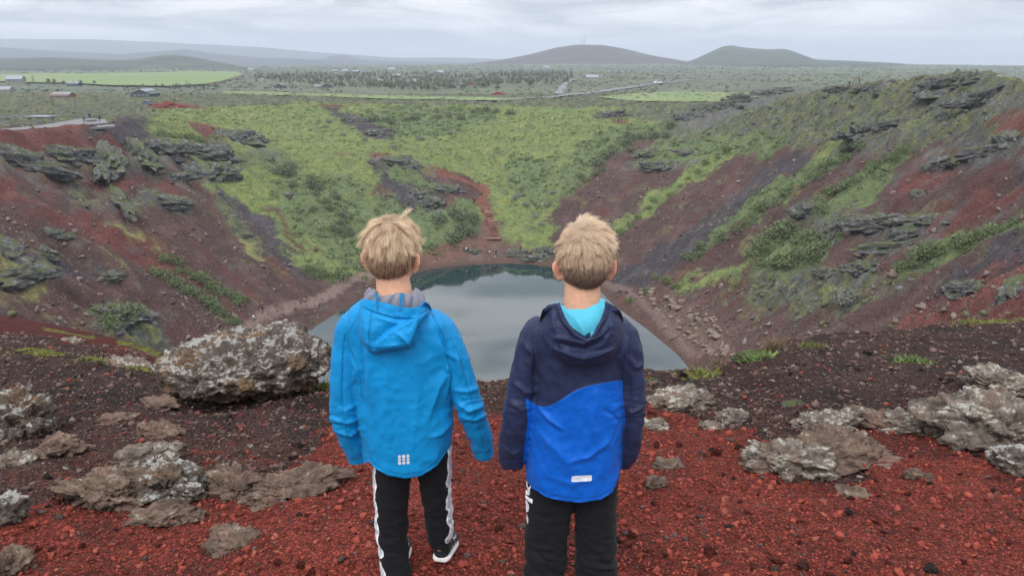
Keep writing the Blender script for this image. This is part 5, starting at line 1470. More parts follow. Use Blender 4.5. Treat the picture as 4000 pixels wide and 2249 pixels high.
def hair_curves(name, M, c, strands, tints, rad, parent):
    """strands: (n, k, 3) head space"""
    n, k, _ = strands.shape
    cu = bpy.data.hair_curves.new(name)
    cu.add_curves([k] * n)
    P = strands.reshape(-1, 3) @ M.T + c
    cu.points.foreach_set("position", P.astype(np.float32).ravel())
    ra = np.tile(np.interp(np.linspace(0, 1, k), [0, .6, 1], [1, .9, .35]), n) * rad
    at_ = cu.attributes.get("radius") or cu.attributes.new("radius", 'FLOAT', 'POINT')
    at_.data.foreach_set("value", ra.astype(np.float32))
    tc = cu.attributes.new("tint", 'FLOAT_COLOR', 'POINT')
    t4 = np.ones((n, k, 4), np.float32); t4[..., :3] = tints
    tc.data.foreach_set("color", t4.ravel())
    o = bpy.data.objects.new(name, cu); COL.objects.link(o); cu.materials.append(MAT_HAIR)
    o.parent = parent
    return o
def scalp_roots(n, keep, seed):
    g = np.random.default_rng(seed); out = []
    while sum(len(a) for a in out) < n:
        d = g.normal(size=(n * 3, 3)); d /= np.linalg.norm(d, axis=1)[:, None]
        p = d * SK_R + SK_C
        out.append(p[keep(p, d)])
    p = np.concatenate(out)[:n]
    nn = (p - SK_C) / SK_R ** 2; nn /= np.linalg.norm(nn, axis=1)[:, None]
    return p, nn, g
def grow(p, nn, flow, length, lift, k=10, curl=0.0, grav=0.0, seed=0, clump=0, clump_amt=0.6, cdev=0.0):
    """strands that leave the scalp along nn*lift and bend into the flow, staying outside the skull"""
    n = len(p); g = np.random.default_rng(seed)
    if clump:
        ci = g.choice(n, clump, replace=False)
        near = np.empty(n, int)
        for a in range(0, n, 4000):
            near[a:a + 4000] = ci[np.argmin(((p[a:a + 4000, None] - p[None, ci]) ** 2).sum(2), 1)]
        dv = g.normal(size=(n, 3)) * cdev; dl = g.uniform(1 - cdev * .5, 1 + cdev * .4, n); dlift = g.normal(size=n) * cdev * .25
        flow = flow + dv[near]; flow /= np.linalg.norm(flow, axis=1)[:, None]; length = length * dl[near]; lift = np.clip(lift + np.minimum(dlift[near], .06), .02, .98)
    S = np.zeros((n, k, 3)); S[:, 0] = p
    d = nn * lift[:, None] + flow * (1 - lift)[:, None]; d /= np.linalg.norm(d, axis=1)[:, None]
    for i in range(1, k):
        t = i / (k - 1)
        d = d + flow * .22 + np.array([0, 0, -1]) * grav * t
        d /= np.linalg.norm(d, axis=1)[:, None]
        q = S[:, i - 1] + d * (length / (k - 1))[:, None]
        e = (q - SK_C) / (SK_R + .003 + .004 * t); l = np.linalg.norm(e, axis=1)
        m = l < 1
        q = np.where(m[:, None], SK_C + (q - SK_C) / np.maximum(l, .3)[:, None], q)
        S[:, i] = q
    if clump:
        t = (np.linspace(0, 1, k) ** .8)[None, :, None]
        amt = clump_amt * g.uniform(.5, 1.15, n)[:, None, None]
        G = S[near] + (p - p[near])[:, None, :] * (1 - .85 * t)
        S = S * (1 - amt * t) + G * amt * t
    S += np.cumsum(g.normal(size=S.shape), axis=1) * curl
    return S
# ------------------------------------------------------------------ clothing builders
def jacket_mesh(name, Y0, torso_rows, sl_rows, sr_rows, hem, voxel=.0042, conv=None):
    mb = MB()
    def tube_rows(rows, dep, yoff, n, p=2.4):
        R = interp_rows(rows, 30)
        cs, rx, ry = [], [], []
        for v, uL, uR, dp, yo in R:
            a, b = ad(uL, v, Y0), ad(uR, v, Y0)
            cs.append(((a[0] + b[0]) / 2, Y0 + yo, (a[2] + b[2]) / 2)); rx.append(abs(b[0] - a[0]) / 2); ry.append(dp)
        loft(mb, cs, rx, ry, n, p)
    tube_rows(torso_rows, None, 0, 40, 2.5)
    tube_rows(sl_rows, None, 0, 26, 2.1); tube_rows(sr_rows, None, 0, 26, 2.1)
    me = remesh(mb, name, voxel, 5, .55)
    return me
def finish_jacket(me, Y0, folds, conv, hem, seed, wr=.0022, elbows=(), fold_gain=1.7):
    co = get_co(me); no = get_no(me)
    yr = np.minimum(co[:, 1], Y0); k = Y0 / yr
    X = co[:, 0] * k; Z = CAM_Z + (co[:, 2] - CAM_Z) * k              # outline plane of the figure
    back = sstep(.3, -.3, no[:, 1])
    h = fold_disp(X, Z, folds, conv) * back * fold_gain
    # hanging drapes and crumple
    n1 = fbm(np.stack([co[:, 0] * 16, co[:, 1] * 10, co[:, 2] * 5 + seed], 1), 3)
    n2 = fbm(np.stack([co[:, 0] * 38, co[:, 1] * 38, co[:, 2] * 30 + seed], 1), 3)
    n3 = ridged(np.stack([co[:, 0] * 13, co[:, 1] * 13, co[:, 2] * 11 + seed + 3], 1), 2) - .65
    h += n1 * wr * 1.6 + n2 * wr * .6 + n3 * wr * 2.2
    for (u, v), rad, ang, amp, wl in elbows:
        x0, z0 = conv(u, v); dx, dz = X - x0, Z - z0
        a = math.radians(ang); q = dx * math.cos(a) + dz * math.sin(a); q2 = -dx * math.sin(a) + dz * math.cos(a)
        w = np.exp(-((dx ** 2 + dz ** 2) / rad ** 2))
        nn_ = fbm(np.stack([q / wl * 1.1, q2 / wl * .35, 0 * q + seed + u], 1), 2)
        h += amp * w * (1 - np.abs(nn_) * 2.2)
    co = co + no * h[:, None]
    yr = np.minimum(co[:, 1], Y0)
    hz = np.interp(co[:, 0] * Y0 / yr, [q[0] for q in hem], [q[1] for q in hem])
    lim = CAM_Z + (hz - CAM_Z) * yr / Y0
    co[:, 2] = np.where((co[:, 2] < lim) & (lim - co[:, 2] < .25), lim, co[:, 2])
    set_co(me, co)
    return me
def hood_sheet(name, Y0, u0, u1, top, bot, depth, folds, conv, nu=110, nv=90, yback=None, cut=None, seed=1.0, peak=.62):
    us = np.linspace(u0, u1, nu); t = np.linspace(0, 1, nv)
    vt = np.interp(us, [q[0] for q in top], [q[1] for q in top]); vb = np.interp(us, [q[0] for q in bot], [q[1] for q in bot])
    k = np.array([1, 2, 3, 2, 1.]) / 9
    vt = np.convolve(np.pad(vt, 2, mode='edge'), k, 'valid')
    U = np.broadcast_to(us, (nv, nu)); V = vt[None] + (vb - vt)[None] * t[:, None]
    S = np.broadcast_to(np.linspace(0, 1, nu), (nv, nu)); T = np.broadcast_to(t[:, None], (nv, nu))
    d0 = ray(2000, 900); 
    A = np.array([[ad(a, b, Y0) for a, b in zip(r1, r2)] for r1, r2 in zip(U, V)])
    x, z = A[..., 0].ravel(), A[..., 2].ravel(); s, tt = S.ravel(), T.ravel()
    prof = np.interp(tt, [0, .25, peak, .86, .95, 1], [.82, .86, 1, .95, .72, 0.0])
    edge = np.clip(1 - np.abs(2 * s - 1) ** 3.0, 0, 1) ** .5
    D = depth * prof * edge
    f = fold_disp(x, z, folds, conv) * np.clip(edge * 1.3, 0, 1) * 1.5
    n1 = fbm(np.stack([x * 26, z * 26, 0 * x + seed], 1), 3) * .0028
    hitY = yback(x, z)
    ana = Y0 - np.interp(V.ravel(), [750, 780, 820, 870, 930], [.060, .074, .092, .104, .110])
    hitY = np.where(np.isnan(hitY), ana, hitY)
    yb = lerp(hitY, np.minimum(ana, hitY + .03), np.clip(edge * 1.6 - .3, 0, 1)).reshape(nv, nu)
    for _ in range(6):
        yb[1:-1] = (yb[:-2] + 2 * yb[1:-1] + yb[2:]) / 4; yb[:, 1:-1] = (yb[:, :-2] + 2 * yb[:, 1:-1] + yb[:, 2:]) / 4
    yb = yb.ravel()
    y = yb + .012 - D - f - n1 * edge
    # perspective: the sheet lies nearer than Y0, so slide it along the sight line
    q = (y / Y0)
    x = x * q; z = CAM_Z + (z - CAM_Z) * q
    F = grid_faces(nu, nv)[:, ::-1]
    vts = np.stack([x, y, z], 1)
    if cut is not None:
        uc = U.ravel(); vc = V.ravel()
        ins = sdf_poly(uc, vc, cut) > 0
        F = F[~ins[F].all(1)]
    me = new_mesh(name, vts, F)
    return me
def thicken(o, th):
    m = o.modifiers.new("cloth thickness", 'SOLIDIFY'); m.thickness = th; m.offset = -1
    return o
def stick_points(bvh, pts, Y0, lift=.0015):
    out = []
    for u, v in pts:
        d = Vector(ray(u * DS, v * DS)).normalized()
        loc, nrm, idx, dist = bvh.ray_cast(Vector((0, 0, CAM_Z)), d)
        if loc is None: loc = Vector(ad(u, v, Y0)); nrm = Vector((0, -1, 0))
        if nrm.dot(d) > 0: nrm = -nrm
        out.append(np.array(loc + nrm * lift))
    return out
def patch(name, bvh, outline, Y0, mat, parent, lift=.0015, rings=3):
    """thin applique following the cloth: outline in sheet px around its centroid"""
    o = np.array(outline, float); c = o.mean(0); n = len(o)
    pts = [tuple(c)]
    for r in range(1, rings + 1):
        pts += [tuple(c + (q - c) * r / rings) for q in o]
    P = stick_points(bvh, pts, Y0, lift)
    f = [(0, 1 + i, 1 + (i + 1) % n) for i in range(n)]
    fq = []
    for r in range(rings - 1):
        for i in range(n):
            a, b = 1 + r * n + i, 1 + r * n + (i + 1) % n
            fq.append((a, a + n, b + n)); fq.append((a, b + n, b))
    me = new_mesh(name, np.array(P), np.array(f + fq))
    return obj(name, me, mat, parent)
def bvh_of(o):
    me = o.data
    return BVHTree.FromPolygons([tuple(v.co) for v in me.vertices], [tuple(p.vertices) for p in me.polygons])
def ray_y(bvh, Y0):
    def f(x, z):
        out = np.empty(len(x))
        for i in range(len(x)):
            d = Vector((x[i], Y0, z[i] - CAM_Z)).normalized()
            h = bvh.ray_cast(Vector((0, 0, CAM_Z)), d)
            out[i] = h[0].y if h[0] is not None else np.nan
        return out
    return f
def circle(u, v, r, n=14): return [(u + r * math.cos(2 * math.pi * i / n), v + r * math.sin(2 * math.pi * i / n)) for i in range(n)]

def trousers(name, Y0, L, R, mat, parent, folds_seed, voxel=.006, knee=()):
    mb = MB()
    for rows in (L, R):
        Rr = interp_rows(rows, 34); cs, rx, ry = [], [], []
        for v, uL, uR, dp, yo in Rr:
            a, b = ad(uL, v, Y0 + yo), ad(uR, v, Y0 + yo)
            cs.append(((a[0] + b[0]) / 2, Y0 + yo, (a[2] + b[2]) / 2)); rx.append(abs(b[0] - a[0]) / 2); ry.append(dp)
        loft(mb, cs, rx, ry, 30, 2.2)
    me = remesh(mb, name, voxel, 3, .5)
    co = get_co(me); no = get_no(me)
    n1 = fbm(np.stack([co[:, 0] * 9, co[:, 1] * 9, co[:, 2] * 26 + folds_seed], 1), 3)
    n2 = fbm(np.stack([co[:, 0] * 30, co[:, 1] * 30, co[:, 2] * 60 + folds_seed], 1), 2)
    h = n1 * .006 + n2 * .0015
    for z0, rad, amp in knee:
        w = np.exp(-((co[:, 2] - z0) / rad) ** 2)
        nk = fbm(np.stack([co[:, 0] * 10, co[:, 1] * 6, co[:, 2] * 30 + .35 * 30 * (co[:, 0] - co[:, 0].mean()) + 5], 1), 2)
        h += amp * w * (1 - np.abs(nk) * 2.4)
    set_co(me, co + no * h[:, None])
    return obj(name, me, mat, parent)
def shoe(parent, heel, toe, name="shoe", tilt=0.0, mats=None):
    """low trainer: white sole, dark upper with a heel collar; heel and toe are ground points"""
    h, t_ = np.asarray(heel, float), np.asarray(toe, float)
    L = np.linalg.norm(t_ - h); d = (t_ - h) / L; r = np.cross(d, (0, 0, 1.)); r /= np.linalg.norm(r); up = np.cross(r, d)
    def ring(s, w, z, zt):
        return h + d * (s * L) + up * z, w
    st = np.linspace(0, 1, 16)
    w = np.interp(st, [0, .08, .3, .55, .75, .92, 1], [.020, .031, .033, .038, .041, .030, .012])
    n = 24
    def solid(z0, z1, grow, nm, mat, par, arch=None):
        mb = MB(); vs_ = []; 
        for i, s in enumerate(st):
            for k in range(n):
                a = 2 * math.pi * k / n; cx_, sz = math.cos(a), math.sin(a)
                ww = (w[i] + grow)
                top = z1 if arch is None else np.interp(s, arch[0], arch[1])
                zz = z0 if sz < 0 else top
                pw = .45 if arch is None else .8
                x_ = np.sign(cx_) * abs(cx_) ** pw * ww
                z_ = (z0 + top) / 2 + np.sign(sz) * abs(sz) ** pw * (top - z0) / 2
                vs_.append(h + d * (s * L) + r * x_ + up * z_)
        f = []
        for i in range(len(st) - 1):
            for k in range(n): f.append((i * n + k, i * n + (k + 1) % n, (i + 1) * n + (k + 1) % n, (i + 1) * n + k))
        f.append(tuple(range(n - 1, -1, -1))); f.append(tuple((len(st) - 1) * n + k for k in range(n)))
        mb.add(vs_, f); me = remesh(mb, nm, .005, 3, .5)
        return obj(nm, me, mat, par)
    up_o = solid(.014, .06, .002, name, mats[0], parent, ([0, .06, .25, .42, .6, .8, .95, 1], [.066, .078, .080, .076, .066, .055, .046, .03]))
    solid(0.0, .021, .003, "sole", mats[1], up_o)
    for s in (-1, 1):
        mb = MB()
        for (a0, b0), (a1, b1) in (((.30, .034), (.40, .066)), ((.40, .066), (.45, .034)), ((.45, .034), (.55, .062))):
            wa, wb = np.interp(a0, st, w), np.interp(a1, st, w)
            mb.beam(h + d * a0 * L + r * s * (wa + .001) + up * b0, h + d * a1 * L + r * s * (wb - .002) + up * b1, .003, .003)
        so = mb.build("side_mark", mats[1], up_o); so["kind"] = "stuff"
    return up_o

def seam_attr(me, Y0, lines, conv):
    """distance to the stitched seams, for the cloth shader"""
    co = get_co(me); no = get_no(me); k = Y0 / np.minimum(co[:, 1], Y0); X = co[:, 0] * k; Z = CAM_Z + (co[:, 2] - CAM_Z) * k
    best = np.full(len(co), 1.0)
    for pl in lines:
        d, _, _ = polydist(X, Z, [conv(u, v) for u, v in pl]); best = np.minimum(best, d)
    best = np.where(no[:, 1] > .5, 1.0, best)
    vfloat(me, best, "seam")
# ------------------------------------------------------------------ left boy: bright blue jacket
def cv(Y0):
    def f(u, v):
        p = ad(u, v, Y0); return (p[0], p[2])
    return f
MAT_BLUE = m_cloth("blue softshell", (.001, .222, .52), .55, seam=True)
MAT_GREYLINING = m_cloth("grey lining", (.20, .20, .25), .45, sheen=.3)
MAT_BLACK = m_cloth("black jersey", (.0075, .0078, .0100), .85, 1200, "stripe", (.50, .50, .53), "piping", (.78, .78, .80))
MAT_BLACK2 = m_cloth("black cotton", (.0078, .0080, .0105), .85, 1200)
MAT_SHOE = m_cloth("dark leather", (.018, .022, .028), .5); MAT_SOLE = paint("rubber sole", (.70, .66, .64), .6, .12, 30)
MAT_REFLECT = paint("reflective print", (.62, .64, .70), .4, .15, 60)
SKIN = (.70, .405, .270)

def boy_left():
    Y0 = 2.25; C2 = cv(Y0)
    hc = ad(986, 642, Y0 + .012)
    pts = lambda l: [ad(u, v, Y0 + dy) for u, v, dy in l]
    neck = (pts([(985, 655, .0), (988, 700, -.005), (992, 740, -.01), (998, 790, -.01)]), [.050, .053, .058, .085], [.05, .050, .054, .06])
    torso = (pts([(1000, 775, 0), (1005, 830, 0), (1015, 950, 0), (1022, 1050, .005), (1030, 1130, .01)]), [.06, .115, .11, .10, .095], [.045, .070, .072, .07, .065])
    arms = [(pts([(880, 815, 0), (868, 900, -.01), (870, 1000, -.02), (876, 1050, .005), (888, 1092, .015)]), [.034, .033, .030, .026, .020]),
            (pts([(1105, 820, 0), (1138, 900, -.01), (1166, 990, -.02), (1184, 1040, .0), (1196, 1068, .01)]), [.034, .034, .030, .026, .020])]
    legs = [(pts([(985, 1170, 0), (985, 1280, 0), (990, 1380, -.01), (1000, 1440, -.03)]), [.055, .048, .036, .03]),
            (pts([(1090, 1170, 0), (1098, 1260, .05), (1106, 1330, .07), (1110, 1385, .07)]), [.055, .048, .036, .03])]
    me, M, c = make_body("person", hc, math.radians(11), math.radians(-9), neck, arms, legs, torso, SKIN)
    body = tag(obj("person", me, MAT_SKIN), "boy with tousled blond hair in a bright blue hooded jacket, looking down into the crater", "boy", "two boys standing on the rim")
    T = [(752, 958, 1050, .06, 0), (768, 912, 1090, .072, 0), (784, 880, 1118, .085, 0), (810, 868, 1128, .095, 0), (870, 880, 1132, .102, 0), (950, 893, 1137, .108, 0), (1030, 900, 1140, .112, 0), (1090, 910, 1140, .115, 0), (1140, 918, 1136, .116, 0), (1215, 926, 1128, .116, 0)]
    SL = [(800, 880, 935, .045, 0), (815, 845, 915, .055, 0), (870, 836, 908, .055, 0), (930, 833, 905, .055, -.01), (1000, 833, 906, .054, -.02), (1050, 837, 907, .053, -.015), (1090, 848, 911, .049, 0), (1130, 862, 921, .044, .015), (1172, 876, 927, .038, .03)]
    SR = [(800, 1058, 1108, .045, 0), (818, 1078, 1143, .055, 0), (860, 1098, 1163, .056, 0), (910, 1117, 1185, .056, -.01), (970, 1133, 1204, .055, -.02), (1020, 1148, 1217, .054, -.015), (1070, 1166, 1230, .049, 0), (1110, 1180, 1241, .045, .02), (1156, 1190, 1243, .040, .035)]
    jm = jacket_mesh("jacket", Y0, T, SL, SR, None)
    hem = [C2(u, v) for u, v in [(860, 1170), (905, 1168), (928, 1160), (945, 1178), (975, 1195), (1020, 1203), (1060, 1196), (1100, 1170), (1122, 1138), (1140, 1110), (1160, 1160), (1245, 1170)]]
    folds = [('step', [(1092, 783), (1118, 850), (1135, 925)], .010, .008), ('ridge', [(1100, 860), (1122, 930), (1118, 1010)], .010, .016),
             ('crease', [(1085, 790), (1115, 868), (1128, 905)], .007, .006), ('ridge', [(1128, 910), (1102, 970), (1080, 1050)], .007, .016),
             ('crease', [(905, 835), (912, 930), (912, 1040)], .008, .008), ('ridge', [(925, 870), (930, 960), (945, 1060)], .007, .018),
             ('ridge', [(1040, 890), (1050, 1000), (1040, 1120)], .004, .025), ('ridge', [(975, 900), (968, 1010), (985, 1120)], .004, .022),
             ('ridge', [(1080, 1100), (1110, 1090), (1136, 1060)], .005, .012), ('crease', [(868, 845), (862, 960), (860, 1080)], .0035, .003),
             ('ridge', [(1098, 800), (1120, 850), (1145, 900)], .006, .014), ('crease', [(1148, 850), (1170, 930), (1180, 985)], .003, .003),
             ('ridge', [(835, 1050), (870, 1062), (905, 1050)], .007, .008), ('ridge', [(842, 1080), (880, 1092), (910, 1075)], .006, .008), ('ridge', [(838, 1020), (870, 1030), (900, 1015)], .004, .008),
             ('ridge', [(1150, 1010), (1180, 1030), (1212, 1020)], .007, .008), ('ridge', [(1140, 980), (1175, 985), (1208, 975)], .005, .009), ('ridge', [(1160, 1045), (1195, 1055), (1222, 1040)], .005, .008),
             ('ridge', [(885, 900), (900, 930), (890, 960)], .006, .010), ('ridge', [(1120, 880), (1150, 905), (1160, 950)], .007, .011)]
    finish_jacket(jm, Y0, folds, C2, hem, 1.0, elbows=(((872, 1060), .06, 75, .006, .034), ((1185, 1030), .06, 110, .006, .034)))
    seam_attr(jm, Y0, [[(1078, 778), (1100, 815), (1118, 850), (1132, 905)], [(905, 790), (880, 830), (868, 845)], [(868, 845), (862, 900), (861, 1000), (866, 1060), (880, 1110), (895, 1165)], [(868, 845), (905, 935), (910, 1000)], [(1132, 850), (1150, 880), (1175, 960), (1195, 1040), (1220, 1130)], [(930, 1152), (945, 1168), (975, 1186), (1020, 1194), (1060, 1187), (1100, 1161), (1122, 1129)], [(876, 1158), (925, 1150)], [(1186, 1142), (1243, 1136)]], C2)
    jk = obj("jacket", jm, MAT_BLUE, body)
    bv = bvh_of(jk)
    top = [(900, 800), (903, 768), (910, 752), (920, 752), (942, 757), (968, 761), (988, 766.6), (1008, 772.6), (1028, 774.6), (1048, 772.6), (1062, 766.6), (1072, 758), (1080, 768), (1084, 785)]
    bot = [(900, 845), (908, 860), (931, 889), (948, 893), (966, 888), (995, 884), (1022, 879), (1031, 877), (1041, 850), (1050, 822), (1068, 800), (1084, 786)]
    hf = [('step', [(1072, 785), (1040, 800), (985, 828), (945, 862), (938, 884)], -.014, .004), ('crease', [(912, 773), (935, 784), (962, 792), (995, 801), (1022, 802.6), (1043, 800), (1075, 780)], .004, .0025),
          ('ridge', [(1000, 838), (1020, 858), (1030, 876)], .009, .010), ('ridge', [(915, 800), (918, 850), (930, 885)], .005, .009), ('crease', [(935, 786), (930, 840), (932, 884)], .0025, .003), ('ridge', [(950, 800), (1000, 815), (1050, 800)], .004, .014),
          ('ridge', [(955, 880), (990, 872), (1025, 872)], .005, .010)]
    yb = ray_y(bv, Y0)
    hm = hood_sheet("hood", Y0, 900, 1084, top, bot, .058, hf, C2, yback=yb, seed=2.0)
    seam_attr(hm, Y0, [[(906, 770), (912, 773), (935, 784), (962, 792), (995, 801), (1022, 802.6), (1043, 800), (1080, 778)], [(934, 786), (928, 840), (931, 886)]], C2)
    hood = thicken(obj("hood", hm, MAT_BLUE, jk), .004)
    # grey lining standing round the neck, inside the hood's rim
    a = np.linspace(-1.28, 1.28, 90); rows = []
    cN = ad(992, 738, Y0 - .006)
    for k, (rr, zz) in enumerate(((.058, .010), (.061, .015), (.066, .012), (.071, .004), (.076, -.008), (.079, -.026), (.080, -.05))):
        wv = .0035 * np.sin(a * 9 + k * .9) + .004 * np.sin(a * 17 + 1.3 * k)
        tall = .012 * np.abs(np.sin(a)) ** 2 + .006 * np.sin(a * 5 + .6)
        rows.append(np.stack([cN[0] + np.sin(a) * (rr * 1.27 + wv), cN[1] - np.cos(a) * (rr * .92 + wv), cN[2] + zz + tall * (1 - k / 6) - .004 + 0 * a], 1))
    lm = new_mesh("lining", np.concatenate(rows), grid_faces(90, len(rows)))
    thicken(obj("lining", lm, MAT_GREYLINING, hood), .003)
    for (ua, ub) in ((946, 951), (1012, 1007)):
        s = MB(); w_ = .0045
        p0, p1, p2 = ad(ua, 737, Y0 - .066), ad((ua + ub) / 2, 752, Y0 - .094), ad(ub, 780, Y0 - .106)
        v = []
        for p in (p0, p1, p2): v += [p + (-w_, -.002, 0), p + (w_, -.002, 0), p + (w_, .002, 0), p + (-w_, .002, 0)]
        f = []
        for i in range(2):
            for k in range(4): f.append((i * 4 + k, i * 4 + (k + 1) % 4, i * 4 + 4 + (k + 1) % 4, i * 4 + 4 + k))
        s.add(v, f + [(3, 2, 1, 0), (8, 9, 10, 11)]); s.build("neck_strap", MAT_BLUE, hood)
    for i in range(3):
        for j in range(3):
            patch("reflective_dot", bv, circle(1005 + 10.6 * i + .2 * j, 1147 + 8.2 * j - .6 * i, 4.3 if (i + j) else 3.9), Y0, MAT_REFLECT, jk)
    L = [(1120, 940, 1040, .075, 0), (1180, 938, 1038, .072, 0), (1230, 940, 1030, .066, 0), (1300, 944, 1024, .058, 0), (1370, 952, 1024, .050, -.01), (1420, 958, 1032, .054, -.02), (1475, 960, 1040, .060, -.03)]
    Rr = [(1120, 1030, 1136, .075, 0), (1170, 1046, 1137, .070, .01), (1220, 1058, 1134, .064, .03), (1280, 1068, 1136, .056, .05), (1325, 1074, 1138, .050, .06), (1364, 1078, 1134, .048, .062)]
    tr = trousers("trousers", Y0, L, Rr, MAT_BLACK, body, 3.0, knee=((ad(980, 1330, Y0)[2], .10, .006),))
    co = get_co(tr.data)
    # white side stripes: the band at the outer edge of each leg
    def edge_x(rows, k):
        zz = [ad(r[1], r[0], Y0 + r[4])[2] for r in rows]; xx = [ad(r[k], r[0], Y0 + r[4])[0] for r in rows]
        o_ = np.argsort(zz); return np.interp(co[:, 2], np.array(zz)[o_], np.array(xx)[o_])
    wob = fbm(np.stack([co[:, 2] * 22, 0 * co[:, 2], 0 * co[:, 2] + 4.4], 1), 2) * .010 + .004 * np.sin(co[:, 2] * 75)
    eL = edge_x(L, 1) + .016 + wob; eR = edge_x(Rr, 2) - .011 - wob
    mid = ad(1038, 1200, Y0)[0]
    sd = np.where(co[:, 0] < mid, eL - co[:, 0], co[:, 0] - eR)
    vfloat(tr.data, sd, "stripe"); vfloat(tr.data, .0028 - np.abs(sd - .0018), "piping")
    gz = lambda p: float(near_surface(np.array([p[0]]), np.array([p[1]]))[0])
    hl = ad(1000, 1452, Y0 - .03); hl = np.array([hl[0], 2.205, 0]); hl[2] = gz(hl) + .004
    tl = hl + (-.012, .20, 0); tl[2] = gz(tl) + .004
    shoe(body, hl, tl, mats=(MAT_SHOE, MAT_SOLE))
    hr = ad(1108, 1418, Y0 + .03); tr_ = hr + (.020, .19, -.03); tr_[2] = gz(tr_) + .004
    hr[2] = max(hr[2], gz(hr) + .02)
    shoe(body, hr, tr_, mats=(MAT_SHOE, MAT_SOLE))
    # hair: short darker undercut, long blond top falling from the crown
    whorl = np.array([.005, -.035, .112])
    def flow_from(p, nn, extra):
        f = p - whorl; f -= nn * (f * nn).sum(1)[:, None]; f /= np.linalg.norm(f, axis=1)[:, None] + 1e-9
        f = f + extra; f -= nn * (f * nn).sum(1)[:, None] * .8
        return f / np.linalg.norm(f, axis=1)[:, None]
    _hj = np.random.default_rng(5)
    keep = lambda p, d: (p[:, 2] > -.080 + np.abs(_hj.normal(size=len(p))) * .012 + .6 * np.abs(p[:, 0]) * (p[:, 1] < -.02) * .3 + .55 * np.clip(p[:, 1] + .01, 0, .2) + .010 * np.sin(p[:, 0] * 60)) & (p[:, 1] < .075) & ~((np.abs(p[:, 0]) > .060) & (p[:, 2] < .005) & (p[:, 1] > -.03))
    p, nn, g = scalp_roots(17000, keep, 21)
    fl = flow_from(p, nn, np.array([.05, 0, -.5]))
    S = grow(p, nn, fl, lerp(.012, .036, sstep(-.07, .02, p[:, 2])) * g.uniform(.6, 1.25, len(p)), lerp(.10, .26, sstep(-.05, .03, p[:, 2])), 8, .0006, .16, 4, 520, .45, .25)
    k = S.shape[1]; tip = np.linspace(0, 1, k)[None, :, None]
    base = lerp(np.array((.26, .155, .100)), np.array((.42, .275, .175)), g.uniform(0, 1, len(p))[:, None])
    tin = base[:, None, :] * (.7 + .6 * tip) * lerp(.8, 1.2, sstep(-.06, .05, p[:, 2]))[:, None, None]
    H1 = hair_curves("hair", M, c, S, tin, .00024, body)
    keep2 = lambda p, d: (p[:, 2] > .055 - .25 * np.clip(-p[:, 1], 0, .1) + .012 * np.sin(p[:, 0] * 90)) & (p[:, 1] < .08)
    p, nn, g = scalp_roots(13000, keep2, 22)
    side = np.stack([.35 * np.sign(p[:, 0] - .01) * 0 + .12 * np.sin(p[:, 1] * 60), 0 * p[:, 0], 0 * p[:, 0] - .25], 1)
    fl = flow_from(p, nn, side)
    S = grow(p, nn, fl, g.uniform(.038, .062, len(p)) * (1 + .14 * np.sin(p[:, 0] * 70)), g.uniform(.24, .44, len(p)), 12, .0009, .26, 6, 240, .55, .30)
    # ends flick outward
    e = (S - SK_C) / SK_R; e /= np.linalg.norm(e, axis=2)[..., None]
    S += e * (np.linspace(0, 1, 12) ** 3)[None, :, None] * g.uniform(.0, .006, len(p))[:, None, None]
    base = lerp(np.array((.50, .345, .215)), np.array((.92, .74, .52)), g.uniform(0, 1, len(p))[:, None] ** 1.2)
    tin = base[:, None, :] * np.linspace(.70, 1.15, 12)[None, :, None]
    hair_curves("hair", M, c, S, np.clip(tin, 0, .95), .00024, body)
    return body
boy_left()

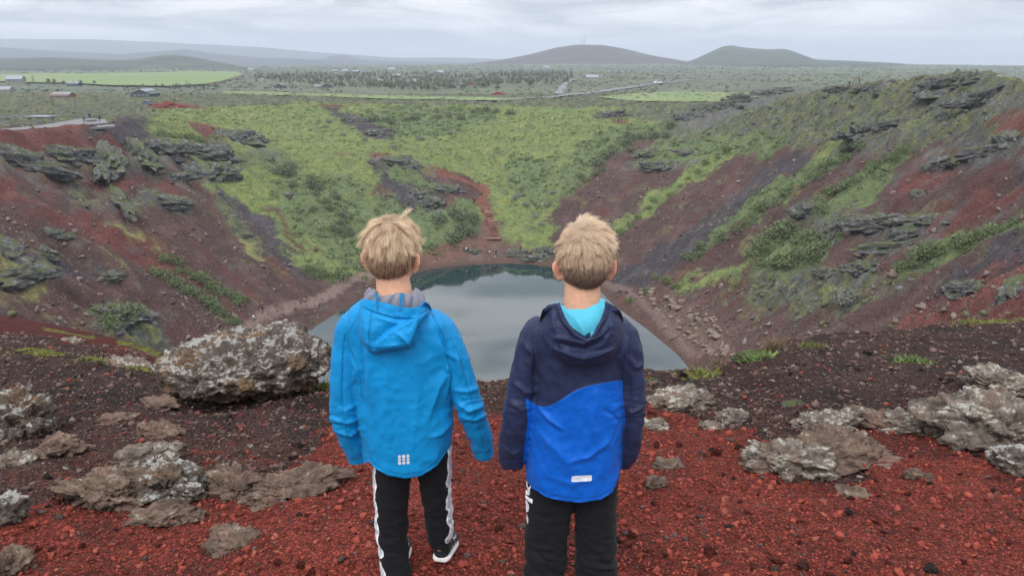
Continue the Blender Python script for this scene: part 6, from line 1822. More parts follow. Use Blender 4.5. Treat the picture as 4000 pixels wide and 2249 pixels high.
# ------------------------------------------------------------------ right boy: navy and royal blue jacket
MAT_NAVY = m_cloth("navy and royal blue shell", (.017, .024, .064), .5, 900, "royal", (.001, .100, .50), seam=True)
MAT_NAVY2 = m_cloth("navy shell", (.017, .024, .064), .5, seam=True)
MAT_CYAN = m_cloth("cyan lining", (.10, .52, .70), .5)
def boy_right():
    Y0 = 2.12; C2 = cv(Y0)
    hc = ad(1470, 661, Y0 + .01)
    pts = lambda l: [ad(u, v, Y0 + dy) for u, v, dy in l]
    neck = (pts([(1468, 675, 0), (1465, 720, -.004), (1465, 770, -.008), (1465, 830, -.01)]), [.052, .0535, .057, .09], [.05, .05, .055, .06])
    torso = (pts([(1463, 805, 0), (1460, 870, 0), (1455, 990, 0), (1445, 1100, .005), (1440, 1190, .01)]), [.06, .115, .11, .10, .095], [.045, .070, .072, .07, .065])
    arms = [(pts([(1345, 860, 0), (1322, 940, -.01), (1303, 1030, -.02), (1294, 1070, .0), (1290, 1098, .005)]), [.033, .034, .030, .026, .020]),
            (pts([(1572, 860, 0), (1588, 940, -.01), (1591, 1030, -.02), (1587, 1070, .0), (1580, 1096, .005)]), [.033, .034, .030, .026, .020])]
    legs = [(pts([(1385, 1210, 0), (1382, 1330, 0), (1376, 1430, -.01), (1372, 1500, -.01)]), [.06, .05, .038, .03]),
            (pts([(1497, 1210, 0), (1498, 1330, 0), (1500, 1430, -.01), (1502, 1500, -.01)]), [.06, .05, .038, .03])]
    me, M, c = make_body("person", hc, math.radians(6), math.radians(2), neck, arms, legs, torso, SKIN)
    body = tag(obj("person", me, MAT_SKIN), "boy with cropped sandy hair in a navy and royal blue jacket with cyan hood lining", "boy", "two boys standing on the rim")
    T = [(775, 1425, 1505, .06, 0), (792, 1375, 1548, .074, 0), (808, 1345, 1580, .088, 0), (835, 1328, 1594, .096, 0), (900, 1335, 1588, .104, 0), (980, 1336, 1578, .110, 0), (1060, 1332, 1570, .113, 0), (1130, 1324, 1562, .115, 0), (1200, 1323, 1557, .116, 0), (1275, 1328, 1552, .115, 0)]
    SL = [(818, 1340, 1390, .045, 0), (836, 1308, 1378, .056, 0), (880, 1296, 1366, .057, 0), (950, 1280, 1356, .058, -.01), (1020, 1268, 1346, .057, -.02), (1080, 1259, 1337, .055, -.015), (1130, 1252, 1328, .052, 0), (1160, 1256, 1322, .045, .01), (1184, 1270, 1312, .034, .02)]
    SR = [(815, 1520, 1572, .045, 0), (834, 1538, 1604, .056, 0), (880, 1553, 1615, .057, 0), (940, 1560, 1622, .057, -.01), (1010, 1563, 1621, .056, -.02), (1080, 1562, 1616, .054, -.015), (1125, 1558, 1610, .050, 0), (1155, 1556, 1600, .043, .01), (1178, 1556, 1582, .032, .02)]
    jm = jacket_mesh("jacket", Y0, T, SL, SR, None)
    hem = [C2(u, v) for u, v in [(1240, 1184), (1315, 1180), (1322, 1205), (1340, 1228), (1375, 1250), (1420, 1260), (1460, 1263), (1510, 1256), (1540, 1238), (1556, 1205), (1562, 1180), (1640, 1180)]]
    folds = [('ridge', [(1355, 1025), (1385, 1055), (1415, 1080)], .007, .009), ('ridge', [(1435, 1160), (1480, 1148), (1535, 1105)], .006, .014), ('crease', [(1520, 1030), (1545, 1045), (1560, 1062)], .005, .005),
             ('ridge', [(1350, 1080), (1400, 1130), (1440, 1180)], .005, .02), ('ridge', [(1500, 980), (1490, 1060), (1500, 1120)], .005, .022), ('crease', [(1340, 905), (1352, 960), (1346, 1010)], .009, .008),
             ('crease', [(1568, 900), (1568, 960), (1566, 1060)], .008, .007), ('ridge', [(1320, 865), (1340, 890), (1336, 930)], .008, .011), ('ridge', [(1575, 850), (1560, 900), (1570, 930)], .008, .010),
             ('ridge', [(1585, 900), (1600, 925), (1620, 915)], .006, .009), ('ridge', [(1295, 960), (1320, 985), (1350, 985)], .006, .010), ('ridge', [(1290, 1010), (1310, 1030), (1340, 1025)], .005, .010),
             ('ridge', [(1262, 1120), (1290, 1140), (1320, 1130)], .004, .010), ('ridge', [(1380, 1200), (1440, 1215), (1500, 1205)], .003, .015), ('ridge', [(1570, 1020), (1590, 1035), (1615, 1025)], .005, .010),
             ('step', [(1335, 1012), (1362, 1022), (1384, 1020), (1415, 1003), (1448, 982), (1480, 970), (1520, 962), (1568, 955)], .0022, .0015)]
    finish_jacket(jm, Y0, folds, C2, hem, 7.0, wr=.0026, elbows=(((1305, 1040), .07, 80, .004, .04), ((1592, 1030), .07, 100, .004, .04)))
    co = get_co(jm)
    bl = [C2(u, v) for u, v in [(1322, 1000), (1335, 1008), (1350, 1019), (1366, 1023), (1384, 1020), (1400, 1012), (1418, 1001), (1435, 989), (1452, 980), (1480, 970), (1520, 962.5), (1566, 955), (1572, 1060), (1566, 1100), (1565, 1420), (1300, 1420), (1318, 1130), (1328, 1060)]]
    sd = sdf_poly(co[:, 0] * Y0 / co[:, 1], CAM_Z + (co[:, 2] - CAM_Z) * Y0 / co[:, 1], bl)
    # sleeves stay navy
    xl = np.interp(co[:, 2], [C2(0, v)[1] for v in (1200, 1130, 1080, 1020, 980)], [C2(u, v)[0] for u, v in ((1318, 1200), (1325, 1130), (1336, 1080), (1341, 1020), (1345, 980))])
    xr = np.interp(co[:, 2], [C2(0, v)[1] for v in (1200, 1100, 1000)], [C2(u, v)[0] for u, v in ((1557, 1200), (1563, 1100), (1566, 1000))])
    vfloat(jm, np.minimum(sd, .05), "royal")
    seam_attr(jm, Y0, [[(1345, 820), (1330, 880), (1345, 960), (1336, 1010)], [(1585, 815), (1570, 870), (1566, 955)], [(1326, 1200), (1342, 1220), (1376, 1241), (1420, 1251), (1460, 1254), (1510, 1247), (1540, 1229), (1555, 1200)], [(1255, 1158), (1320, 1152)], [(1556, 1150), (1602, 1146)], [(1566, 960), (1568, 1060), (1560, 1200)]], C2)
    jk = obj("jacket", jm, MAT_NAVY, body)
    bv = bvh_of(jk)
    top = [(1360, 812), (1366, 786), (1375, 768), (1406, 761), (1440, 763), (1500, 760), (1524.5, 758), (1553, 773), (1563, 797), (1570, 830)]
    bot = [(1360, 815), (1366, 840), (1374, 860), (1388, 890), (1401, 902), (1419, 913), (1442, 922), (1482, 922), (1514, 917), (1539, 901), (1551, 883), (1560, 866), (1570, 834)]
    vcut = [(1409, 740), (1408, 764), (1412, 776), (1419, 793), (1430.6, 814.6), (1450.5, 837.4), (1467.6, 851), (1476, 853.7), (1490, 846.6), (1499, 826), (1509, 810), (1520, 782), (1523.5, 762), (1522, 740)]
    hf = [('ridge', [(1395, 849), (1435, 856), (1469, 864), (1510, 845), (1535, 820)], .010, .008), ('crease', [(1400, 862), (1440, 872), (1475, 876), (1520, 850)], .008, .008),
          ('ridge', [(1402, 880), (1440, 896), (1469, 903), (1510, 892), (1546, 877)], .010, .008), ('step', [(1366, 790), (1376, 850), (1395, 885)], .006, .006),
          ('ridge', [(1405, 770), (1415, 805), (1445, 842), (1478, 858), (1500, 838), (1520, 800), (1526, 765)], .007, .006), ('ridge', [(1385, 775), (1392, 820), (1400, 845)], .005, .010), ('ridge', [(1545, 790), (1535, 840), (1510, 875)], .007, .012),
          ('crease', [(1400, 862), (1412, 885), (1425, 900)], .006, .006)]
    yb = ray_y(bv, Y0)
    hm = hood_sheet("hood", Y0, 1360, 1570, top, bot, .066, hf, C2, 130, 110, yback=yb, cut=vcut, seed=5.0, peak=.7)
    seam_attr(hm, Y0, [[(1395, 770), (1405, 805), (1440, 848), (1478, 864), (1505, 842), (1530, 800), (1536, 768)]], C2)
    hood = thicken(obj("hood", hm, MAT_NAVY2, jk), .005)
    # cyan lining behind the V of the hood
    ltop = [(1400, 758), (1410, 765), (1416, 768), (1428, 778), (1450, 777.5), (1473, 777), (1490, 769), (1505, 762), (1512, 750), (1518, 751), (1526, 760)]
    us = np.linspace(1400, 1526, 80); tt = np.linspace(0, 1, 50); vts = []
    vt = np.interp(us, [q[0] for q in ltop], [q[1] for q in ltop])
    for q in tt:
        for u, v0 in zip(us, vt):
            v = v0 + (862 - v0) * q
            yy = Y0 - .066 - .010 * q - .012 * math.sin(q * 2.6) + .006 * math.sin((u - 1400) / 18) * (.3 + q) * .4
            vts.append(ad(u, v, yy))
    lm = new_mesh("lining", np.array(vts), grid_faces(80, 50)[:, ::-1])
    co = get_co(lm); h_ = fold_disp(co[:, 0], co[:, 2], [('ridge', [(1425, 780), (1432, 792), (1436, 796)], .003, .003), ('ridge', [(1476, 850), (1488, 835), (1500, 826)], .004, .004), ('ridge', [(1440, 790), (1460, 820), (1472, 845)], .003, .008)], cv(Y0 - .07))
    co[:, 1] -= h_; set_co(lm, co)
    thicken(obj("lining", lm, MAT_CYAN, hood), .003)
    patch("reflective_tag", bv, [(1438, 1196.5), (1448, 1195.5), (1463, 1194.5), (1478, 1193.8), (1487, 1193.5), (1488.5, 1195), (1488.5, 1200), (1488, 1207), (1486, 1208.5), (1476, 1209), (1463, 1210), (1450, 1210.5), (1439, 1211), (1437.5, 1209), (1437.5, 1203)], Y0, MAT_REFLECT, jk, .002, 4)
    L = [(1160, 1330, 1450, .08, 0), (1230, 1326, 1446, .076, 0), (1280, 1324, 1438, .070, 0), (1340, 1326, 1428, .062, 0), (1400, 1324, 1420, .055, -.005), (1450, 1322, 1418, .052, -.01), (1520, 1328, 1412, .05, -.01), (1545, 1332, 1410, .05, -.01)]
    Rr = [(1160, 1430, 1555, .08, 0), (1230, 1438, 1553, .076, 0), (1280, 1446, 1550, .070, 0), (1340, 1450, 1548, .062, 0), (1400, 1452, 1548, .055, -.005), (1450, 1452, 1547, .052, -.01), (1520, 1458, 1540, .05, -.01), (1545, 1460, 1538, .05, -.01)]
    tr = trousers("trousers", Y0, L, Rr, MAT_BLACK2, body, 9.0, knee=((ad(1380, 1400, Y0)[2], .12, .010),))
    tb = bvh_of(tr)
    # white lettering running down the outside of the leg
    MW = paint("white print", (.80, .80, .84), .6, .05, 40)
    def g2(X, Y): return ((2020 + X / 5.363) / DS, (1830 + Y / 5.363) / DS)
    for gl in ([(188, 245), (295, 345), (285, 400), (268, 430), (268, 520), (250, 555), (215, 545), (176, 515), (172, 440), (215, 430), (222, 405), (190, 350)],
               [(168, 520), (215, 575), (325, 635), (322, 722), (260, 695), (215, 650), (168, 590)],
               [(172, 625), (215, 680), (245, 750), (252, 820), (238, 880), (215, 902), (190, 895), (178, 830), (190, 800), (182, 740), (172, 700)],
               [(190, 920), (215, 965), (238, 1040), (235, 1120), (222, 1155), (208, 1100), (200, 1020)]):
        patch("print_letter", tb, [g2(x_ + 6, y_) for x_, y_ in gl], Y0, MW, tr, .0016, 4)
    gz = lambda p: float(near_surface(np.array([p[0]]), np.array([p[1]]))[0])
    for u in (1372, 1500):
        hl = ad(u, 1520, Y0); hl = np.array([hl[0], Y0 - .05, 0.]); hl[2] = gz(hl) + .004; tl = hl + (0, .21, 0); tl[2] = gz(tl) + .004
        shoe(body, hl, tl, mats=(MAT_SHOE, MAT_SOLE))
    # cropped hair: dark tapered nape, sandy top brushed across, cowlick
    _hj = np.random.default_rng(6)
    keep = lambda p, d: (p[:, 2] > -.078 + np.abs(_hj.normal(size=len(p))) * .010 + .55 * np.clip(p[:, 1] + .01, 0, .2) + .006 * np.sin(p[:, 0] * 70)) & (p[:, 1] < .075) & ~((np.abs(p[:, 0]) > .060) & (p[:, 2] < .0) & (p[:, 1] > -.03))
    p, nn, g = scalp_roots(20000, keep, 31)
    whorl = np.array([-.004, -.045, .105])
    f = p - whorl; f -= nn * (f * nn).sum(1)[:, None]; f /= np.linalg.norm(f, axis=1)[:, None] + 1e-9
    f = f + np.stack([.45 * sstep(.02, .09, p[:, 2]), 0 * p[:, 0], -.5 * sstep(.05, -.02, p[:, 2])], 1); f -= nn * (f * nn).sum(1)[:, None] * .8
    f /= np.linalg.norm(f, axis=1)[:, None]
    hz = sstep(-.06, .06, p[:, 2])
    ln = lerp(.005, .030, hz) * g.uniform(.8, 1.25, len(p))
    S = grow(p, nn, f, ln, lerp(.14, .48, hz) * g.uniform(.7, 1.2, len(p)), 8, .0005, .05, 8, 500, .5, .2)
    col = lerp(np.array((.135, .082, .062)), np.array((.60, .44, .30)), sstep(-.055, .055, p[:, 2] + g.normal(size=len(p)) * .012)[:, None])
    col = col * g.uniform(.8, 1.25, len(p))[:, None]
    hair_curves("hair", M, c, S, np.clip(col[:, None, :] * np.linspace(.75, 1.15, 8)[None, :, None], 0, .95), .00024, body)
    keep2 = lambda p, d: (p[:, 2] > .06) & (p[:, 1] < .08)
    p, nn, g = scalp_roots(9000, keep2, 32)
    f = p - whorl; f -= nn * (f * nn).sum(1)[:, None]; f /= np.linalg.norm(f, axis=1)[:, None] + 1e-9
    f = f + np.array([.55, .1, .0]); f /= np.linalg.norm(f, axis=1)[:, None]
    tuft = np.exp(-(((p[:, 0] - .0) / .022) ** 2 + ((p[:, 1] - .02) / .035) ** 2))
    S = grow(p, nn, f, g.uniform(.032, .050, len(p)) * (1 + .55 * tuft), np.clip(g.uniform(.26, .46, len(p)) + .5 * tuft, 0, .95), 10, .0009, .06, 9, 260, .5, .26)
    col = lerp(np.array((.50, .36, .235)), np.array((.88, .71, .52)), g.uniform(0, 1, len(p))[:, None]) 
    hair_curves("hair", M, c, S, np.clip(col[:, None, :] * np.linspace(.7, 1.1, 10)[None, :, None], 0, .95), .00024, body)
    return body
boy_right()
# ================================================================== houses, car, masts, walkers, stairs, platform
def plane_hit(u, v, z):
    d = ray(u * DS, v * DS); t = (z - CAM_Z) / d[2]; return np.array([0, 0, CAM_Z]) + d * t
WHITE = paint("white paint", (.30, .30, .31), .6); ROOFG = paint("grey roof", (.23, .25, .28), .6, .15, .3); ROOFW = paint("pale roof", (.24, .26, .29), .6)
TEAL = paint("dark teal wall", (.055, .075, .080), .8); REDW = paint("red brown wall", (.19, .075, .050), .8); DARKW = paint("dark wall", (.05, .052, .056), .8); REDB = paint("red wall", (.26, .065, .045), .8); CREAM = paint("cream wall", (.22, .215, .21), .8)
GLASS = paint("window glass", (.10, .12, .14), .15, .1, 1, .6); WOOD = paint("weathered wood", (.17, .16, .16), .85, .2, 1.5); REDWOOD = paint("red brown wood", (.19, .095, .070), .85, .2, 1.5)
def house(u, v, w, wall, roof, label, gable=False, hw=.34, hr=.22, depth=.8, nwin=3, rz=0.0, y0=250, white_win=True):
    p = hd(u, v, y0, 5200); dep = p[1] * CP + (CAM_Z - p[2]) * SP; W = w * .75 * dep / FPX * DS; D = W * depth; H = W * hw; R = W * hr
    e = empty("house", (p[0], p[1] + D / 2, p[2] - .2), rz)
    MB().box((0, 0, H / 2), (W, D, H)).build("wall", wall, e)
    mb = MB(); o = W * .04
    if gable:
        prof = [(-W / 2 - o, H - .3), (0, H + R), (W / 2 + o, H - .3), (W / 2 + o, H - .3 - W * .03), (0, H + R - W * .035), (-W / 2 - o, H - .3 - W * .03)]
        n = 6; V = [(x, -D / 2 - o, z) for x, z in prof] + [(x, D / 2 + o, z) for x, z in prof]
        gv = MB().add([(-W / 2, -D / 2 + .02, H), (W / 2, -D / 2 + .02, H), (0, -D / 2 + .02, H + R * .93), (-W / 2, D / 2 - .02, H), (W / 2, D / 2 - .02, H), (0, D / 2 - .02, H + R * .93)], [(0, 1, 2), (5, 4, 3), (0, 2, 5, 3), (1, 4, 5, 2), (0, 3, 4, 1)])
        gv.build("gable", wall, e)
    else:
        prof = [(-D / 2 - o, H - .2), (0, H + R), (D / 2 + o, H - .2), (D / 2 + o, H - .2 - W * .02), (0, H + R - W * .025), (-D / 2 - o, H - .2 - W * .02)]
        n = 6; V = [(-W / 2 - o, y, z) for y, z in prof] + [(W / 2 + o, y, z) for y, z in prof]
        gv = MB().add([(-W / 2 + .02, -D / 2, H), (-W / 2 + .02, D / 2, H), (-W / 2 + .02, 0, H + R * .93), (W / 2 - .02, -D / 2, H), (W / 2 - .02, D / 2, H), (W / 2 - .02, 0, H + R * .93)], [(0, 2, 1), (3, 4, 5), (0, 3, 5, 2), (1, 2, 5, 4), (0, 1, 4, 3)])
        gv.build("gable", wall, e)
    F = [(0, 1, 4, 5), (1, 2, 3, 4), (11, 10, 7, 6), (10, 9, 8, 7), (0, 6, 7, 1), (1, 7, 8, 2), (2, 8, 9, 3), (3, 9, 10, 4), (4, 10, 11, 5), (5, 11, 6, 0)]
    mb.add(V, F); mb.build("roof", roof, e)
    for i in range(nwin):
        x = (i + .5) / nwin * W * .86 - W * .43
        f = MB().box((x, -D / 2 - .03, H * .55), (W * .13, .08, H * .42)).build("window", WHITE, e)
        MB().box((x, -D / 2 - .09, H * .55), (W * .095, .05, H * .32)).build("pane", GLASS if white_win else WHITE, f)
    return tag(e, label, "house", "houses on the plain")
house(32, 211, 48, CREAM, ROOFW, "low pale house at the left edge before the hay field", rz=.2)
house(150, 248, 58, REDW, ROOFG, "long red-brown house with a grey roof at left", nwin=3, hw=.22, hr=.14)
house(182, 217, 36, DARKW, ROOFG, "small dark house with a grey roof behind the red-brown house", hw=.25, hr=.16)
house(355, 246, 66, TEAL, ROOFG, "dark teal gabled house with white windows", True, .26, .18, 1.1, 4)
house(8, 232, 40, CREAM, ROOFW, "white house cut by the left picture edge", hw=.25)
house(703, 222, 34, DARKW, ROOFG, "grey double-gabled house in the scrub", True, .26, .2)
house(822, 221, 30, DARKW, ROOFG, "dark house with a grey roof beside a white garage", True, .3, .2)
house(798, 221, 22, WHITE, ROOFW, "white garage beside the dark house", False, .32, .1, 1, 1)
house(800, 205, 22, DARKW, ROOFG, "small dark gabled house above the white garage", True)
house(655, 205, 20, WHITE, ROOFW, "small white gabled cottage near the field track", True, nwin=2)
house(905, 214, 18, CREAM, ROOFW, "tiny pale cottage at the wood's left edge", True, nwin=2)
house(998, 196, 24, DARKW, ROOFW, "white-roofed cottage high in the wood", nwin=2)
house(1038, 208, 30, WHITE, ROOFW, "long white cottage in the middle of the wood", nwin=3, hw=.2)
house(955, 207, 22, WHITE, ROOFW, "white cottage left in the wood", nwin=2, hw=.24)
house(1136, 222, 26, DARKW, ROOFW, "white-gabled cottage at the wood's front edge", True)
house(1184, 214, 24, REDB, ROOFW, "reddish cottage at the right of the wood", True, nwin=2)
house(1253, 241, 36, REDB, REDB, "long red house beside the road", True, .22, .18, nwin=3)
house(1243, 240, 16, REDB, ROOFG, "small red shed beside the long red house", False, .5, .15, nwin=1)
house(1252, 223, 18, DARKW, ROOFW, "grey cottage behind the long red house", True, nwin=2)
house(1490, 200, 40, WHITE, ROOFW, "white house alone right of the dark trees", False, .2, .18, nwin=3)
for k, u in enumerate((1535, 1550, 1566, 1582)):
    house(u, 183, 11, WHITE, ROOFG, "white holiday hut, %s of four in a row under the mast hill" % ("first", "second", "third", "last")[k], True, .5, .3, 1, 1)
house(1105, 185, 26, WHITE, ROOFW, "long white farm building on the far plain", nwin=3, hw=.18)
house(868, 183, 20, WHITE, ROOFW, "white farmhouse on the far plain", nwin=2); house(842, 182, 16, CREAM, ROOFW, "pale farm shed beside the white farmhouse", nwin=1); house(895, 185, 20, DARKW, ROOFG, "grey barn on the far plain", nwin=1)
house(630, 180, 18, WHITE, ROOFW, "white farmhouse at the end of the field track", nwin=2); house(985, 180, 22, WHITE, ROOFW, "white barn beyond the wood", nwin=2); house(1375, 175, 20, WHITE, ROOFW, "white roof above the dark conifers", nwin=2)
house(1836, 249, 17, DARKW, DARKW, "dark box shed standing in the green pasture", False, .6, .05, 1, 1)
# flat-roofed hut near the platform
p = plane_hit(97, 293, -15.0); e = empty("kiosk", (p[0], p[1], -18.0))
MB().box((0, 1.5, 1.4), (6.2, 3.6, 2.8)).build("wall", CREAM, e); MB().box((0, 1.5, 2.92), (7.4, 4.8, .25)).build("fascia", WHITE, e); MB().box((0, 1.5, 3.06), (7.1, 4.5, .08)).build("roof", ROOFG, e)
tag(e, "flat grey-roofed kiosk with white edge left of the platform", "kiosk")
# white fence
a, b = hd(-40, 304, 150), hd(62, 298, 150); fe = empty("fence", tuple(a))
n = 12
for i in range(n):
    q = a + (b - a) * i / (n - 1); z = fast_z(q[0], q[1])
    MB().box((q[0] - a[0], q[1] - a[1], z - a[2] + .6), (.16, .16, 1.3)).build("post", WHITE, fe)
for hgt in (.45, .95):
    mb = MB(); zz_ = [ground_z(np.array([(a + (b - a) * t_)[0]]), np.array([(a + (b - a) * t_)[1]]))[0] for t_ in (0, 1)]
    mb.beam((0, -.1, zz_[0] - a[2] + hgt), (b[0] - a[0], b[1] - a[1] - .1, zz_[1] - a[2] + hgt), .08, .16); mb.build("rail", WHITE, fe)
tag(fe, "white post and rail fence at the left edge", "fence")
# viewing platform and boardwalk
ZP = -14.7
pe = empty("viewing_platform", tuple(plane_hit(170, 312, ZP)))
def slab(name, pts, z, th, mat, par):
    V = np.array([plane_hit(u, v, z) for u, v in pts]) - np.array(par.location); n = len(V)
    mb = MB(); mb.add(list(V) + list(V - (0, 0, th)), [tuple(range(n - 1, -1, -1)), tuple(range(n, 2 * n))] + [(i, (i + 1) % n, n + (i + 1) % n, n + i) for i in range(n)])
    o = mb.build(name, mat, par)
    bm = bmesh.new(); bm.from_mesh(o.data); bmesh.ops.recalc_face_normals(bm, faces=bm.faces[:]); bm.to_mesh(o.data); bm.free(); return o
slab("deck", [(-40, 328), (90, 317), (160, 306), (205, 298), (262, 300), (272, 309), (215, 314), (120, 321), (-40, 333)], ZP, .35, WOOD, pe)
slab("lower_step", [(85, 326), (180, 320), (285, 313), (290, 317), (190, 325), (85, 331)], ZP - .35, .5, WOOD, pe)
slab("bench", [(215, 299), (240, 298), (243, 301), (218, 302.5)], ZP + .5, .45, WOOD, pe)
tag(pe, "grey wooden viewing platform on the red left rim", "platform")
# stairs down to the lake
b0, t0 = hs(1247, 599), hs(1221, 523)
se = empty("staircase", tuple(b0)); NS = 22
dirv = t0 - b0; hr_ = np.array([dirv[1], -dirv[0], 0]); hr_ /= np.linalg.norm(hr_)
for i in range(NS):
    q = dirv * (i + .5) / NS; c_ = b0 + q; z = max(slope_z(c_[0], c_[1]), 0 * q[2] + b0[2] + q[2]) - b0[2]
    MB().box((q[0], q[1], z + .22), (2.0, np.linalg.norm(dirv[:2]) / NS * .94, .20), math.atan2(-dirv[0], dirv[1]) * 1.0).build("step", REDWOOD, se)
for s in (-1, 1):
    mb = MB()
    for i in range(NS):
        q0, q1 = dirv * i / NS, dirv * (i + 1) / NS
        z0 = max(slope_z((b0 + q0)[0], (b0 + q0)[1]) - b0[2], q0[2]); z1 = max(slope_z((b0 + q1)[0], (b0 + q1)[1]) - b0[2], q1[2])
        mb.beam((q0[0] + hr_[0] * s * 1.06, q0[1] + hr_[1] * s * 1.06, z0 + .25), (q1[0] + hr_[0] * s * 1.06, q1[1] + hr_[1] * s * 1.06, z1 + .25), .10, .30)
    mb.build("stringer", REDWOOD, se)["kind"] = "stuff"
MB().box((-.6, -1.0, .1), (4.6, 1.6, .3)).build("landing", REDWOOD, se)
tag(se, "red-brown wooden staircase climbing from the beach", "stairs")
PATHM = paint("red path", (.15, .055, .040), .95, .25, .2); TRAIL = paint("trodden scoria", (.150, .105, .090), .95, .2, .3)
slz = lambda x, y: ground_z(x, y) + .35
# red spoil heap by the car park
p = hs(418, 270); v_, f_ = rock_shape(4, 9.1, rough=.4, facet=.2, pits=.0); v_[:, 2] = np.maximum(v_[:, 2], 0) * .9
me = new_mesh("spoil_heap", v_ * (6.5, 4, 2.6), f_); vcol(me, np.tile((.15, .045, .036), (len(v_), 1))); tag(obj("spoil_heap", me, MAT_STONE, None, (p[0], p[1] + 3, p[2] - .2)), "heap of red scoria beside the parked car", "heap")
# car
def car(u, v, L, rgb, label, rz, y0=200, y1=900):
    p = hd(u, v, y0, y1); e = empty("parked_car", tuple(p + (0, 0, .02)), rz); M_ = paint("car paint " + label[:12], rgb, .3, .05, 1, .5)
    W, H = L * .42, L * .40
    prof = [(-.5, .12), (-.5, .30), (-.46, .36), (-.36, .58), (.18, .60), (.30, .40), (.48, .35), (.5, .28), (.5, .12)]
    V = [(x * L, -W / 2, z * H / .6) for x, z in prof] + [(x * L, W / 2, z * H / .6) for x, z in prof]; n = len(prof)
    mb = MB().add(V, [tuple(range(n - 1, -1, -1)), tuple(range(n, 2 * n))] + [(i, (i + 1) % n, n + (i + 1) % n, n + i) for i in range(n)])
    o = mb.build("body", M_, e); bm = bmesh.new(); bm.from_mesh(o.data); bmesh.ops.recalc_face_normals(bm, faces=bm.faces[:]); bmesh.ops.bevel(bm, geom=bm.edges[:], offset=.06, segments=2, affect='EDGES'); bm.to_mesh(o.data); bm.free()
    GL = paint("car glass", (.03, .035, .04), .1, .05, 1, .6)
    for s in (-1, 1):
        for x0, x1 in ((-.36, -.10), (-.07, .19)):
            MB().box(((x0 + x1) / 2 * L, s * (W / 2 + .012), .475 * H / .6), ((x1 - x0) * L, .03, .15 * H / .6)).build("side_window", GL, e)
        for x in (-.31, .31):
            a_ = np.linspace(0, 2 * math.pi, 17)[:-1]; r_ = .34
            MB().tube([(x * L, s * (W / 2 - .16), r_), (x * L, s * (W / 2 + .03), r_)], r_, 16).build("wheel", paint("tyre", (.02, .02, .022), .8), e)
        MB().box((L * .497, s * W * .34, .30 * H / .6), (.05, .3, .12)).build("headlight", WHITE, e)
        MB().box((-L * .497, s * W * .36, .33 * H / .6), (.05, .22, .14)).build("tail_light", REDB, e)
    MB().box((-.425 * L, 0, .47 * H / .6), (.06, W * .8, .15 * H / .6)).build("rear_window", GL, e)
    return tag(e, label, "car")
car(370, 265, 4.7, (.10, .13, .18), "dark blue car parked by the red spoil heap", 2.7)
car(1655, 211.5, 7.5, (.6, .6, .6), "white van driving on the far road", .4, 250, 5000)
# masts
for u, v0, hgt, lab in ((1464, 113.4, 30, "shorter radio mast on the brown hill"), (1469.5, 113.4, 40, "taller radio mast on the brown hill")):
    p = ad(u, v0, 3800); e = empty("radio_mast", tuple(p - (0, 0, 3)))
    MB().tube([(0, 0, 0), (0, 0, hgt * .6), (0, 0, hgt)], [1.3, 1.0, .5], 6).build("pole", WHITE, e); MB().box((0, 0, 1.8), (7, 5, 3.6)).build("hut", CREAM, e)
    MB().box((0, 0, hgt * .82), (2.6, 2.6, 2.2)).build("antenna", WHITE, e)
    tag(e, lab, "mast")
# --- walkers
def person_mesh(pose):
    mb = MB(); st = pose == "walk"; si = pose == "sit"
    hip = .45 if si else .92
    if si:
        legs = [[(-.1, 0, .45), (-.11, .42, .48), (-.12, .45, .05)], [(.1, 0, .45), (.11, .42, .48), (.12, .45, .05)]]
    elif st:
        legs = [[(-.09, 0, .92), (-.10, .20, .50), (-.10, .22, .06)], [(.09, 0, .92), (.10, -.02, .48), (.10, -.26, .09)]]
    else:
        legs = [[(-.09, 0, .92), (-.11, .03, .48), (-.12, 0, .05)], [(.09, 0, .92), (.12, .02, .48), (.14, 0, .05)]]
    for l in legs: mb.tube(l, [.10, .075, .055], 8)
    for l in legs: ell(mb, np.array(l[-1]) + (0, .07, -.005), (.05, .13, .045))
    loft(mb, [(0, 0, hip - .06), (0, 0, hip + .18), (0, -.01, hip + .42), (0, 0, hip + .54)], [.16, .16, .20, .10], [.11, .12, .13, .08], 16)
    for s in (-1, 1):
        sw = .14 * s if st else 0.0
        mb.tube([(s * .19, 0, hip + .48), (s * .25, sw * .5 + .02, hip + .22), (s * .24, sw + .10, hip + .0)], [.062, .052, .040], 8)
        ell(mb, (s * .24, sw + .12, hip - .06), (.035, .04, .06))
    mb.tube([(0, 0, hip + .5), (0, .01, hip + .66)], [.06, .055], 8)
    ell(mb, (0, .015, hip + .72), (.085, .10, .12))
    me = remesh(mb, "person", .030, 2, .5); return get_co(me).copy(), np.array([p.vertices[:] for p in me.polygons if len(p.vertices) == 4]), hip
_PP = {k: person_mesh(k) for k in ("stand", "walk", "sit")}
t = NT("outdoor clothing"); MAT_FOLK = t.out(t.attr("Col"), .8)
def walker(u, v, pose, top, leg, label, rz=0.0, hair=(.06, .045, .035), y0=30, hgt=1.75, at_=None, zoff=0.0):
    co, F, hip = _PP[pose]; p = hs(u, v) if at_ is None else at_
    z = co[:, 2]; x = co[:, 0]; col = np.tile(np.array(leg, float), (len(co), 1))
    col[(z > hip + .02)] = top; arm = np.abs(x) > .20; col[arm & (z > hip - .02)] = top
    col[z > hip + .60] = (.55, .36, .28); col[(z > hip + .74) | ((z > hip + .64) & (co[:, 1] < 0))] = hair; col[(np.abs(x) > .19) & (z < hip) & (z > hip - .14) & (z > .3)] = (.55, .36, .28); col[z < .10] = (.03, .03, .03)
    me = new_mesh("person", co * (hgt / 1.78), F); vcol(me, col)
    o = obj("person", me, MAT_FOLK, None, (p[0], p[1], p[2] + zoff)); o.rotation_euler = (0, 0, rz)
    return tag(o, label, "person", "walkers around the crater")
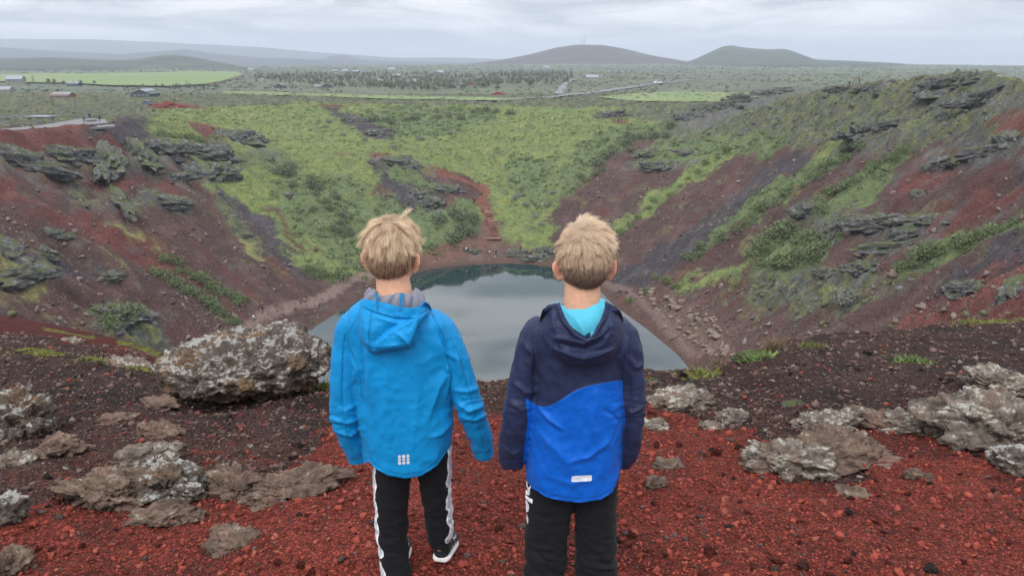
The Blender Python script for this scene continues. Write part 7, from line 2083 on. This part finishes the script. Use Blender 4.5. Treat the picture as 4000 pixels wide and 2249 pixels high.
DK, NV, JN, WH, RD, GY, BL = (.02, .022, .028), (.03, .04, .08), (.05, .08, .15), (.7, .7, .7), (.42, .03, .04), (.28, .29, .31), (.06, .12, .25)
for u, v, lab, tp in ((212, 309, "walker in dark jacket on the platform's middle", NV), (227, 299, "walker standing behind the others on the platform", DK), (251, 307, "walker bending by the platform bench", DK)):
    walker(u, v, "stand", tp, JN, lab, .5, at_=plane_hit(u, v, ZP))
walker(357, 279, "stand", DK, JN, "walker standing below the parked car", 1.0)
walker(775, 261, "walk", DK, DK, "lone walker in black on the far rim beside the red patch", 1.4)
walker(1268, 309, "stand", RD, WH, "walker in red and white in the far hollow", 0); walker(1308, 307, "walk", DK, JN, "dark clothed walker in the far hollow", 1.2); walker(1337, 307, "walk", BL, DK, "walker in blue in the far hollow", 1.5); walker(1389, 305, "stand", WH, GY, "walker in white at the right of the far hollow", 0)
walker(1555, 307, "stand", DK, DK, "walker in black by the red spot on the far slope", .4)
for u, v, tp, lab in ((2124, 212, GY, "walker in pale grey on the right ridge skyline"), (2137, 210.5, DK, "walker in black on the right ridge skyline"), (2161, 211.5, RD, "walker in a red jacket on the right ridge skyline")):
    d_ = ray(u * DS, v * DS); a_ = d_[0] / d_[1]; Yc = np.linspace(190, 275, 170); zc = np.array([slope_z(a_ * q, q) for q in Yc]); q = Yc[np.argmax((zc - CAM_Z) / Yc)]
    walker(u, v, "stand", tp, DK, lab, .3, at_=np.array([a_ * q, q, slope_z(a_ * q, q) - .1]))
walker(639, 808, "walk", WH, JN, "walker in a white top and jeans on the left shore path", -.6); walker(661, 786, "walk", DK, NV, "walker in dark clothes on the left shore path", -.6)
walker(1204, 467, "walk", DK, DK, "walker in black at the top of the red path", 3.0)
for u, v, ps, tp, lab in ((1173, 634, "stand", WH, "hiker in white standing on the far beach"), (1168, 633, "stand", DK, "hiker in black beside the hiker in white"), (1226, 637, "sit", RD, "hiker in red sitting on the far beach"), (1232, 638, "sit", WH, "hiker in pale clothes sitting on the far beach"), (1248, 640, "sit", DK, "hiker in dark clothes sitting on the far beach"), (1253, 642, "sit", GY, "hiker in grey sitting on the far beach"), (1309, 632, "stand", DK, "hiker in black standing among the beach rocks"), (1316, 637, "sit", RD, "hiker in dark red sitting among the beach rocks"), (1341, 648, "sit", BL, "hiker in blue sitting at the far water's edge"), (1366, 652, "stand", NV, "hiker in navy standing at the far water's edge")):
    walker(u, v, ps, tp, JN if ps == "stand" else DK, lab, .2 + .4 * (u % 3))

# ================================================================== trees on the plain
def tree_meshes(kind, seed):
    g = np.random.default_rng(seed)
    if kind == "conifer":
        V = []; n = 90
        for i in range(n):
            h = g.random() ** .7 * .0 + g.random(); r = (1 - h) * .26 + .02; a = g.random() * 6.28
            c = np.array([math.cos(a) * r * g.uniform(.5, 1), math.sin(a) * r * g.uniform(.5, 1), .12 + h * .88]); s = .10 * (1.15 - h)
            d = np.array([math.cos(a), math.sin(a), -.35]); b = np.array([-math.sin(a), math.cos(a), 0])
            V += [c - b * s * .6, c + b * s * .6, c + d * s * 1.1]
        V = np.array(V); col = np.tile((.072, .092, .076), (len(V), 1)) * np.repeat(g.uniform(.6, 1.3, n), 3)[:, None]
    else:
        V, _, sh, r = leaf_cloud(g, 110, (.34, .34, .46), .13, False); V = V + (0, 0, .55); n = 110
        col = np.tile((.115, .138, .100), (len(V), 1)) * np.repeat(g.uniform(.65, 1.3, n), 3)[:, None]
    me = new_mesh("crown", V, np.arange(len(V)).reshape(-1, 3), smooth=False); vcol(me, np.clip(col, .01, .4)); me.materials.append(MAT_LEAF)
    return me
_TR = {k: [tree_meshes(k, 300 + 9 * i) for i in range(4)] for k in ("conifer", "birch")}
TRUNK = paint("tree bark", (.10, .085, .075), .9)
_tk = MB().tube([(0, 0, -.05), (.01, 0, .4), (0, .01, .8)], [.035, .025, .01], 7); _tko = _tk.build("trunk", TRUNK); _tkm = _tko.data; bpy.data.objects.remove(_tko)
def tree(u, v, hpx, kind, label, group, i):
    p = hd(u, v, 250, 5200); dep = p[1] * CP + (CAM_Z - p[2]) * SP; H = hpx * dep / FPX * DS
    e = empty("tree", (p[0], p[1], p[2] - .1), i * 1.3); e.scale = (H, H, H)
    for nm, me in (("trunk", _tkm), ("crown", _TR[kind][i % 4])):
        o = bpy.data.objects.new(nm, me); COL.objects.link(o); o.parent = e
    return tag(e, label, "tree", group)
g = np.random.default_rng(55); k = 0
for (u0, u1, v0, v1, h, n, kind, lab, grp) in [
    (118, 140, 211, 212, 12, 4, "birch", "small birch in the row left of the hay field edge", "birch row by the hay field"), (155, 240, 212, 214, 10, 11, "birch", "small tree in the hedge along the hay field", "hedge trees along the hay field"),
    (330, 550, 220, 223, 10, 22, "birch", "bush-like tree in the line below the hay field", "tree line below the hay field"), (83, 88, 210, 211, 22, 1, "conifer", "single slim tree beside the pale house", "slim tree beside the pale house"),
    (470, 478, 222, 223, 22, 2, "conifer", "slim dark tree at the hay field's right corner", "slim trees at the field corner"), (425, 440, 224, 225, 12, 3, "birch", "low tree between the teal house and the field", "low trees by the teal house"),
    (1250, 1460, 190, 192, 18, 44, "conifer", "dark conifer in the plantation under the mast hill", "conifer plantation"), (1525, 1590, 182, 184, 9, 16, "conifer", "dark conifer in the shelter belt by the white huts", "shelter belt by the huts"),
    (1060, 1110, 224, 229, 22, 6, "conifer", "dark conifer at the wood's front edge", "conifers at the wood's front edge"), (1120, 1200, 227, 229, 8, 16, "conifer", "small clipped conifer in the hedge by the cottages", "conifer hedge by the cottages")]:
    us_ = np.sort(g.uniform(u0, u1, n))
    for q, u_ in enumerate(us_):
        tree(u_, g.uniform(v0, v1), h * g.uniform(.75, 1.25), kind, lab if n == 1 else "%s, %s from its left end" % (lab, ORD[q] if q < 22 else "%d%s" % (q + 1, {1: "st", 2: "nd", 3: "rd"}.get((q + 1) % 10, "th"))), grp, k); k += 1
# the wood that reads as one mass
n = 900; pts = []
while len(pts) < n:
    u, v = g.uniform(640, 1440), g.uniform(181, 226)
    if v > 226 - 26 * abs(u - 1060) / 480 + g.normal() * 3: continue
    pts.append((u, v))
V = []; C = []
for i, (u, v) in enumerate(pts):
    d = ray(u * DS, v * DS); Y = min(18.5 / max(-d[2] / d[1], .004), 2600.); x = d[0] / d[1] * Y
    me = _TR["birch" if g.random() < .92 else "conifer"][i % 4]
    V.append((x, Y, me, (3.6 + 2.6 * g.random()) * (.8 + .3 * Y / 1500)))
P = np.array([(a, b) for a, b, _, _ in V]); Z = ground_z(P[:, 0], P[:, 1]); VV = []; CC = []
_cache = {}
for (x, Y, me, H), z in zip(V, Z):
    if me.name not in _cache:
        c4 = np.empty(len(me.vertices) * 4, np.float32); me.attributes["Col"].data.foreach_get("color", c4); _cache[me.name] = (get_co(me), c4.reshape(-1, 4)[:, :3])
    co, cc = _cache[me.name]; sel = np.repeat(g.random(len(co) // 3) < .6, 3)
    VV.append(co[sel] * H + (x, Y, z)); CC.append(cc[sel] * g.uniform(.75, 1.25))
VV = np.concatenate(VV); me = new_mesh("woodland", VV, np.arange(len(VV)).reshape(-1, 3), smooth=False); vcol(me, np.concatenate(CC)); tag(obj("woodland", me, MAT_LEAF), "far birch wood with cottages in the middle of the plain", kind="stuff")
# ================================================================== haze (even, pale air round everything)
t = NT("haze air")
t.n.remove(t.b)
vol = t.new("VolumePrincipled")
vol.inputs["Color"].default_value = (.80, .88, 1.0, 1)
vol.inputs["Density"].default_value = 1.55e-4
vol.inputs["Anisotropy"].default_value = 0.0
t.l.new(vol.outputs[0], t.n["Material Output"].inputs["Volume"])
mb = MB()
hx0, hx1, hy0, hy1, hz0, hz1 = -36000, 36000, -400, 21800, -242, 345
mb.box(((hx0 + hx1) / 2, (hy0 + hy1) / 2, (hz0 + hz1) / 2), (hx1 - hx0, hy1 - hy0, hz1 - hz0))
tag(mb.build("haze", t.m), "thin blue-grey haze hanging over the plain", kind="stuff")
